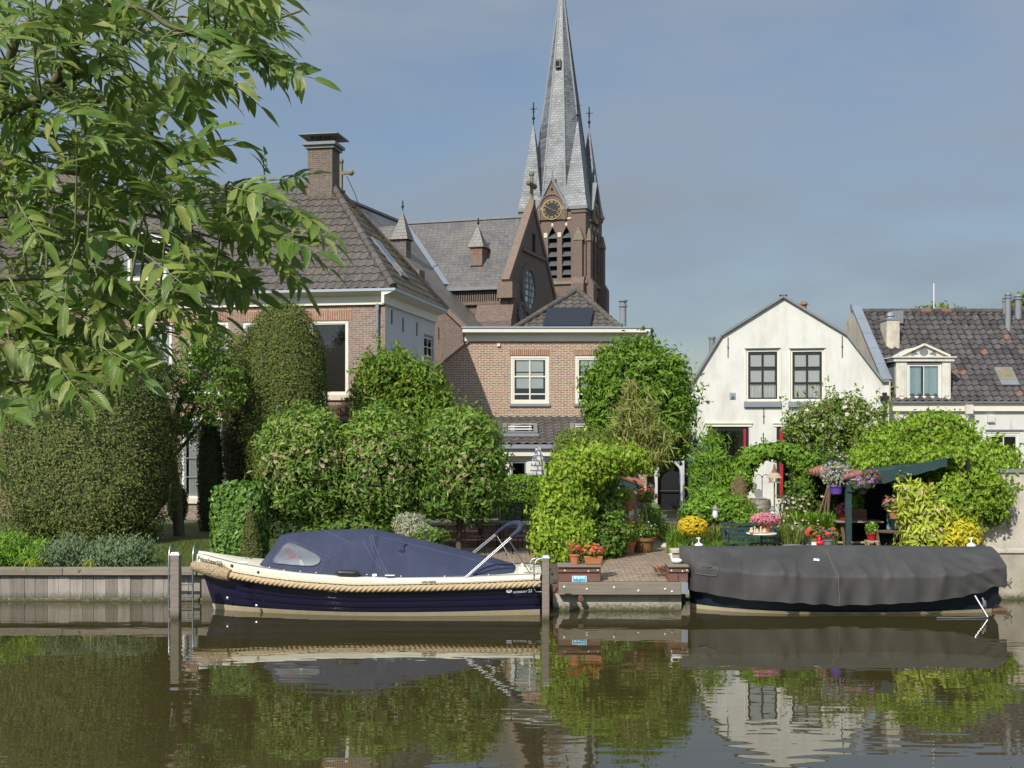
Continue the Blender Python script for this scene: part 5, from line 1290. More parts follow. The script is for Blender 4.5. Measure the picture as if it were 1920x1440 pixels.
mt, ln_ = rim_matrix(376, 424, 1050, 1060.5, .085); fit_text('boat_name', 'Prinsheerlijk', M['ink'], mt, ln_, 0, .012)
mt, ln_ = rim_matrix(790, 817, 1093, 1092.6, .02); fit_text('model_name', 'XPLORER', M['ink'], mt, ln_, .1, .012)
mt, ln_ = rim_matrix(962, 989, 1112.5, 1110.5, .0); fit_text('maker_name', 'INTERBOAT', M['chrome_text'], mt, ln_, .15, .008)
mt, ln_ = rim_matrix(990, 997.5, 1110.6, 1110, .0); fit_text('maker_number', '22', M['chrome_text'], mt, ln_, .15, .0)
mt, ln_ = rim_matrix(949, 960, 1108.8, 1108.2, .0)
b = MB(); n = 18; b.poly(*[tuple(mt @ Vector((ln_/2+ln_/2*math.cos(2*PI*k/n), ln_*.28*math.sin(2*PI*k/n), 0))) for k in range(n)]); b.build('emblem', M['chrome_text'], B1, fixn=False)
b = MB(); b.poly(*[tuple(mt @ Vector((ln_/2+ln_*.32*math.cos(PI*k/8), -.002+ln_*.12*math.sin(PI*k/8), .003))) for k in range(9)]); b.build('emblem_stripe', M['hull'], B1, fixn=False)

# ================================================================== 7. dark boat under a grey tarpaulin
YC = 23.25; XC0, XC1 = 3.36, 9.36
B2 = thing('tender_boat', 'dark boat moored at right, draped in a sagging grey tarpaulin', 'boat', (0, YC, 0))
def hb2(s):
    if s < .42: return 1.0*(1-(1-s/.42)**2.4)**.85 if s > 0 else 0.0
    if s > .6: return 1.0-.30*((s-.6)/.4)**2
    return 1.0
def hz(tab):
    out = []
    for px, py in tab:
        x = (px-960)/FPX*22.3; s = max(0, min(1,(x-XC0)/(XC1-XC0))); Y = YC-hb2(s)-.06; out.append(((px-960)/FPX*Y, E-(py-HY)/FPX*Y))
    return out
HEM = hz([(1290,1103),(1330,1113),(1400,1124),(1500,1131),(1575,1135),(1650,1133),(1720,1129),(1780,1123),(1830,1112),(1866,1100)])
def bpt(s, zt, side, off=0):
    z = -.3+1.08*zt; xs0 = XC0+.18-.1*z; xe = XC1+.02-.10*(z < .2); x = xs0+(xe-xs0)*s
    y = hb2(s)*(.62+.38*zt**.6)
    return (x, side*(y+off if s > .01 else 0), z+.0)
b = MB()
for side in (-1,1): b.grid([[bpt(i/40, k/6, side) for i in range(41)] for k in range(7)])
for k in range(6): b.poly(bpt(1,k/6,-1),bpt(1,k/6,1),bpt(1,(k+1)/6,1),bpt(1,(k+1)/6,-1))
b.build('hull', M['hull2'], B2, smooth=40)
b = MB()
for side in (-1,1):
    r = []
    for i in range(41):
        p = [bpt(i/40, zt, side, .018) for zt in (.22,.30,.375)]; up = .04*(abs(i/40-.55)*2)**2; r.append([(p[0][0]-.012,p[0][1],-.06),(p[1][0]-.012,p[1][1],.01+up*.5),(p[2][0]-.012,p[2][1],.04+up)])
    b.grid(r)
b.build('boot_stripe', M['bootstripe'], B2, smooth=40)
rs_ = random.Random(5)
pk_ = [(rs_.uniform(0,6.3), rs_.uniform(3,9)) for _ in range(6)]
def fold(s, q): return sum(math.sin(s*w*5.5+p+q*1.3) for p, w in pk_)/6
def tarp(s, t):
    """t: -1 near hem .. 0 ridge .. 1 far hem"""
    x = XC0-.05+(XC1+.12-XC0+.05)*s; a = abs(t); sd = -1 if t < 0 else 1; B = hb2(s)+.05
    zr = 1.225-.012*s-.012*math.sin(s*9); zk = .80-.05*math.sin(PI*s)+.08*(1-s)**3+.25*max(0,s-.85)/.15*.5; zh = lerp_tab(HEM, x)
    if s > .97: zh = zh
    if a < .62:                          # sagging roof of the tent
        u = a/.62; y = B*(.05+.95*u**.94); z = zr+(zk-zr)*u**1.35-.05*math.sin(PI*u)*(.6+.4*math.sin(s*15+1))*(1-max(0,s-.85)*5)
        z += .03*fold(s, u*2)*u+.02*math.sin(s*43+u*2)*max(0,u-.55)
        y += .025*fold(s*1.7, u)*u
    else:
        u = (a-.62)/.38; z = zk+(zh-zk)*u; y = B+.018+.07*u*fold(s*1.8, u*.7)+.035*abs(math.sin(s*24+1.5*math.sin(s*7)))*u*.6+.010*math.sin(s*70+2*math.sin(s*11))*u*u*.6
        z += .014*fold(s*2.2, 3)*u
    for s0, am, wd in ((.17,.05,.012),(.285,.07,.014),(.345,.05,.010),(.55,.06,.013),(.615,.035,.012),(.70,.055,.012),(.80,.04,.012),(.46,.03,.010)):
        e = math.exp(-((s-s0-.012*math.sin(a*5+s0*40))/(wd*(.4+1.6*max(0,a-.3))))**2); w = max(0, 1-abs(a-.60)/.34)
        y += am*.7*e*w; z += am*.35*e*w
    dg = s-.80-.20*(a-.35); z += .020*math.sin(dg*95)*math.exp(-((s-.90)/.08)**2)*min(1,a*2); y += .02*math.sin(dg*120+1)*math.exp(-((s-.92)/.07)**2)*a
    dg = s-.10+.22*(a-.5); z += .016*math.sin(dg*80)*math.exp(-((s-.07)/.06)**2)*min(1,a*2)
    if s < .03: y *= s/.03*.6+.4
    return Vector((x+(.05*(1.2-z) if s < .08 else 0), sd*y, z))
b = MB(); TS = [i/260 for i in range(261)]; TT = [-1+2*j/72 for j in range(73)]
b.grid([[tarp(s,t) for t in TT] for s in TS])
b.grid([[tarp(1,t)+Vector((d,0,0)) for t in TT] for d in (0,)]+[[tarp(1,t)*.0+Vector((tarp(1,t).x+.02, tarp(1,t).y*.95, max(.72,tarp(1,t).z*.0+.72))) if abs(t) > .3 else tarp(1,t)+Vector((.03,0,-.5*(1-abs(t)/.3)**0)) for t in TT]])
TP = b.build('tarpaulin', M['tarp'], B2, smooth=70, fixn=False)
_s = np.linspace(0,1,420); _t = np.linspace(-1,.05,200)
_p2 = np.array([[tuple(tarp(float(s), float(t))) for t in _t] for s in _s]).reshape(-1,3); _qx = 960+FPX*_p2[:,0]/(_p2[:,1]+YC); _qy = HY-FPX*(_p2[:,2]-E)/(_p2[:,1]+YC)
def tpx(px, py, o): 
    i = int(np.argmin((_qx-px)**2+(_qy-py)**2)); return Vector(_p2[i])+Vector((0,-o,o*.6))
def tpatch(c, o, nm, m):
    b = MB(); n = 10; P = lambda u,v: (c[0][0]*(1-u)*(1-v)+c[1][0]*u*(1-v)+c[2][0]*u*v+c[3][0]*(1-u)*v, c[0][1]*(1-u)*(1-v)+c[1][1]*u*(1-v)+c[2][1]*u*v+c[3][1]*(1-u)*v)
    b.grid([[tpx(*P(i/n,j/n), o) for i in range(n+1)] for j in range(n+1)]); return b.build(nm, m, TP, smooth=60)
M['tarp2'] = mat('tarpaulin_patch', (.062,.061,.06), .75, .1, 3)
tpatch([(1309,1055),(1348,1066),(1343,1081),(1304,1076)], .012, 'patch', M['tarp2'])
M['seamgrey'] = mat('tarpaulin_seam', (.12,.105,.095), .8, .15, 5)
for pl_ in ([(1549,1032),(1558,1055),(1572,1082),(1573,1108),(1574,1133)], [(1306,1055),(1348,1066),(1343,1081),(1304,1076),(1306,1055)]):
    pts = []
    for (a_, b_), (c_, d_) in zip(pl_[:-1], pl_[1:]):
        pts += [tpx(a_+(c_-a_)*k/4, b_+(d_-b_)*k/4, .012) for k in range(4)]
    b = MB(); b.tube(pts+[tpx(*pl_[-1], .012)], .009, 6); b.build('seam', M['seamgrey'], TP, smooth=60)
tpatch([(1525,1047.5),(1536,1048.5),(1536,1052.5),(1525,1051.5)], .014, 'label_patch', M['plastic_white'])
# rudder fin, swim step and loose tube at the stern
def C_(px, py, Y): return at(px, py, Y)-Vector((0,YC,0))
p = C_(1874,1148,YC-.35); b = MB(); b.box(XC1-.15, p.x+.08, -.55,.55,.0,.06); b.build('swim_step', M['wood_brown'], B2, bevel=.01)
b = MB(); b.extrude([(XC1-.05,.1),(XC1+.22,.1),(XC1+.12,.25),(XC1+.02,.62),(XC1-.05,.7)], -.06, .06); b.build('rudder', M['hull2'], B2)
b = MB(); b.tube([C_(1828,1117,22.15), C_(1852,1157,21.95)], .022, 8); b.build('boarding_pole', M['steel'], B2, smooth=60)
b = MB(); b.tube([C_(1756,1158,21.9), C_(1800,1158.5,21.9), C_(1852,1157,21.95)], .012, 6); b.build('mooring_line', M['steel'], B2, smooth=60)
b = MB(); b.tube([C_(1842,1121,22.2), C_(1846,1133,22.15), C_(1840,1141,22.2)], .02, 6); b.beam(C_(1845,1126,22.2), C_(1846,1138,22.2), .05, .05); b.build('stern_fitting', M['lead'], B2, smooth=60)
# ================================================================== foliage machinery
def unit(v): return v/np.maximum(1e-9, np.linalg.norm(v, axis=-1, keepdims=True))
class Lump:
    def __init__(s, seed, freq):
        r = np.random.default_rng(seed); s.w = unit(r.normal(size=(9,3)))*freq*r.uniform(.6,1.7,(9,1)); s.p = r.uniform(0,6.28,9)
        s.w2 = unit(r.normal(size=(9,3)))*freq*r.uniform(2.6,4.6,(9,1))
    def __call__(s, P): return np.sin(P @ s.w.T*1.6 + s.p).mean(1)*1.3+np.sin(P @ s.w2.T*1.3 + s.p).mean(1)*1.2
def sample_blobs(blobs, n, rng, thick=.22, lump=.10, freq=2.2, back=.4, gap=None, seed=1, shag=.10):
    B = np.array([list(b) for b in blobs], float); area = (B[:,3]*B[:,5]+B[:,3]*B[:,4]*.6+B[:,4]*B[:,5]*.6); L = Lump(seed, freq)
    outP, outN = [], []; got = 0; tries = 0
    while got < n and tries < 14:
        tries += 1; k = rng.choice(len(B), n*2, p=area/area.sum()); d = unit(rng.normal(size=(n*2,3))); b = B[k]; p = b[:,6:7]
        q = d/np.maximum(1e-6, (np.abs(d)**p).sum(1, keepdims=True)**(1/p)); C = b[:,:3]; R = b[:,3:6]
        S = C+q*R; f = L(S); rho = (1-thick*rng.random(len(S))**1.7+shag*rng.random(len(S))**5)*(1+lump*f); P = C+q*R*rho[:,None]
        N = unit(np.sign(q)*np.abs(q)**(p-1)/R); keep = np.ones(len(P), bool)
        for j in range(len(B)):
            e = (np.abs((P-B[j,:3])/B[j,3:6])**B[j,6]).sum(1)**(1/B[j,6]); keep &= ~((e < .76) & (k != j))
        keep &= (N[:,1] < .35) | (rng.random(len(P)) < back)
        if gap is not None: keep &= (L(P*1.7) > gap) | (rng.random(len(P)) < .12)
        outP.append(P[keep]); outN.append(N[keep]); got += keep.sum()
    return np.concatenate(outP)[:n], np.concatenate(outN)[:n]
def leaves_np(P, N, size, asp, rng, droop=.25, jit=.7, fold=.18, vary=.45, updir=0.0):
    n = len(P); Nn = unit(N+jit*rng.normal(size=(n,3))*.6+np.array([0,0,.25])); r = rng.normal(size=(n,3)); t = r-(r*Nn).sum(1,keepdims=True)*Nn
    t = unit(t)+np.array([0,0,-droop+updir]); d = unit(t); s = unit(np.cross(d, Nn)); up = np.cross(s, d)
    l = (size*(1+vary*(rng.random(n)*2-1)))[:,None]; w = l*asp*.5
    base = P-d*l*.5; mid = P-d*l*.05; tip = P+d*l*.5-np.array([0,0,1])*l*.12*droop
    V = np.stack([base, mid+s*w+up*w*fold*2, tip, mid-s*w+up*w*fold*2], 1).reshape(-1,3); i = np.arange(n)[:,None]*4
    return V, np.concatenate([i+np.array([[0,1,2]]), i+np.array([[0,2,3]])])
def core_np(blobs, k=.80, lump=.10, freq=2.2, seed=1, nu=26, nv=16):
    L = Lump(seed, freq); Vs, Fs, b0 = [], [], 0
    for b in blobs:
        th = np.linspace(0.02, PI-.02, nv); ph = np.arange(nu)*2*PI/nu
        d = np.stack([np.outer(np.sin(th),np.cos(ph)), np.outer(np.sin(th),np.sin(ph)), np.outer(np.cos(th),np.ones(nu))],-1).reshape(-1,3); p = b[6]
        q = d/((np.abs(d)**p).sum(1,keepdims=True)**(1/p)); S = np.array(b[:3])+q*np.array(b[3:6]); rho = k*(1+lump*L(S)); Vs.append(np.array(b[:3])+q*np.array(b[3:6])*rho[:,None])
        F = [(i*nu+j, (i+1)*nu+j, (i+1)*nu+(j+1)%nu, i*nu+(j+1)%nu) for i in range(nv-1) for j in range(nu)]; Fs.append(np.array(F)+b0); b0 += nu*nv
    return np.concatenate(Vs), np.concatenate(Fs)
def B_(px, py, Y, rx, rz, ry, p=2.0):
    c = at(px, py, Y); k = Y/FPX; return (c.x, c.y, c.z, rx*k, ry, rz*k, p)
M['core'] = mat('shaded_foliage', (.024,.038,.012), .9, .4, 6)  # solid crown cores: the shade between leaves is put into these dark colours
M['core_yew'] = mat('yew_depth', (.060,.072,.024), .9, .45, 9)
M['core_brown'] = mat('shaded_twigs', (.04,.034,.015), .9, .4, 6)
_seed = [100]
def foliage(name, mat_, blobs, n, size, asp=.5, parent=None, thick=.22, lump=.10, freq=2.2, core=.8, corem='core', droop=.25, jit=.7, back=.4, gap=None, clump=0, updir=0.0, fold=.18, shag=.10, shoots=0, shootl=.45):
    """one crown = one mesh: leaf sheets spread through the shell of the blobs, a solid core inside, painted dark for the inner shade"""
    _seed[0] += 1; rng = np.random.default_rng(_seed[0])
    P, N = sample_blobs(blobs, max(8, n if not clump else n//clump), rng, thick, lump, freq, back, gap, _seed[0], shag)
    if clump:
        r = size*1.5; k = np.repeat(np.arange(len(P)), clump); o = unit(rng.normal(size=(len(k),3)))*r*rng.random((len(k),1))**.5*np.array([1.25,1.25,.75])
        P2 = P[k]+o; N = unit(N[k]*.7+unit(o)*.9); P = P2
    if shoots:
        P0, N0 = sample_blobs(blobs, shoots, rng, .05, lump, freq, .3, None, _seed[0], 0); D = unit(N0+rng.normal(size=N0.shape)*.35+np.array([0,0,.75])); k = 11
        u = np.tile(np.linspace(.05,1,k), len(P0)); i = np.repeat(np.arange(len(P0)), k); Lh = shootl*(.5+rng.random(len(P0)))
        P = np.concatenate([P, P0[i]+D[i]*(Lh[i]*u)[:,None]+rng.normal(size=(len(i),3))*size*.32]); N = np.concatenate([N, unit(rng.normal(size=(len(i),3))+D[i]*.4)])
    V, F = leaves_np(P, N, size, asp, rng, droop, jit, fold, updir=updir); fs = [(F, 0)]
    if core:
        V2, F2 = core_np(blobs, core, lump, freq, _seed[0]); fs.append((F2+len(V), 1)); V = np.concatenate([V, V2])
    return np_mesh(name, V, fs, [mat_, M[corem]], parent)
def blossoms(name, m, pts, nrm, size, parent, rng, petals=5):
    """small open flowers: a star of petal sheets each"""
    n = len(pts); Nn = unit(nrm+rng.normal(size=(n,3))*.35+np.array([0,-.25,.2])); a = unit(np.cross(Nn, rng.normal(size=(n,3)))); b = np.cross(Nn, a); V = []; k = petals*2
    r = size*.5*(1+.3*(rng.random(n)*2-1))
    ring = [pts+Nn*(r*.15)[:,None]]
    for i in range(k):
        t = 2*PI*i/k; rr = r*(1 if i%2 == 0 else .62); ring.append(pts+(a*math.cos(t)+b*math.sin(t))*rr[:,None]+Nn*(r*(.35 if i%2 == 0 else .1))[:,None])
    V = np.stack(ring,1).reshape(-1,3); i0 = np.arange(n)[:,None]*(k+1)
    F = np.concatenate([i0+np.array([[0,1+i,1+(i+1)%k]]) for i in range(k)]); return np_mesh(name, V, [(F,0)], [m], parent)
def scatter_flowers(name, m, blobs, n, size, parent, petals=5, front=True, lift=1.03):
    _seed[0] += 1; rng = np.random.default_rng(_seed[0]); P, N = sample_blobs([(b[0],b[1],b[2],b[3]*lift,b[4]*lift,b[5]*lift,b[6]) for b in blobs], n, rng, .08, .05, 2.2, .1 if front else .5)
    o = blossoms(name, m, P, N, size, parent, rng, petals)
    if n > 60: o['kind'] = 'stuff'
    return o
def shrub(name, label, cat, mat_, blobs, n, size, group=None, flowers=(), stems=None, **kw):
    o = thing(name, label, cat, (0,0,0), 0, group)
    c = np.array([b[:3] for b in blobs]).mean(0); zmin = min(b[2]-b[5] for b in blobs); o.location = (c[0], c[1], max(G, zmin) if zmin < 3 else G)
    loc = np.array(o.location); bl = [(b[0]-loc[0],b[1]-loc[1],b[2]-loc[2],*b[3:]) for b in blobs]
    foliage('foliage', mat_, bl, n, size, parent=o, **kw)
    for nm, m, nf, sz in flowers: scatter_flowers(nm, m, bl, nf, sz, o)
    if stems:
        for q, r in stems:
            b = MB(); b.tube([Vector(p)-o.location for p in q], r, 7); b.build('trunk' if 'tree' in name else 'stem', M['bark'], o, smooth=60)
    return o
def sway(p, q, n=5, k=.05):
    p, q = Vector(p), Vector(q); l = (q-p).length; return [p+(q-p)*i/n+Vector((random.uniform(-k,k),random.uniform(-k,k),0))*l*(0 < i < n) for i in range(n+1)]
def spears(name, m, x, y, w, d, h, n, parent=None, wid=.02, z=G, lean=.45, curl=.35):
    """long narrow leaves rising from the ground and arching over"""
    _seed[0] += 1; rng = np.random.default_rng(_seed[0])
    P = np.stack([x+rng.uniform(-w,w,n)*.75, y+rng.uniform(-d,d,n)*.75, np.full(n,z)],1); a = rng.uniform(0,2*PI,n); hh = h*rng.uniform(.55,1.1,n); l = lean*hh*rng.uniform(.2,1.2,n)
    D = np.stack([np.cos(a),np.sin(a),0*a],1); S = np.stack([-np.sin(a),np.cos(a),0*a],1)*wid*.5; Z = np.array([0,0,1.0]); rows = []
    for t, wd in ((0,.7),(.4,1),(.75,.8),(1,.08)):
        c = P+D*(l*t**1.8)[:,None]+Z*(hh*(t-curl*t**3))[:,None]; rows += [c-S*wd, c+S*wd]
    V = np.stack(rows,1).reshape(-1,3); i = np.arange(n)[:,None]*8; F = np.concatenate([i+np.array([[k,k+1,k+3,k+2]]) for k in (0,2,4)])
    return np_mesh(name, V, [(F,0)], [m], parent)

# leaf colours
LM = {}
LM['yew'] = leaf_mat('yew_needles', (0.093, 0.136, 0.031), (0.194, 0.234, 0.054), .12, .6, (.17,.15,.055), ((.20,.155,.06), .9, .50, .74, .40))
LM['yew_bright'] = leaf_mat('olive_yew_needles', (0.079, 0.122, 0.020), (0.172, 0.219, 0.039), .12, .6, (.12,.10,.04), ((.13,.12,.035), 1.1, .45, .7, .5))  # yellowish olive needles of the tall yew
LM['yew_brown'] = leaf_mat('brown_yew_needles', (0.105, 0.098, 0.038), (0.195, 0.165, 0.060), .12, .6)
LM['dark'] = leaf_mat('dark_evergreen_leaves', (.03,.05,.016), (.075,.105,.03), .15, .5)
LM['laurel'] = leaf_mat('laurel_leaves', (0.067, 0.157, 0.021), (0.206, 0.323, 0.049), .28, .4, (.30,.30,.10), None, .32)
LM['laurel_top'] = leaf_mat('young_laurel_leaves', (0.139, 0.270, 0.026), (0.257, 0.372, 0.053), .32, .4, (.34,.36,.10), None, .32)
LM['ivy'] = leaf_mat('ivy_leaves', (0.079, 0.177, 0.028), (0.184, 0.307, 0.056), .22, .38, None, None, .35)
LM['lime'] = leaf_mat('lime_green_climber_leaves', (0.193, 0.326, 0.020), (0.364, 0.497, 0.045), .3, .38, (.36,.37,.10))
LM['vine'] = leaf_mat('vine_leaves', (0.154, 0.286, 0.019), (0.319, 0.461, 0.042), .3, .4, (.20,.20,.05), ((.16,.12,.05), .7, .60, .74, .5))
LM['hedge'] = leaf_mat('hedge_leaves', (0.114, 0.235, 0.018), (0.216, 0.339, 0.040), .25, .45)
LM['mid'] = leaf_mat('mid_green_leaves', (0.078, 0.165, 0.020), (0.178, 0.299, 0.044), .3, .4, (.20,.19,.06))
LM['tree'] = leaf_mat('privet_leaves', (0.079, 0.180, 0.017), (0.222, 0.352, 0.039), .3, .45)
LM['bamboo'] = leaf_mat('bamboo_leaves', (.19,.235,.045), (.36,.38,.11), .3, .45, (.40,.33,.15))
LM['olive'] = leaf_mat('olive_green_leaves', (0.128, 0.178, 0.028), (0.255, 0.308, 0.061), .25, .5)
LM['yellowgreen'] = leaf_mat('yellow_green_leaves', (0.297, 0.394, 0.033), (0.567, 0.612, 0.084), .25, .4, (.45,.36,.12))
LM['yellow'] = leaf_mat('golden_leaves', (0.483, 0.437, 0.023), (0.713, 0.621, 0.046), .25, .45)
LM['rose'] = leaf_mat('rose_leaves', (0.112, 0.199, 0.030), (0.256, 0.346, 0.060), .25, .42, (.15,.09,.04))
LM['silver'] = leaf_mat('silver_grey_leaves', (0.280, 0.322, 0.210), (0.504, 0.504, 0.364), .15, .6, (.38,.30,.16))
LM['herb'] = leaf_mat('grey_green_herb_leaves', (0.112, 0.180, 0.083), (0.225, 0.285, 0.150), .25, .5)
LM['fresh'] = leaf_mat('fresh_green_leaves', (0.127, 0.261, 0.029), (0.253, 0.414, 0.048), .3, .45)
LM['dry'] = leaf_mat('dry_stems', (0.208, 0.156, 0.078), (0.351, 0.273, 0.143), .1, .8)
LM['wisteria'] = leaf_mat('wisteria_leaves', (0.107, 0.214, 0.020), (0.238, 0.370, 0.044), .35, .42, (.24,.19,.06))
def flower_mat(n, c, c2=None): return leaf_mat(n, c, c2 or mul(c, .7), .25, .55)
FM = {'white': flower_mat('white_petals', (.78,.78,.70), (.70,.68,.55)), 'cream': flower_mat('cream_blossom', (.52,.45,.27), (.42,.30,.19)), 'red': flower_mat('red_petals', (.62,.05,.03), (.75,.14,.05)), 'orange': flower_mat('orange_petals', (.75,.22,.07), (.70,.12,.06)),
      'pink': flower_mat('pink_petals', (.60,.17,.24), (.70,.30,.36)), 'purple': flower_mat('violet_petals', (.36,.10,.52), (.52,.24,.62)), 'violet': flower_mat('blue_violet_petals', (.14,.06,.40), (.24,.12,.5)), 'yellow': flower_mat('yellow_petals', (.78,.55,.02), (.72,.42,.02)), 'palepink': flower_mat('pale_pink_petals', (.72,.52,.50), (.66,.42,.48)), 'magenta': flower_mat('magenta_petals', (.62,.06,.22), (.52,.05,.30))}

# ================================================================== 8. trees, hedges and shrubs
g_ = 'clipped yews'
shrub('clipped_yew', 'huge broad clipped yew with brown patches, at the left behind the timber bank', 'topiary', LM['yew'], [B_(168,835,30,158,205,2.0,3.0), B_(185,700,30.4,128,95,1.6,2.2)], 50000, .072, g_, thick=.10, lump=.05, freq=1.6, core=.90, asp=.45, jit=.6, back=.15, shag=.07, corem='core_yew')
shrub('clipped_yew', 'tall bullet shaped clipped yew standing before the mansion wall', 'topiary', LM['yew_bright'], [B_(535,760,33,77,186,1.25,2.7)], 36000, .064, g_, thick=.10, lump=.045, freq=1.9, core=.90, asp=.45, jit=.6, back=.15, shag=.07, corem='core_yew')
shrub('clipped_yew', 'brownish domed yew half hidden behind the tall bullet shaped one', 'topiary', LM['yew_brown'], [B_(458,790,34.3,42,168,.9,2.5)], 7000, .075, g_, thick=.10, lump=.05, core=.9, corem='core_brown', asp=.45, jit=.6, back=.15, shag=.07)
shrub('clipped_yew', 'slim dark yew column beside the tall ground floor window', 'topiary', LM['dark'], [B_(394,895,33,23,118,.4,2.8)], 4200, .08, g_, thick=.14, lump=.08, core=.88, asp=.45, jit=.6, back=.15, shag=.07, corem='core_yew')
shrub('box_ball', 'small round green box bush at the foot of the mansion window', 'shrub', LM['hedge'], [B_(334,945,34.3,17,36,.4,2.4)], 1800, .06, thick=.1, lump=.03, core=.9, back=.15)
shrub('ivy_hedge', 'square block of glossy green ivy behind the bow of the navy boat', 'hedge', LM['ivy'], [B_(450,982,26.0,47,72,.55,5.0)], 6500, .10, asp=.75, thick=.10, lump=.05, freq=3, core=.90, droop=.7, jit=.55)
# conifer
t = thing('dwarf_conifer', 'small pointed yellowish conifer in front of the ivy block', 'conifer', (0,0,0)); bl = [B_(471,1040-10*i,25.3,21-2.0*i,17,.2*(1-i*.08),2) for i in range(8)]
t.location = (bl[0][0],25.3,G); l = t.location; foliage('foliage', leaf_mat('conifer_leaves', (.08,.10,.025), (.16,.17,.05), .1, .6), [(b[0]-l.x,b[1]-l.y,b[2]-l.z,*b[3:]) for b in bl], 3600, .055, .4, t, thick=.3, lump=.08, updir=.9, droop=0)
# little leaning tree by the lawn
ty = 31.5
def T(px, py, Y=ty): return at(px, py, Y)
st = [(([Vector((T(337,0).x, ty, G-.1)), T(331,930), T(324,860), T(326,800), T(337,755), T(352,720)]), [.16,.13,.11,.10,.08,.05]), ([T(326,815), T(350,790), T(375,745), T(388,700), T(392,660)], [.08,.06,.05,.04,.02]), ([T(330,850), T(350,828), T(372,800), T(400,770), T(430,745)], [.06,.05,.04,.03,.02]), ([T(337,755), T(365,720), T(402,690), T(440,668)], [.05,.04,.03,.02])]
shrub('leaning_tree', 'small dark tree with a leaning forked trunk between the broad yew and the mansion', 'tree', LM['mid'], [B_(385,660,ty,52,42,.9), B_(352,712,ty,38,40,.8), B_(430,715,ty,38,55,.8), B_(400,750,ty,50,45,.8), B_(345,800,ty-.3,26,42,.5), B_(385,620,ty,28,26,.5)], 6500, .11, stems=st, core=0, thick=.75, lump=.2, gap=-.55, clump=5, back=1)
# wisteria tree at the mansion corner
ty = 35.2
shrub('wisteria', 'loose yellowish green climber at the corner of the mansion above the laurels', 'climber', LM['wisteria'], [B_(738,700,ty,56,42,.7), B_(708,735,ty,42,48,.6), B_(785,735,ty,48,55,.7), B_(760,770,ty,76,42,.8), B_(815,762,ty,28,34,.5)], 8500, .15, stems=[(sway((at(760,0,ty).x,ty,G), at(755,740,ty)), [.09,.08,.07,.06,.05,.04])], core=.58, thick=.5, lump=.24, freq=2.8, clump=6, droop=.6, shag=.25, shoots=60, shootl=.5)
# three laurel standards
lab = ['leftmost of the three round laurel trees, partly hiding the tall yew', 'middle one of the three round laurel trees behind the navy canvas cover', 'rightmost of the three round laurel trees, beside the terrace chairs']
for i, (cx, tx, rx) in enumerate(((572,622,80),(718,743,75),(866,859,78))):
    Y = 27.0+i*.05; o = thing('laurel_tree', lab[i], 'tree', (at(tx,0,Y).x, Y, G), 0, 'round laurel standards'); l = o.location
    bl = [B_(cx,874,Y,rx,99,1.05,2.0), B_(cx-rx*.35,850,Y-.25,rx*.5,55,.6,2), B_(cx+rx*.42,905,Y-.25,rx*.48,62,.6,2), B_(cx-rx*.42,925,Y-.25,rx*.5,44,.6,2)]
    bl = [(b[0]-l.x,b[1]-l.y,b[2]-l.z,*b[3:]) for b in bl]
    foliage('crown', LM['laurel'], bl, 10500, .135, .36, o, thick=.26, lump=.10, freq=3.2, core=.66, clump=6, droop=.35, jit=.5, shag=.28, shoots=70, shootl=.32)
    tp = [(b[0],b[1]-.1,b[2]+b[5]*.42,b[3]*.9,b[4]*.9,b[5]*.64,2.2) for b in bl[:1]]
    foliage('young_growth', LM['laurel_top'], tp, 2200, .14, .36, o, thick=.12, lump=.12, freq=3.2, core=0, clump=6, updir=.5)
    fl = [(b[0],b[1]-.05,b[2]+.1,b[3],b[4],b[5]*.7,b[6]) for b in bl[:2]]
    if i < 2: scatter_flowers('blossom', FM['cream'], fl, 620 if i == 0 else 480, .12, o)
    else: scatter_flowers('blossom', FM['cream'], fl, 260, .11, o)
    b = MB(); tz = (E-(985-HY)/FPX*Y)-G; b.tube(sway((0,0,-.1),(.02,0,tz+.5),5,.015), [.085,.075,.07,.065,.06,.05], 9); b.build('trunk', M['bark'], o, smooth=60)
# dark hedge behind the laurels, clipped hedge beside them
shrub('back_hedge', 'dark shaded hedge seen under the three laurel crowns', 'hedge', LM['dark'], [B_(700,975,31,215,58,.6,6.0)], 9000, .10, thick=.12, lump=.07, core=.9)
shrub('clipped_hedge', 'neat rectangular green hedge right of the round laurels', 'hedge', LM['hedge'], [B_(990,952,30.5,52,57,.6,9.0)], 8000, .075, thick=.08, lump=.03, core=.92, jit=.8)
# lime green climber over the arbour by the landing
LX = [B_(1058,945,26.2,44,62,.7,2.0), B_(1036,1000,25.8,38,56,.6,2.0), B_(1070,1010,25.7,36,44,.5,2.0), B_(1088,880,26.4,44,42,.7,2.0), B_(1065,905,26.3,32,44,.6,2.0), B_(1155,864,27.0,58,24,.6,2.0), B_(1118,866,26.6,46,30,.7,2.0)]
shrub('lime_climber', 'big lime green climber mounded over an arbour beside the landing', 'climber', LM['lime'], LX, 24000, .095, asp=.62, thick=.35, lump=.20, freq=2.8, core=.70, droop=.75, jit=.55, shag=.35, clump=5, shoots=60, shootl=.35)
shrub('dark_shrub', 'dark leafy shrub in the shade of the lime green climber, left of the path', 'shrub', LM['mid'], [B_(1130,950,27.0,36,68,.55), B_(1118,1020,26.2,48,34,.5), B_(1148,1000,26.4,30,40,.4)], 7000, .10, thick=.4, lump=.18, freq=3, core=.7, clump=5)
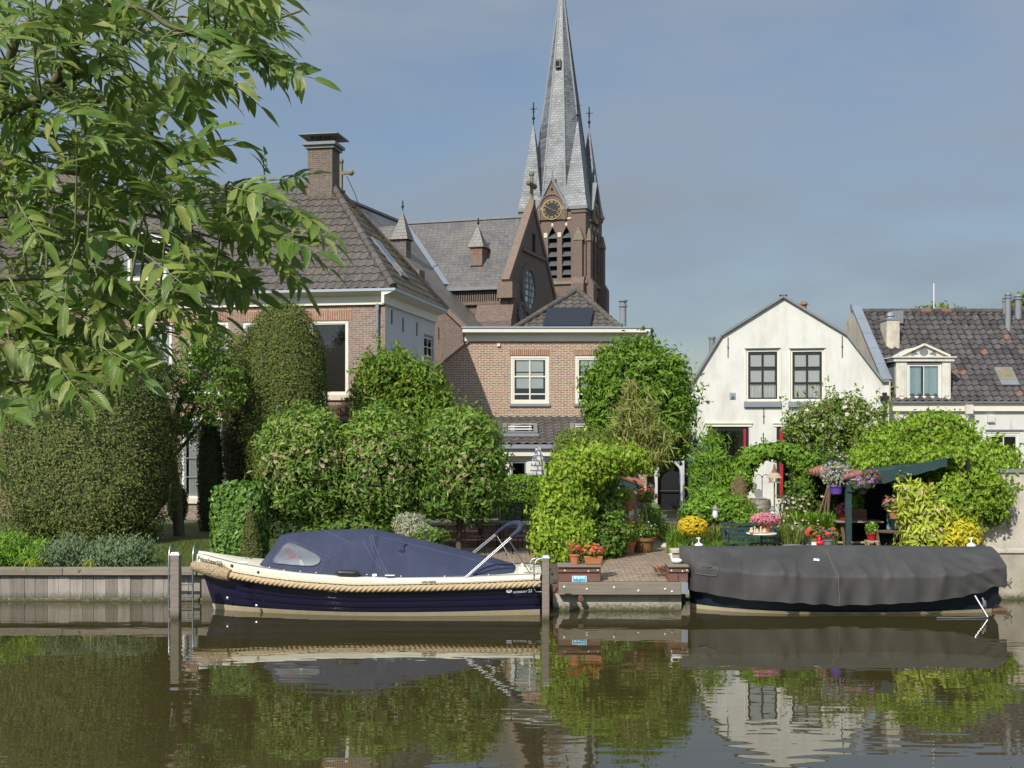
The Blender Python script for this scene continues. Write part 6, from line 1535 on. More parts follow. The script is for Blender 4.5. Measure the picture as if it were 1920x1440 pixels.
# big round tree by the alley
ty = 35.0
shrub('privet_tree', 'large dense round tree between the middle brick house and the white house', 'tree', LM['tree'], [B_(1188,702,ty,74,62,1.2), B_(1240,740,ty,52,76,1.1), B_(1150,745,ty,46,56,1.0), B_(1205,805,ty-.2,70,62,1.2), B_(1255,808,ty,36,56,.8), B_(1138,788,ty,34,38,.8)], 26000, .15, stems=[(sway((at(1215,0,ty).x,ty,G), at(1208,800,ty)), [.14,.13,.12,.11,.1,.09])], core=.66, thick=.38, lump=.22, freq=2.6, clump=8, asp=.42, jit=.5, droop=.3, shag=.35, shoots=110, shootl=.5)
ty = 31.5
shrub('bamboo_clump', 'drooping straw coloured bamboo in front of the round tree', 'bamboo', LM['bamboo'], [B_(1178,742,ty,11,24,.25), B_(1190,782,ty,26,28,.45), B_(1168,800,ty,18,26,.4), B_(1205,818,ty,40,30,.6), B_(1225,848,ty,26,26,.5), B_(1175,835,ty,24,24,.5)], 3000, .30, asp=.13, thick=.7, lump=.25, core=0, droop=.75, back=1, jit=1.0, shag=.6, shoots=40, shootl=.5)
shrub('willow_shrub', 'feathery olive green shrub below the skylights of the brick house', 'shrub', LM['olive'], [B_(1095,825,31,58,26,.6), B_(1130,845,30.5,50,24,.6), B_(1060,850,30.5,30,30,.5)], 5000, .12, asp=.22, thick=.4, lump=.15, core=.66)
# white house garden
ty = 31.0
shrub('bamboo_clump', 'light green bamboo against the left corner of the white house', 'bamboo', LM['fresh'], [B_(1318,868,ty,18,52,.35), B_(1345,860,ty,18,44,.35), B_(1304,915,ty,15,50,.3), B_(1362,900,ty,14,40,.3), B_(1330,920,ty,26,45,.4), B_(1330,826,ty,9,24,.15), B_(1298,880,ty,7,22,.15)], 2300, .22, asp=.17, thick=.9, lump=.2, core=0, droop=.8, back=1, shag=.5, stems=[(sway((at(1325+q,0,ty).x,ty,G), at(1318+q*1.8,835+abs(q),ty)), .02) for q in (-8,0,7,14)])
shrub('leafy_shrub', 'broad leaved green shrub below the light bamboo, beside the path', 'shrub', LM['fresh'], [B_(1335,945,29.5,38,32,.5), B_(1305,965,29,26,26,.4)], 3200, .12, thick=.35, lump=.15, core=.72, clump=5)
arc_ = [(1388,902,20,24),(1392,876,19,20),(1406,858,22,17),(1430,848,24,15),(1456,846,24,15),(1482,852,24,17),(1502,868,20,18),(1512,892,18,24),(1510,925,15,26)]
t = shrub('ivy_arch', 'glossy green climber trained over a round garden arch before the white house', 'climber', LM['hedge'], [B_(a,c,30.5,r,s,.35) for a,c,r,s in arc_], 7000, .11, asp=.7, thick=.45, lump=.22, shag=.5, freq=4, core=.75, droop=.7, jit=.5)
shrub('dry_climber', 'bare brown climber stems on the left leg of the garden arch', 'climber', LM['dry'], [B_(1386,940,30,14,46,.25,2.5)], 2600, .22, asp=.06, thick=.5, core=.7, corem='core_brown', updir=1.2, droop=0)
ty = 33.0
shrub('rose_bush', 'large wild rose bush covered with white flowers against the white house', 'rose bush', LM['rose'], [B_(1590,815,ty,72,62,.9), B_(1535,800,ty,50,45,.7), B_(1635,830,ty,34,55,.7), B_(1500,800,ty,30,30,.5), B_(1560,868,ty,72,34,.7), B_(1625,870,ty,40,30,.6), B_(1580,765,ty,40,26,.5)], 13000, .105, flowers=[('roses', FM['white'], 330, .145)], core=.5, thick=.6, lump=.24, freq=3, clump=6, gap=-.7, shag=.35, shoots=90, shootl=.6)
ty = 29.0
VB = [B_(1700,846,29.6,78,46,1.1), B_(1752,832,29.6,66,50,1.1), B_(1655,872,29.0,50,26,.9), B_(1820,880,29,80,50,1.1), B_(1868,905,28.6,36,48,.8), B_(1812,925,27.6,62,50,.7), B_(1745,862,28.5,85,24,1.2), B_(1790,955,27.2,36,40,.4), B_(1850,945,27.5,36,36,.4), B_(1800,985,27.1,26,34,.3)]
shrub('vine_mound', 'great bright green vine heaped over the open shed and garden wall', 'climber', LM['vine'], VB, 40000, .10, asp=.68, thick=.30, lump=.15, freq=2.4, core=.72, droop=.8, jit=.55, back=.2, shag=.38, clump=5, shoots=90, shootl=.4)
shrub('dry_climber', 'tangled bare vine stems hanging down the sunlit garden wall', 'climber', LM['dry'], [B_(1815,1005,26.95,28,36,.12,2.2)], 1500, .26, asp=.05, thick=.8, core=0, updir=.0, droop=1.6, back=1)
shrub('rhododendron', 'yellow green rhododendron with pink and white blooms in front of the shed', 'shrub', LM['yellowgreen'], [B_(1722,960,25.9,32,36,.4), B_(1712,925,25.9,22,26,.3), B_(1745,985,25.8,38,40,.45), B_(1730,1010,25.6,34,30,.4)], 3000, .17, asp=.30, thick=.6, lump=.2, core=.5, clump=7, jit=.4, droop=.5, flowers=[('pink_blooms', FM['palepink'], 40, .13)])
shrub('golden_shrub', 'bright golden leaved shrub at the foot of the garden wall', 'shrub', LM['yellow'], [B_(1800,1003,25.5,28,24,.35), B_(1780,1020,25.4,24,18,.3)], 1800, .12, asp=.4, thick=.4, lump=.15, core=.65, clump=5)
shrub('green_shrub', 'low dark green shrub between the golden bush and the rhododendron', 'shrub', LM['mid'], [B_(1775,1015,25.7,24,32,.35)], 1500, .11, thick=.35, core=.7)
shrub('silver_shrub', 'silvery grey shrub beneath the middle laurel', 'shrub', LM['silver'], [B_(768,985,26.2,34,26,.4), B_(785,1000,26.0,30,18,.35)], 2400, .10, asp=.22, thick=.5, core=.6, updir=.8, droop=0)
shrub('terrace_plant', 'low dark green plants at the edge of the terrace behind the canvas cover', 'shrub', LM['mid'], [B_(805,1008,25.4,34,16,.35), B_(650,990,26.6,80,18,.5)], 2400, .10, thick=.4, core=.7, clump=5)
# bank planting on the left
for i, (px, py, rx, rz, m, lb) in enumerate(((18,1030,36,30,'fresh','fresh green leafy clump at the left edge of the bank'),(70,1040,30,24,'fresh','fresh green feathery clump, second from the left edge'),(125,1036,38,30,'herb','grey green catmint clump in the middle of the bank planting'),(190,1040,34,26,'herb','low grey green catmint clump right of the taller one'),(245,1038,36,30,'herb','rightmost grey green clump of the bank planting beside the lawn'))):
    shrub('bank_plant', lb, 'plant', LM[m], [B_(px,py,24.75,rx,rz*.8,.4,2.2), B_(px-rx*.5,py+4,24.7,rx*.5,rz*.7,.3), B_(px+rx*.55,py+2,24.8,rx*.5,rz*.85,.3), B_(px+rx*.1,py-rz*.55,24.9,rx*.35,rz*.5,.2)], 3600, .085, 'plants along the timber bank', asp=.3, thick=.85, lump=.32, freq=5, core=.4, updir=1.1, droop=0, shag=.9)
for i, (px, lb) in enumerate(((62,'long grass tuft arching over the bank beam, left one'),(172,'long grass tuft arching over the bank beam, right one'))):
    p = at(px,1072,24.2); o = thing('grass_tuft', lb, 'grass', (p.x,24.25,.69), 0, 'grass tufts on the bank'); spears('blades', LM['yellowgreen'], 0, 0, .12, .05, .5, 26, o, .012, 0, 1.0, 1.1)
# perennials round the bench (each clump its own plant)
def clump(px, py0, Y, w, h, m, n, label, wid=.022, lean=.45, curl=.3, fl=None, cat='plant'):
    p = at(px, 900, Y); o = thing('perennial_clump', label, cat, (p.x, Y, G), 0, 'perennials in the white house garden'); spears('leaves', LM[m], 0, 0, w, w*.7, h, n, o, wid, 0, lean, curl)
    if fl:
        rng = np.random.default_rng(int(px)); k = fl[1]; P = np.stack([rng.normal(0,w*.5,k), rng.normal(0,w*.4,k)-.05, h*rng.uniform(.65,.95,k)],1); blossoms('blossom', FM[fl[0]], P, np.tile([0,-.5,.8],(k,1)), fl[2], o, rng)
    return o
clump(1272,0,26.6,.30,.85,'fresh',420,'fresh green grassy clump beside the path, left of the yellow flowers')
clump(1300,0,25.6,.42,.62,'fresh',420,'low fresh green clump under the yellow flower ball',.03)
clump(1335,0,27.8,.55,.8,'olive',520,'olive grassy clump behind the yellow flower ball')
clump(1385,0,28.6,.35,1.35,'olive',420,'tall olive grasses left of the upper barrel',.02,.25,.15)
clump(1345,0,25.6,.45,.62,'fresh',420,'green grass clump left of the bench',.02)
clump(1400,0,27.6,.55,.65,'mid',520,'green clump directly behind the bench',.03)
clump(1440,0,27.8,.5,.7,'fresh',420,'green clump behind the pink flower pot',.03)
clump(1400,0,25.2,.7,.42,'fresh',620,'low grass growing under the bench',.018)
clump(1470,0,26.5,.38,.95,'olive',460,'tall thin olive clump right of the round table',.018,.35,.25,('palepink',14,.06))
clump(1500,0,27.2,.40,.85,'herb',420,'grey green clump behind the zinc tub',.02,.4,.3,('palepink',18,.05))
clump(1530,0,28.2,.55,1.25,'fresh',620,'lush lily clump with broad bright leaves beside the shed',.045,.5,.35)
clump(1490,0,29.6,.45,1.25,'rose',420,'tall flowering stems under the right end of the arch',.02,.35,.2,('palepink',24,.09))
clump(1560,0,30.2,.5,1.3,'mid',420,'dark green clump in front of the rose bush',.04)
clump(1420,0,30.2,.55,.75,'mid',420,'low green clump in front of the upper barrel',.03,.5,.3,('white',20,.07))
clump(1240,0,31.0,.3,.6,'mid',260,'dark green clump left of the dark gateway',.03)
clump(1258,0,30.0,.35,.6,'olive',320,'straw tinged grass clump on the right side of the path',.02)
shrub('leafy_shrub', 'bushy climber mass between the ivy arch and the rose bush', 'shrub', LM['mid'], [B_(1528,890,31.2,32,42,.5), B_(1545,935,30.8,26,36,.4), B_(1500,940,30,26,34,.4)], 3600, .11, thick=.5, lump=.22, core=.6, clump=5, shag=.3, shoots=30)
shrub('leafy_shrub', 'bright low shrub under the left leg of the ivy arch behind the bench', 'shrub', LM['hedge'], [B_(1375,955,28.6,34,26,.4), B_(1410,975,28.2,28,18,.3)], 2400, .10, thick=.5, lump=.22, core=.6, clump=5, shag=.3)
# far trees behind the tiled house
for px, py, rx, rz, lb in ((1757,592,46,20,'treetop peeping over the ridge of the tiled house'),(1925,572,22,24,'treetop peeping beside the flue pipes at the right edge')):
    Y = 60; o = thing('garden_tree', lb, 'tree', (at(px,0,Y).x, Y, G), 0, 'treetops behind the tiled house'); l = o.location; bl = [B_(px,py,Y,rx,rz,1.2), B_(px-rx*.4,py+8,Y,rx*.6,rz,1.0), B_(px,py+60,Y,rx*1.1,60,1.5)]
    foliage('crown', LM['olive'], [(b[0]-l.x,b[1]-l.y,b[2]-l.z,*b[3:]) for b in bl], 3500, .22, .5, o, thick=.6, lump=.25, core=.5, clump=6, back=1)
    b = MB(); b.tube([(0,0,-.1),(.1,0,4),(0,0,at(px,py+40,Y).z-G)], [.25,.2,.1], 8); b.build('trunk', M['bark'], o, smooth=60)
# ================================================================== 9. garden buildings and furniture
# open shed on the right: dark green fascia, posts, sloping roof under the vine
YS = 27.0
def S_(px, py, Y=YS): return at(px, py, Y)
t = thing('open_shed', 'open garden shed with dark green fascia and posts, half buried under the vine', 'shed', (S_(1592,0).x, YS, G)); l = t.location
def LS(p): return Vector(p)-l
lo, hi = S_(1588,897), S_(1775,858); lo2, hi2 = S_(1588,922), S_(1775,872)
D = 4.6
b = MB(); n = 16; top = [(lo+(hi-lo)*i/n) for i in range(n+1)]; bot = [(lo2+(hi2-lo2)*i/n)+Vector((0,0,-.045*abs(math.sin(i*1.9)))) for i in range(n+1)]
pts = [(p.x-l.x, p.z-l.z) for p in top]+[(p.x-l.x, p.z-l.z) for p in bot[::-1]]; b.extrude(pts, -.03, .01); b.build('fascia', M['darkgreen'], t)
b = MB(); a, c = LS(lo), LS(hi); b.poly(a+Vector((-.05,0,.01)), c+Vector((.2,0,.01)), c+Vector((.2,D,.01)), a+Vector((-.05,D,.01))); b.poly(a+Vector((-.05,0,-.04)), c+Vector((.2,0,-.04)), c+Vector((.2,D,-.04)), a+Vector((-.05,D,-.04))); b.build('roof', M['darkgreen'], t, fixn=False)
b = MB()
for i in range(14): b.tube([a+Vector((-.12,i*.33,.02)), a+Vector((.35,i*.33,.11))], .09, 8)
b.build('eave_tiles', M['tile_red'], t, smooth=50)
b = MB(); b.box(-.06,.07,-.0+.012,.14,-.02,LS(lo).z-.02); b.build('post', M['greypaint'] if False else M['darkgreen'], t, bevel=.006)
x = S_(1562,0,31.2).x-l.x; b = MB(); b.box(x-.02,x+.1,D-.3,D-.18,-.02,LS(lo).z-.1); b.build('post', M['darkgreen'], t)
b = MB(); b.box(.0,3.6,D,D+.05,-.02,2.1); b.build('back_boards', mat('dark_shed_boards', (.018,.03,.036), .7, .3, 2, stretch=(1,1,9)), t)
b = MB(); b.box(2.75,2.8,.05,D,-.02,2.2); b.build('side_boards', M['dark'], t)
b = MB(); b.box(-.02,.16,-.05,-.031,LS(S_(1592,893)).z-.0,LS(S_(1592,893)).z+.1); b.v=[(x,y,z-.08) for x,y,z in b.v]; b.build('lamp', M['plastic_white'], t, bevel=.008)
# small shed left of the path
YL = 28.6; p0, p1 = at(1140,886,YL), at(1198,909,YL); q0, q1 = at(1140,897,YL), at(1198,918,YL)
t = thing('open_shed', 'small open shed with scalloped dark green fascia left of the path', 'shed', (p1.x, YL, G)); l = t.location
b = MB(); n = 12; top = [(p0+(p1-p0)*i/n) for i in range(n+1)]; bot = [(q0+(q1-q0)*i/n)+Vector((0,0,-.05*abs(math.sin(i*1.55)))) for i in range(n+1)]
b.extrude([(p.x-l.x,p.z-l.z) for p in top]+[(p.x-l.x,p.z-l.z) for p in bot[::-1]], -.03, .01); b.build('fascia', M['darkgreen'], t)
b = MB(); a, c = p0-l, p1-l; b.poly(a+Vector((-.6,0,.25)), c+Vector((.05,0,.0)), c+Vector((.05,4,0)), a+Vector((-.6,4,.25))); b.build('roof', M['tile_red'], t, fixn=False)
b = MB()
for i in range(13): b.tube([c+Vector((-.5,i*.31,.24)), c+Vector((.12,i*.31,.0))], .085, 8)
b.build('eave_tiles', M['tile_red'], t, smooth=50)
b = MB(); x = at(1192,0,YL).x-l.x; b.box(x-.035,x+.04,.02,.1,-.02,c.z-.02); b.build('post', M['wood_grey'], t)
b = MB(); b.box(-1.6,.0,2.4,2.45,-.02,1.6); b.build('back_boards', M['greypaint'], t)
p = at(1163,887,29.0); b = MB(); b.ball((p.x-l.x,p.y-l.y,p.z-l.z),(.22,.15,.09),10,7); b.ball((p.x-l.x+.2,p.y-l.y,p.z-l.z-.03),(.16,.12,.07),8,6); o = b.build('green_sheet', mat('green_plastic_sheet', (.10,.30,.22), .4, .3, 9), None, smooth=60); o.location = l; tag(o, 'crumpled green plastic sheet lying on the small shed roof', 'plastic sheet')
# garden wall on the right
t = thing('garden_wall', 'weathered sunlit garden wall at the right edge, partly covered by the vine', 'wall', (at(1785,0,27.6).x, 27.6, G))
b = MB(); b.box(0,8,0,.3,-.05,1.85); b.build('wall', M['stucco'], t); b = MB(); b.box(-.03,8,-.05,.35,1.852,1.93); b.build('coping', M['lead'], t)

# terrace steps and furniture behind the navy boat
t = thing('terrace_steps', 'low brick terrace steps with a stone edge behind the navy boat', 'steps', (at(900,0,28.4).x, 28.4, G))
for i in range(2): b = MB(); b.box(-1.3,1.35,.5*i,.5*i+.6,-.02,.17*(i+1)); b.build('step', M['brick_wall_low'], t)
b = MB(); b.box(-1.4,1.4,1.0,2.2,-.02,.46); b.build('terrace_block', M['brick_wall_low'], t); b = MB(); b.box(-1.42,1.42,.98,2.2,.461,.53); b.build('edge_stone', M['stucco'], t)
def frame_tube(b, pts, r=.012): b.tube(pts, r, 6)
mesh_mat = NT('dark_sling_mesh'); mesh_mat.b.inputs['Base Color'].default_value = (.05,.05,.05,1); tr = mesh_mat.new('ShaderNodeBsdfTransparent'); mxs = mesh_mat.new('ShaderNodeMixShader'); mxs.inputs[0].default_value = .55
mesh_mat.link(tr.outputs[0], mxs.inputs[1]); mesh_mat.link(mesh_mat.b.outputs[0], mxs.inputs[2]); mesh_mat.link(mxs.outputs[0], mesh_mat.out.inputs[0]); M['sling'] = mesh_mat.m
def make_chair(label):
    t = thing('garden_chair', label, 'chair', (0,0,0), 0, 'dark metal terrace chairs')
    for s in (-.26,.26):
        b = MB(); frame_tube(b, [(.24,s,0),(.22,s,.62),(-.22,s,.66)]); b.build('front_leg', M['black'], t, smooth=60)
        b = MB(); frame_tube(b, [(-.30,s,0),(-.2,s,.44),(-.36,s,1.08)]); b.build('rear_leg', M['black'], t, smooth=60)
    b = MB(); b.grid([[(.24,-.25,.45),(.24,.25,.45)],[(0,-.25,.42),(0,.25,.42)],[(-.2,-.25,.44),(-.2,.25,.44)]]); b.build('seat', M['sling'], t, fixn=False)
    b = MB(); b.grid([[(-.2,-.25,.45),(-.2,.25,.45)],[(-.36,-.25,1.07),(-.36,.25,1.07)]]); b.build('backrest', M['sling'], t, fixn=False)
    b = MB(); frame_tube(b, [(-.36,-.26,1.08),(-.36,.26,1.08)]); frame_tube(b, [(-.2,-.26,.44),(-.2,.26,.44)]); frame_tube(b, [(.23,-.26,.44),(.23,.26,.44)]); b.build('frame', M['black'], t, smooth=60)
    return t
c0 = make_chair('left terrace chair beside the rightmost laurel trunk, facing the table')
pl_ = [(890,26.8,.1,None),(972,26.9,PI-.15,'right terrace chair nearest the lime green climber'),(920,28.0,-PI/2+.2,'terrace chair behind the table on the left'),(955,28.05,-PI/2-.2,'terrace chair behind the table on the right')]
for px, Y, rz, lb in pl_:
    o = c0 if lb is None else copy_tree(c0)
    if lb: o['label'] = lb
    o.location = (at(px,0,Y).x, Y, G+.006); o.rotation_euler = (0,0,rz)
t = thing('patio_table', 'dark metal terrace table between the chairs', 'table', (at(928,0,27.2).x, 27.2, G+.006))
b = MB(); b.box(-.48,.48,-.35,.35,.70,.725); b.build('tabletop', M['black'], t)
for sx in (-1,1):
    for sy in (-1,1): b = MB(); frame_tube(b, [(sx*.42,sy*.3,.70),(sx*.3,sy*.22,.35),(sx*.42,sy*.3,0)], .014); b.build('leg', M['black'], t, smooth=60)
# closed parasol
p = at(1009,835,33.5); t = thing('parasol', 'closed plaid parasol standing behind the clipped hedge', 'parasol', (p.x,33.5,G)); h = p.z-G
b = MB(); b.tube([(0,0,-.05),(0,0,h)], .022, 8); b.build('pole', M['wood_pale'], t); b = MB(); q = []
for r, z in ((.28,h-1.25),(.24,h-.9),(.15,h-.4),(.05,h-.05)): q.append([(r*(1+.22*(k%2))*math.cos(2*PI*k/16), r*(1+.22*(k%2))*math.sin(2*PI*k/16), z) for k in list(range(16))+[0]])
b.grid(q); b.build('canopy', M['parasol'], t, fixn=False)
p = at(806,990,26.6); t = thing('glazed_pot', 'tall blue glazed pot beside the terrace steps', 'pot', (p.x,26.6,G)); b = MB(); b.lathe([(.14,0),(.2,.1),(.21,.4),(.16,.6),(.18,.64),(.14,.64)],(0,0,0),16); b.build('pot', M['blueglaze'], t, smooth=40)

# ---- pots and flowers
def pot_prof(r, h): return [(r*.7,0),(r*.95,h*.78),(r*1.08,h*.79),(r*1.1,h),(r*.95,h),(r*.9,h*.85)]
def potted(name, label, cat, px, Y, zb, r, h, leafm, leafn, lr, flowers, pm='terracotta', group=None, leaf=.07, up=0, asp=.5):
    x = at(px,0,Y).x; t = thing(name, label, cat, (x,Y,zb), 0, group)
    if r: b = MB(); b.lathe(pot_prof(r,h),(0,0,0),16); b.build('pot', M[pm], t, smooth=40)
    bl = [(0,0,h+up+lr[2]*.8,lr[0],lr[1],lr[2],2.2)]; foliage('foliage', LM[leafm], bl, leafn, leaf, asp, t, thick=.5, lump=.2, core=.55)
    for nm, m, n, s in flowers: scatter_flowers(nm, FM[m], [(0,-.02,h+up+lr[2]*.95,lr[0],lr[1],lr[2],2.2)], n, s, t)
    return t
zP = PL.location.z + (at(1090,1062,QUAY+.08).z-.565) + .025
g_ = 'potted flowers'; M['brownclay'] = mat('brown_glazed_clay', (.22,.11,.045), .5, .2, 5)
potted('flower_pot', 'round terracotta pot of red geraniums on the left of the planter', 'flower pot', 1078, QUAY+.3, zP, .11, .2, 'mid', 260, (.15,.13,.10), [('blossom','red',22,.07),('pale_blossom','pink',10,.06)], group=g_)
x = at(1112,0,QUAY+.3).x; t = thing('flower_trough', 'terracotta trough of orange red flowers on the right of the planter', 'flower pot', (x,QUAY+.3,zP), 0, g_)
b = MB(); b.add([(-.15,-.09,0),(.15,-.09,0),(.15,.09,0),(-.15,.09,0),(-.19,-.12,.16),(.19,-.12,.16),(.19,.12,.16),(-.19,.12,.16)],[(0,3,2,1),(4,5,6,7),(0,1,5,4),(1,2,6,5),(2,3,7,6),(3,0,4,7)]); b.build('trough', M['terracotta'], t, bevel=.01)
foliage('foliage', LM['mid'], [(0,0,.24,.22,.16,.12,2)], 380, .07, .6, t, thick=.5, core=.6); scatter_flowers('blossom', FM['orange'], [(0,-.02,.26,.22,.16,.13,2)], 46, .07, t); scatter_flowers('red_blossom', FM['magenta'], [(.1,-.02,.3,.14,.14,.10,2)], 16, .06, t)
potted('flower_pot', 'terracotta pot with small orange flowers, front one left of the path', 'flower pot', 1178, 26.9, G, .17, .3, 'mid', 300, (.2,.2,.16), [('blossom','orange',10,.06)], group=g_)
potted('flower_pot', 'bluish grey pot of orange begonias between two terracotta pots', 'flower pot', 1191, 27.6, G, .22, .42, 'fresh', 300, (.24,.2,.18), [('blossom','orange',34,.10)], 'lead', g_)
potted('flower_pot', 'large brown terracotta tub with trailing green, right beside the path', 'flower pot', 1207, 27.3, G, .27, .36, 'mid', 420, (.32,.28,.18), [('blossom','white',8,.05)], 'brownclay', g_)
potted('flower_pot', 'pot with bluish leaves at the far left of the path by the gateway', 'flower pot', 1236, 30.5, G, .16, .3, 'herb', 360, (.24,.22,.22), [], group=g_)
shrub('feathery_shrub', 'soft feathery green shrub on the left of the path before the gateway', 'shrub', LM['fresh'], [B_(1218,968,29.5,21,28,.3)], 1800, .13, asp=.12, thick=.6, core=.55, updir=.7, droop=0)
t = potted('pedestal_basket', 'conical terracotta basket of yellow leaves on a slim post left of the path', 'flower pot', 1176, 27.8, at(0,958,27.8).z, .16, .24, 'yellowgreen', 320, (.18,.16,.18), [], group=g_)
b = MB(); b.tube([(0,0,0),(0,0,G-t.location.z)], .025, 7); b.build('post', M['wood_brown'], t)
t = potted('fuchsia_standard', 'red flowered fuchsia on a bare stem before the small shed', 'shrub', 1213, 28.6, G, 0, 0, 'mid', 420, (.24,.22,.16), [('blossom','red',36,.08)], up=at(0,930,28.6).z-G-.13)
b = MB(); b.tube(sway((-.05,0,0),(0,0,at(0,935,28.6).z-G)), .018, 6); b.build('stem', M['wood_pale'], t, smooth=60)
# yellow flower ball on a stem
t = potted('chrysanthemum_standard', 'ball of bright yellow flowers on a slim stem beside the bench', 'shrub', 1298, 25.4, G, 0, 0, 'yellowgreen', 500, (.30,.26,.20), [('blossom','yellow',420,.055)], up=at(0,988,25.4).z-G-.17)
b = MB(); b.tube([(0,0,-.02),(.01,0,at(0,988,25.4).z-G)], .02, 7); b.build('stem', M['wood_pale'], t, smooth=60)
def pump(px, lb):
    p = at(px,1029,24.3); t = thing('pump_bottle', lb, 'fitting', (p.x,24.35,1.04), 0, 'white pump shaped fittings on the quay'); b = MB(); b.lathe([(.10,0),(.10,.02),(.085,.10),(.03,.13),(.018,.14)],(0,0,0),14); b.build('body', M['plastic_white'], t, smooth=40)
    b = MB(); b.tube([(0,0,.13),(0,0,.22)], .014, 8); b.tube([(-.05,0,.225),(.03,0,.225)], .014, 8); b.build('nozzle', M['plastic_white'], t, smooth=50)
pump(1311,'small white pump shaped fitting on the quay below the yellow flowers'); pump(1823,'small white pump shaped fitting on the quay before the garden wall')
# bench
Yb = 25.9; xa, xb = at(1353,0,Yb).x, at(1458,0,Yb).x; t = thing('garden_bench', 'dark green slatted garden bench behind the covered boat', 'bench', ((xa+xb)/2, Yb, G)); hw = (xb-xa)/2
zb = at(0,979,Yb).z-G
for i in range(4): z = zb-.02-i*.098; b = MB(); b.box(-hw,hw,.02-.015*i,.045-.015*i,z-.07,z); b.build('back_slat', M['darkgreen'], t, bevel=.004)
zs = at(0,1014,Yb).z-G
for i in range(4): b = MB(); b.box(-hw,hw,-.50+i*.11,-.41+i*.11,zs-.03,zs); b.build('seat_slat', M['darkgreen'], t, bevel=.004)
for s in (-1,1):
    b = MB(); x = s*(hw-.06); frame_tube(b, [(x,-.48,0),(x,-.46,zs-.02),(x,-.05,zs-.02),(x,.06,zb)], .022); frame_tube(b, [(x,.1,0),(x,-.05,zs-.02)], .022); frame_tube(b, [(x,-.46,zs),(x,-.44,zs+.22),(x,0,zs+.24)], .02); b.build('bench_frame', M['black'], t, smooth=60)
# round table with pink pot and figurines
Yt = 25.1; p = at(1428,999,Yt); t = thing('round_table', 'small round cream topped garden table in front of the bench', 'table', (p.x,Yt,G)); h = p.z-G
b = MB(); b.lathe([(.31,h-.03),(.325,h-.015),(.32,h)],(0,0,0),28); b.build('tabletop', M['cream'], t, smooth=40); b = MB(); b.tube([(0,0,0),(0,0,h-.03)], .03, 8); b.build('column', M['darkgreen'], t)
for k in range(3): b = MB(); b.tube([(0,0,.15),(.28*math.cos(k*2.1+.4),.28*math.sin(k*2.1+.4),0)], .016, 6); b.build('foot', M['darkgreen'], t, smooth=60)
ht = G+h
o = potted('flower_pot', 'red pot with a wide dome of pink flowers on the round table', 'flower pot', 1435, Yt+.05, ht, .12, .18, 'mid', 420, (.30,.24,.12), [('blossom','pink',420,.06)], group=g_)
for i, (px, w, hh, k) in enumerate(((1409,.05,.13,0),(1415.5,.022,.15,1),(1420,.045,.10,0),(1427,.026,.15,1),(1434,.055,.10,0))):
    o = thing('figurine', ['little pale bear like figurine at the left end of the round table','slim pale figurine, second from left on the round table','squat pale figurine in the middle of the round table','slim pale figurine, second from right on the round table','plump pale figurine at the right before the red pot'][i], 'figurine', (at(px,0,Yt-.22).x,Yt-.22+.01*i,ht), 0, 'pale figurines on the round table')
    b = MB(); b.ball((0,0,hh*.36),(w,w*.9,hh*.38),10,8); b.ball((0,0,hh*.8),(w*.62,w*.62,hh*.22),10,8); b.ball((-w*.45,0,hh*.98),(w*.2,w*.2,hh*.07),6,5); b.ball((w*.45,0,hh*.98),(w*.2,w*.2,hh*.07),6,5); b.build('body', M['pinkstone'], o, smooth=60)
# lanterns
for px, py, Y, lb in ((1341,962,27.2,'white glass garden lantern in the planting left of the bench'),(1448.5,964,27.8,'white glass garden lantern right of the pink flowers')):
    p = at(px,py,Y); t = thing('garden_lantern', lb, 'lantern', (p.x,Y,G), 0, 'garden lanterns'); h = p.z-G; b = MB(); b.tube([(0,0,0),(0,0,h-.1)], .012, 6); b.build('pole', M['black'], t)
    b = MB(); b.lathe([(.05,h-.1),(.07,h-.05),(.05,h+.09)],(0,0,0),10); b.build('glass', M['plastic_white'], t, smooth=40); b = MB(); b.lathe([(.085,h+.09),(.06,h+.13),(.02,h+.19)],(0,0,0),10); b.lathe([(.06,h-.115),(.06,h-.1)],(0,0,0),10); b.build('cap', M['lead'], t, smooth=40)
# barrels
M['stave'] = mat('barrel_staves', (.27,.20,.13), .8, .25, 2, stretch=(6,6,1)); M['hoop'] = mat('barrel_hoop', (.33,.33,.32), .5, .15, 5, metal=.5)
def barrel(px, topy, Y, r, h, lb, zb=None):
    p = at(px,topy,Y); z0 = (p.z-h) if zb is None else zb; t = thing('wooden_barrel', lb, 'barrel', (p.x,Y,z0)); 
    b = MB(); b.lathe([(r*.84,0),(r*.95,h*.25),(r,h*.5),(r*.95,h*.75),(r*.86,h),(r*.8,h),(r*.8,h-.03)],(0,0,0),24); b.build('staves', M['stave'], t, smooth=40)
    for k, w in ((.80,.95),(.92,.895),(.18,.93)):
        b = MB(); b.lathe([(r*w+.008,h*k-.025),(r*w+.004,h*k+.025)],(0,0,0),24); b.build('hoop', M['hoop'], t, smooth=40)
    return t
barrel(1424,936,29.4,.31,.95,'old wooden barrel with grey hoops standing under the garden arch')
barrel(1539,1021,25.0,.34,.42,'half barrel with red flowers beside the shed post')
p = at(1437,928,29.4); t = thing('frying_pan_dish', 'small round dish standing upright on the upper barrel', 'dish', (at(1422,0,29.4).x,29.4,at(0,936,29.4).z+.01)); b = MB(); b.extrude([(.1*math.cos(2*PI*k/16),.13+.12*math.sin(2*PI*k/16)) for k in range(16)],-.01,.01); b.box(-.2,.2,-.15,.15,0,.015); b.build('dish', M['hoop'], t)
zt = at(0,1021,25.0).z
potted('flower_pot','terracotta pot of red geraniums at the left on the half barrel','flower pot',1528,24.95,zt,.10,.14,'mid',260,(.2,.16,.13),[('blossom','red',34,.07)],group=g_)
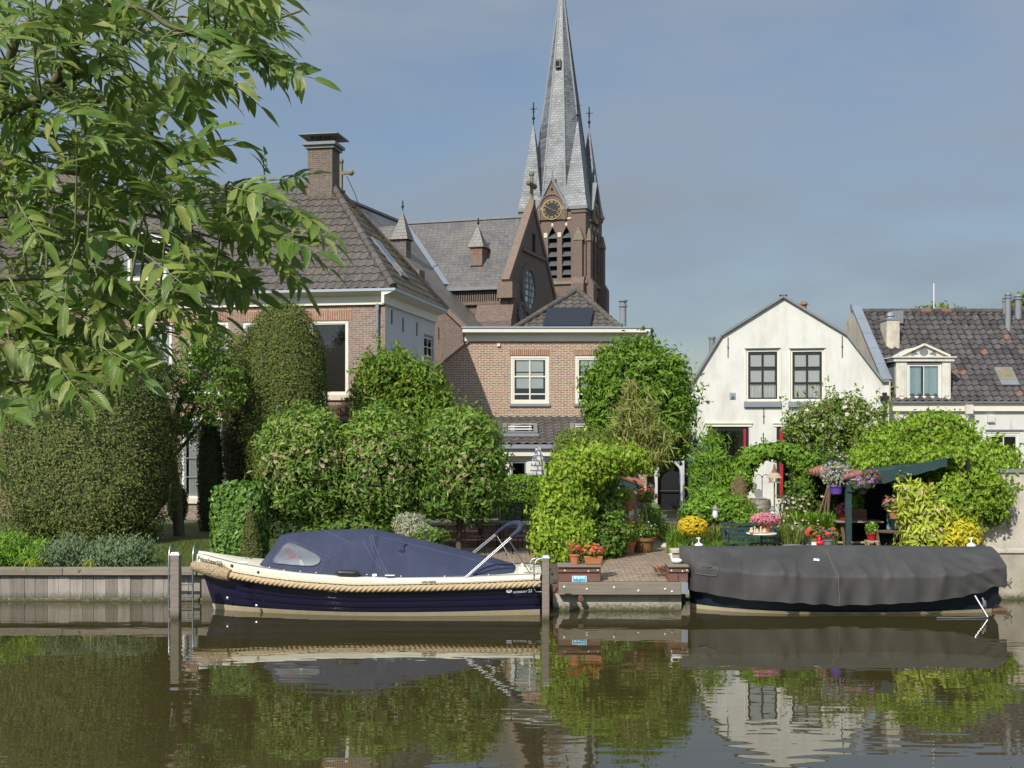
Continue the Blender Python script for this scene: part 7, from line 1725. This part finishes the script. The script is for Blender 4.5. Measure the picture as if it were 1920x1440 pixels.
potted('flower_pot','grey pot of red and violet flowers at the right on the half barrel','flower pot',1552,24.95,zt,.13,.12,'herb',280,(.19,.16,.13),[('blossom','red',22,.08),('violet_blossom','violet',16,.05)],'lead',g_)
x = at(1538,0,24.75).x; t = thing('red_figure', 'small red bird figure on the half barrel', 'figurine', (x,24.75,zt)); b = MB(); b.ball((0,0,.06),(.09,.05,.05),10,7); b.ball((-.02,0,.13),(.04,.035,.06),8,6); b.ball((-.02,0,.2),(.03,.03,.03),8,6); b.build('body', mat('red_glaze',(.6,.02,.03),.3,.1,6), t, smooth=60)
x = at(1526,0,24.72).x; t = thing('white_card', 'little white card standing on the half barrel', 'card', (x,24.72,zt)); b = MB(); b.box(-.05,.05,-.004,.004,0,.075); b.build('card', M['plastic_white'], t)
p = at(1490,1023,25.0); t = thing('zinc_tub', 'flat grey zinc tub lid between the grasses and half barrel', 'tub', (p.x,25.0,G)); h = p.z-G; b = MB(); b.lathe([(.2,0),(.24,h-.03),(.27,h-.02),(.27,h),(.2,h+.01)],(0,0,0),20); b.build('tub', M['zinc'], t, smooth=40)
# bird table and hooks under the arch
p = at(1452,905,29.0); t = thing('bird_table', 'thatched bird table on a thin pole under the arch', 'bird table', (p.x,29.0,G)); h = p.z-G
b = MB(); b.tube([(0,0,0),(0,0,h)], .018, 6); b.build('pole', M['wood_brown'], t); b = MB(); b.lathe([(.17,h),(.17,h+.02)],(0,0,0),8); b.build('tray', M['wood_pale'], t)
for k in range(6): b = MB(); b.tube([(.12*math.cos(k*1.05),.12*math.sin(k*1.05),h+.02),(.12*math.cos(k*1.05),.12*math.sin(k*1.05),h+.13)], .012, 5); b.build('post', M['wood_pale'], t)
b = MB(); b.lathe([(.20,h+.12),(.12,h+.22),(.075,h+.25)],(0,0,0),12); b.build('thatch', M['wood_pale'], t, smooth=30); b = MB(); b.lathe([(.08,h+.25),(.035,h+.36),(.02,h+.46)],(0,0,0),10); b.build('roof_cap', M['wood_brown'], t, smooth=40)
t = thing('shepherd_hook', 'thin double shepherd hook with a hanging lantern before the white wall', 'garden hook', (at(1429,0,29.6).x,29.6,G)); h = at(0,893,29.6).z-G
b = MB(); frame_tube(b, [(0,0,0),(0,0,h)], .010)
for s in (-1,1): frame_tube(b, [(0,0,h-.05),(s*.03,0,h+.02),(s*.1,0,h+.05),(s*.17,0,h),(s*.18,0,h-.08)], .009)
b.build('hook', M['copper'], t, smooth=60); b = MB(); frame_tube(b, [(-.18,0,h-.08),(-.18,0,h-.18)], .004); b.lathe([(.04,h-.30),(.05,h-.2),(.02,h-.17)],(-.18,0,0),8); b.build('lantern', M['lead'], t, smooth=40)
# obelisk of sticks with a terracotta birdhouse
t = thing('stick_wigwam', 'leaning rustic poles with a small terracotta bird house beside the shed', 'plant support', (at(1545,0,28.6).x,28.6,G))
for dx, tx in ((-.35,.02),(-.2,.04),(-.05,.1),(.1,.0)): b = MB(); b.tube(sway((dx,.1*dx,0),(tx+.12,0,at(0,890,28.6).z-G),4,.02), .022, 6); b.build('stick', M['wood_brown'], t, smooth=60)
p = at(1548,893,28.5); o = thing('bird_house', 'small terracotta bird house on top of the rustic poles', 'bird house', (p.x,28.5,p.z)); b = MB(); b.lathe([(.07,-.08),(.09,.02),(.11,.03),(.05,.11),(.015,.17)],(0,0,0),10); b.build('body', M['tile_red'], o, smooth=30)
# inside the shed
t = thing('trestle_table', 'rough wooden trestle table under the shed roof', 'table', (at(1606,0,27.9).x,27.9,G)); h = at(0,975,27.9).z-G
for i in range(3): b = MB(); b.box(-.55,.55,-.3+i*.2,-.11+i*.2,h-.04,h); b.build('top_board', M['wood_grey'], t)
for sx in (-.4,.4):
    for sy in (-1,1): b = MB(); b.beam((sx,sy*.12,h-.04),(sx+.06,sy*.3,0),.06,.05); b.build('leg', M['wood_brown'], t)
b = MB(); b.box(-.45,.5,-.03,.03,.16,.2); b.build('stretcher', M['wood_pale'], t)
ht = G+h
potted('flower_pot','bright red pot of crimson flowers on the trestle table','flower pot',1581,27.8,ht,.11,.16,'mid',240,(.17,.15,.12),[('blossom','magenta',44,.07)],'red',g_)
t = thing('wooden_box', 'brown wooden crate on the trestle table', 'crate', (at(1608,0,27.9).x,27.95,ht)); b = MB()
for z in (0,.09,.18): b.box(-.2,.2,-.12,-.1,z+.005,z+.08)
b.box(-.2,-.18,-.099,.12,0,.26); b.box(.18,.2,-.099,.12,0,.26); b.box(-.179,.179,.1,.12,0,.26); b.build('crate', M['wood_red'], t)
potted('table_plant','leafy green pot plant on the crate at the shed post','pot plant',1606,28.3,ht,.1,.2,'fresh',380,(.2,.18,.28),[],group=g_)
t = thing('bistro_table', 'small round folding bistro table in the shed', 'table', (at(1665,0,26.9).x,26.9,G)); h = at(0,1000,26.9).z-G+.05
b = MB(); b.lathe([(.32,h-.02),(.33,h)],(0,0,0),24); b.build('tabletop', M['wood_brown'], t)
for s in (-1,1): b = MB(); frame_tube(b, [(s*.26,-.1,0),(-s*.2,.1,h-.02)], .014); b.build('leg', M['black'], t, smooth=60)
t = thing('folding_chair', 'folding garden chair with a blue green patterned cushion behind the bistro table', 'chair', (at(1688,0,27.7).x,27.7,G), .3)
b = MB(); b.box(-.22,.22,-.2,.2,.42,.45); b.build('seat', M['wood_brown'], t); b = MB(); b.box(-.24,.24,.14,.22,.48,1.0); b.build('cushion', M['cushion'], t, bevel=.03)
for s in (-1,1): b = MB(); frame_tube(b, [(s*.23,-.25,0),(s*.23,.24,1.02)], .014); frame_tube(b, [(s*.23,.25,0),(s*.23,-.18,.43)], .014); b.build('frame', M['black'], t, smooth=60)
def hanging(label, px, py, Y, r, pm, leafm, ln_, lr, fl, zt):
    p = at(px,py,Y); t = potted('hanging_basket', label, 'hanging basket', px, Y, p.z, r, r*1.2, leafm, ln_, lr, fl, pm, 'hanging baskets of the shed')
    b = MB()
    for k in range(3): b.tube([(r*math.cos(k*2.1),r*math.sin(k*2.1),r*1.2),(0,0,zt-p.z)], .004, 4)
    b.build('wire', M['black'], t); return t
zt = at(0,890,27).z
M['violet_pot'] = mat('violet_plastic', (.13,.06,.34), .45, .1, 5)
hanging('violet hanging pot with pale lavender trailing plant left of the shed post',1568,926,27.2,.17,'violet_pot','silver',700,(.34,.28,.28),[('blossom','violet',60,.05)],zt)
hanging('hanging basket of purple petunias right of the shed post',1617,926,26.8,.12,'black','mid',420,(.24,.20,.12),[('blossom','purple',60,.085)],zt+.15)
hanging('hanging basket of magenta and violet petunias, right neighbour of the purple ones',1634,916,26.85,.11,'black','mid',260,(.18,.18,.15),[('blossom','magenta',20,.08),('violet_blossom','purple',16,.075)],zt+.2)
hanging('black hanging pot with sparse leaves deep under the shed roof',1687,924,27.1,.2,'rubber','olive',260,(.26,.22,.16),[('blossom','white',8,.06)],zt+.4)
potted('fuchsia','pink flowering fuchsia hanging over beside the cushion chair','flower pot',1678,27.3,at(0,972,27.3).z,.16,.2,'olive',380,(.28,.24,.2),[('blossom','pink',46,.07)],group=g_)
potted('flower_pot','small red pot with a leafy plant beside the bistro table','flower pot',1634,26.7,at(0,1013,26.7).z,.12,.17,'fresh',220,(.14,.13,.15),[('blossom','white',6,.05)],'red',g_)
p = at(1634,1013,26.7); t = thing('plant_stand', 'pale wooden stool under the small red pot', 'stool', (p.x,26.7,G)); h = p.z-G
b = MB(); b.box(-.13,.13,-.13,.13,h-.03,h-.002); b.build('seat', M['wood_pale'], t)
for sx in (-.1,.1):
    for sy in (-.1,.1): b = MB(); b.box(sx-.015,sx+.015,sy-.015,sy+.015,0,h-.031); b.build('leg', M['wood_pale'], t)
# right of the path: goose, stones, dry grass, pots
x = at(1268,0,QUAY+.3).x; t = thing('goose_figure', 'small white goose figure on the planter by the covered boat', 'figurine', (x,QUAY+.35,zP+.0)); b = MB(); b.ball((.02,0,.055),(.11,.06,.052),12,8); b.tube([(-.06,0,.07),(-.09,0,.13),(-.085,0,.17)], [.028,.02,.018], 8); b.ball((-.095,0,.18),(.032,.02,.022),8,6); b.tube([(-.12,0,.178),(-.15,0,.172)], [.011,.005], 6); b.build('body', M['plastic_white'], t, smooth=60)
o = thing('dry_grass', 'reddish dry grass tuft at the right edge of the path', 'grass', (at(1243,0,QUAY+.7).x,QUAY+.65,G+.01)); M['redgrass'] = leaf_mat('reddish_dry_grass', (.30,.14,.08), (.40,.24,.15), .1, .7); LM['redgrass'] = M['redgrass']; spears('blades', M['redgrass'], 0, 0, .22, .12, .26, 130, o, .012, 0, 1.2, .4)
for i, (px, py, r, lb) in enumerate(((1258,1038,.09,'pale rounded stone at the right edge of the path'),(1250,1028,.12,'grey stone behind the pale one beside the path'),(1264,1031,.10,'brown stone nearest the covered boat'))):
    Y = (E-G)*FPX/(py-HY); p = at(px,py,Y); o = thing('garden_stone', lb, 'stone', (p.x,Y,G), .7*i, 'stones edging the path'); b = MB(); b.ball((0,0,r*.45),(r*1.3,r,r*.6),9,6); b.v = [(x*(1+.12*math.sin(9*y+i)),y,z*(1+.15*math.sin(11*x+i))) for x,y,z in b.v]; b.build('stone', M['stucco' if i else 'sandstone'], o, smooth=60)
x = at(1268,1040,24).x; o = thing('terracotta_pot', 'terracotta pot lying on its side by the path', 'pot', (x,24.0,G+.1), .4); b = MB(); b.lathe([(.08,-.1),(.11,.08),(.125,.09),(.125,.12)],(0,0,0),14); b.v = [(z,y,x) for x,y,z in b.v]; b.build('pot', M['terracotta'], o, smooth=40)
# ================================================================== 10. the ash tree leaning in from the near bank
t = NT('ash_leaves'); i = t.island(); tc_ = t.new('ShaderNodeUVMap'); sp = t.new('ShaderNodeSeparateXYZ'); t.link(tc_.outputs[0], sp.inputs[0])
c = t.mix(i, (.085,.175,.024), (.195,.29,.050))
c = t.mix(t.ramp(t.math('FRACT', t.math('MULTIPLY', i, 41.7)), .70, .80), c, (.33,.38,.10))
rib = t.math('ABSOLUTE', t.math('SUBTRACT', sp.outputs[0], .5)); c = t.mix(t.ramp(rib, .0, .05, .75, 0), c, (.26,.31,.10))
vein = t.math('SINE', t.math('MULTIPLY', t.math('ADD', t.math('MULTIPLY', sp.outputs[1], 1.0), t.math('MULTIPLY', rib, -.55)), 62)); c = t.mix(t.ramp(vein, .80, 1.0, 0, .30), c, (.16,.22,.05))
n = t.noise(t.coords(), 30, 4); kk = t.ramp(n, .3, .7, .82, 1.15); mm = t.new('ShaderNodeVectorMath', operation='SCALE'); t.link(c, mm.inputs[0]); t.link(kk, mm.inputs['Scale']); c = mm.outputs[0]
geo = t.new('ShaderNodeNewGeometry'); c = t.mix(t.math('MULTIPLY', geo.outputs['Backfacing'], .55), c, (.22,.27,.13))
t.link(c, t.b.inputs['Base Color']); t.b.inputs['Roughness'].default_value = .36; t.b.inputs['Specular IOR Level'].default_value = .45
t.bump(vein, .25, .002)
tr = t.new('ShaderNodeBsdfTranslucent'); t.link(t.mix(.45, c, (.25,.38,.02)), tr.inputs[0]); mx_ = t.new('ShaderNodeMixShader'); mx_.inputs[0].default_value = .42
t.link(t.b.outputs[0], mx_.inputs[1]); t.link(tr.outputs[0], mx_.inputs[2]); t.link(mx_.outputs[0], t.out.inputs[0]); M['ash_leaf'] = t.m
AT = thing('ash_tree', 'big ash tree whose leafy branches hang into the upper left of the view', 'tree', (-4.6, 1.0, 1.9)); AL = AT.location.copy()
ar = random.Random(21)
def AP(px, py, Y): return at(px, py, Y)-AL
crown_y = 3.4
limbs = [[(-4.6,1.0,6.2), at(-330,330,3.3), at(0,216,3.3), at(110,163,3.3), at(230,82,3.3), at(310,-10,3.3), at(350,-90,3.4)],
         [(-4.6,1.0,5.6), at(-340,330,3.6), at(0,321,3.6), at(130,323,3.55), at(240,360,3.5), at(330,420,3.4), at(430,455,3.3)],
         [(-4.6,1.0,5.2), at(-340,420,3.9), at(0,403,3.9), at(150,407,3.85), at(270,402,3.8), at(350,432,3.7), at(480,520,3.6)],
         [(-4.6,1.0,4.4), at(-340,670,3.2), at(0,643,3.2), at(110,634,3.2), at(220,592,3.25), at(300,600,3.2)],
         [(-4.6,1.0,6.6), at(-300,140,3.8), at(60,40,3.8), at(260,60,3.7), at(400,62,3.6), at(500,40,3.5), at(565,20,3.45)],
         [(-4.6,1.0,6.4), at(-300,230,3.5), at(100,165,3.5), at(250,235,3.45), at(380,330,3.4), at(480,385,3.35), at(560,430,3.3)],
         [(-4.6,1.0,4.2), at(-330,760,3.6), at(0,720,3.6), at(120,700,3.6), at(240,690,3.6)],
         [(-4.6,1.0,5.2), at(-340,500,3.0), at(-20,520,3.0), at(140,520,3.05), at(300,540,3.1), at(400,560,3.1)],
         [(-4.6,1.0,7.0), at(-300,60,3.2), at(200,10,3.2), at(320,50,3.2), at(430,90,3.15), at(500,120,3.1)]]
limbs = [[Vector(p)-AL for p in L] for L in limbs]
def spline(P, n=8):
    out = []
    for k in range(len(P)-1):
        p0, p1, p2, p3 = P[max(k-1,0)], P[k], P[k+1], P[min(k+2,len(P)-1)]
        for j in range(n):
            u = j/n; out.append(.5*((2*p1)+(p2-p0)*u+(2*p0-5*p1+4*p2-p3)*u*u+(3*p1-p0-3*p2+p3)*u**3))
    return out+[P[-1]]
b = MB(); b.tube([(0,0,-.2),(.05,0,1.5),(-.05,.05,3.2),(0,0,5.2),(.1,0,7.5)], [.34,.27,.24,.18,.08], 14); b.build('trunk', M['bark'], AT, smooth=60)
nodes = []
for L in limbs:
    s = spline(L); n = len(s); b = MB(); b.tube(s, [.075*(1-i/n)**7+.0085*(1-i/n)+.003 for i in range(n)], 8); b.build('branch', M['twig'], AT, smooth=60); nodes += s[9:]
NODE = np.array([tuple(p) for p in nodes])
# clusters of leaves: photo position, spread, number of twigs, depth
BND = [(-60,605),(20,605),(60,580),(110,560),(145,600),(175,500),(200,440),(240,395),(300,425),(335,520),(360,600),(400,645),(460,645),(500,560),(560,480),(610,425),(660,375),(700,310),(735,200),(765,110),(810,40),(850,20),(890,0)]
LV, LF, LUV = [], [], []; vb = [0]; twigs = []
def leaflet(o, d, n, ln, wd, curl):
    """one leaflet: folded, curving sheet with a pointed tip"""
    d = d.normalized(); s = d.cross(n).normalized(); n = s.cross(d).normalized(); K = 7; rows = []
    for k in range(K+1):
        u = k/K; w = wd*.5*(math.sin(PI*min(1,u**.82))**.85 if 0 < k < K else 0.02)*(1-.25*u); c = o+d*ln*u-n*curl*ln*u*u+Vector((0,0,-.10*ln*u*u)); f = .30*w
        wob = .12*w*math.sin(u*9+ln*90)
        rows.append((c-s*w+n*(f+wob), c, c+s*w+n*(f-wob)))
    for k, r in enumerate(rows):
        for j, p in enumerate(r): LV.append(tuple(p)); LUV.append((j*.5, k/K))
    for k in range(K):
        for j in range(2): a = vb[0]+k*3+j; LF.append((a, a+1, a+4, a+3))
    vb[0] += (K+1)*3
def compound(o, d, up, size):
    """ash leaf: a stalk with four or five pairs of leaflets and one at the tip"""
    d = d.normalized(); s = d.cross(up).normalized(); up = s.cross(d).normalized(); np_ = ar.choice((3,4,4,5)); ln = size*(.55+.18*np_); pts = []; droop = ar.uniform(-.05,.32)
    for k in range(7):
        u = k/6; pts.append(o+d*ln*u+Vector((0,0,-droop*ln*u*u))+s*.05*ln*math.sin(u*3))
    twigs.append((pts, [.0020*(1-.5*k/6) for k in range(7)]))
    for k in range(np_):
        u = .32+.62*k/np_; i0 = min(5, int(u*6)); q = pts[i0].lerp(pts[i0+1], u*6-i0); dd = (pts[i0+1]-pts[i0]).normalized()
        for sg in (-1,1):
            a = math.radians(ar.uniform(48,66)); v = dd*math.cos(a)+s*sg*math.sin(a)+up*ar.uniform(-.3,.18); sz = size*(.52+.12*math.sin(PI*(k+.6)/np_))*ar.uniform(.85,1.12); leaflet(q, v, up+Vector((ar.uniform(-.45,.45),ar.uniform(-.45,.45),ar.uniform(-.2,.4))), sz, sz*ar.uniform(.31,.40), ar.uniform(-.05,.30))
    dd = (pts[6]-pts[5]).normalized(); leaflet(pts[6], dd, up, size*.62*ar.uniform(.9,1.15), size*.22, ar.uniform(0,.25))
def grow(tip, nl, size, dirx=1.0):
    j = int(np.argmin(((NODE-np.array(tip))**2).sum(1)+np.where(NODE[:,0] > tip[0]-.03, .3, 0)+np.abs(NODE[:,2]-tip[2])*.4)); a = Vector(NODE[j]); mid = (a+tip)/2+Vector((0,0,.015)); pts = spline([a, mid, tip], 5)
    twigs.append((pts, [.0042-.0022*k/(len(pts)-1) for k in range(len(pts))])); ax = (pts[-1]-pts[-3]).normalized() if (tip-a).length > .02 else Vector((1,0,0))
    ax = (ax*.5+Vector((.7*dirx,ar.uniform(-.5,.5),ar.uniform(-.45,.4)))).normalized()
    for k in range(nl):
        q = tip.lerp(mid, .0 if k == 0 else ar.uniform(.02,.75)); az = ar.uniform(0,2*PI); e1 = ax.cross(Vector((0,0,1))).normalized(); e2 = e1.cross(ax)
        side = e1*math.cos(az)+e2*math.sin(az)*.7; d = ax*(1.0 if k == 0 else ar.uniform(.25,.8))+side*(.15 if k == 0 else .8)+Vector((0,0,-.06)); up = Vector((ar.uniform(-.5,.5),ar.uniform(-.9,.2),ar.uniform(.3,1.1))); compound(q, d, up, size*ar.uniform(.85,1.15))
sc = .112
HOLES = [(45,60,42,34),(75,355,34,26),(150,120,22,18),(280,480,46,34),(15,150,22,20),(420,260,26,30),(100,20,26,22),(200,45,24,20),(330,100,22,20),(0,80,30,40),(110,300,24,20),(450,130,20,18),(60,440,24,18),(380,480,20,18)]
yy = -50
while yy < 850:
    xm = lerp_tab(BND, yy+30)-105; xx = -90.0
    while xx < max(-20, xm)+1:
        hole = any((xx+60-hx)**2/hw**2+(yy+20-hy)**2/hh**2 < 1 for hx,hy,hw,hh in HOLES)
        if not hole and ar.random() < (.93 if xx > xm-120 else .84):
            x = min(xx+ar.uniform(-26,26), max(-20, xm)); y = yy+ar.uniform(-24,24)
            grow(AP(x, y, ar.uniform(2.8,4.1)), ar.choice((1,2,2)), sc*ar.uniform(.9,1.15))
        xx += 36
    yy += 32
# leaves of the crown outside the view: they only shade the visible branches
for _ in range(30):
    grow(Vector((ar.uniform(-3.9,-1.9),ar.uniform(.6,3.4),ar.uniform(4.0,6.6)))-AL, 2, .15)
me = bpy.data.meshes.new('leaves'); me.from_pydata(LV, [], LF); me.materials.append(M['ash_leaf']); me.polygons.foreach_set('use_smooth', [True]*len(me.polygons))
uv = me.uv_layers.new(name='UVMap'); li = np.zeros(len(me.loops), np.int32); me.loops.foreach_get('vertex_index', li); uv.data.foreach_set('uv', np.array(LUV, np.float32)[li].ravel()); me.update()
o = bpy.data.objects.new('leaves', me); COL.objects.link(o); o.parent = AT
b = MB()
for pts, r in twigs: b.tube(pts, r, 5, cap=False)
o = b.build('twigs', mat('green_leaf_stalk', (.17,.20,.07), .6, .2, 9), AT, smooth=60, fixn=False); o['kind'] = 'stuff'
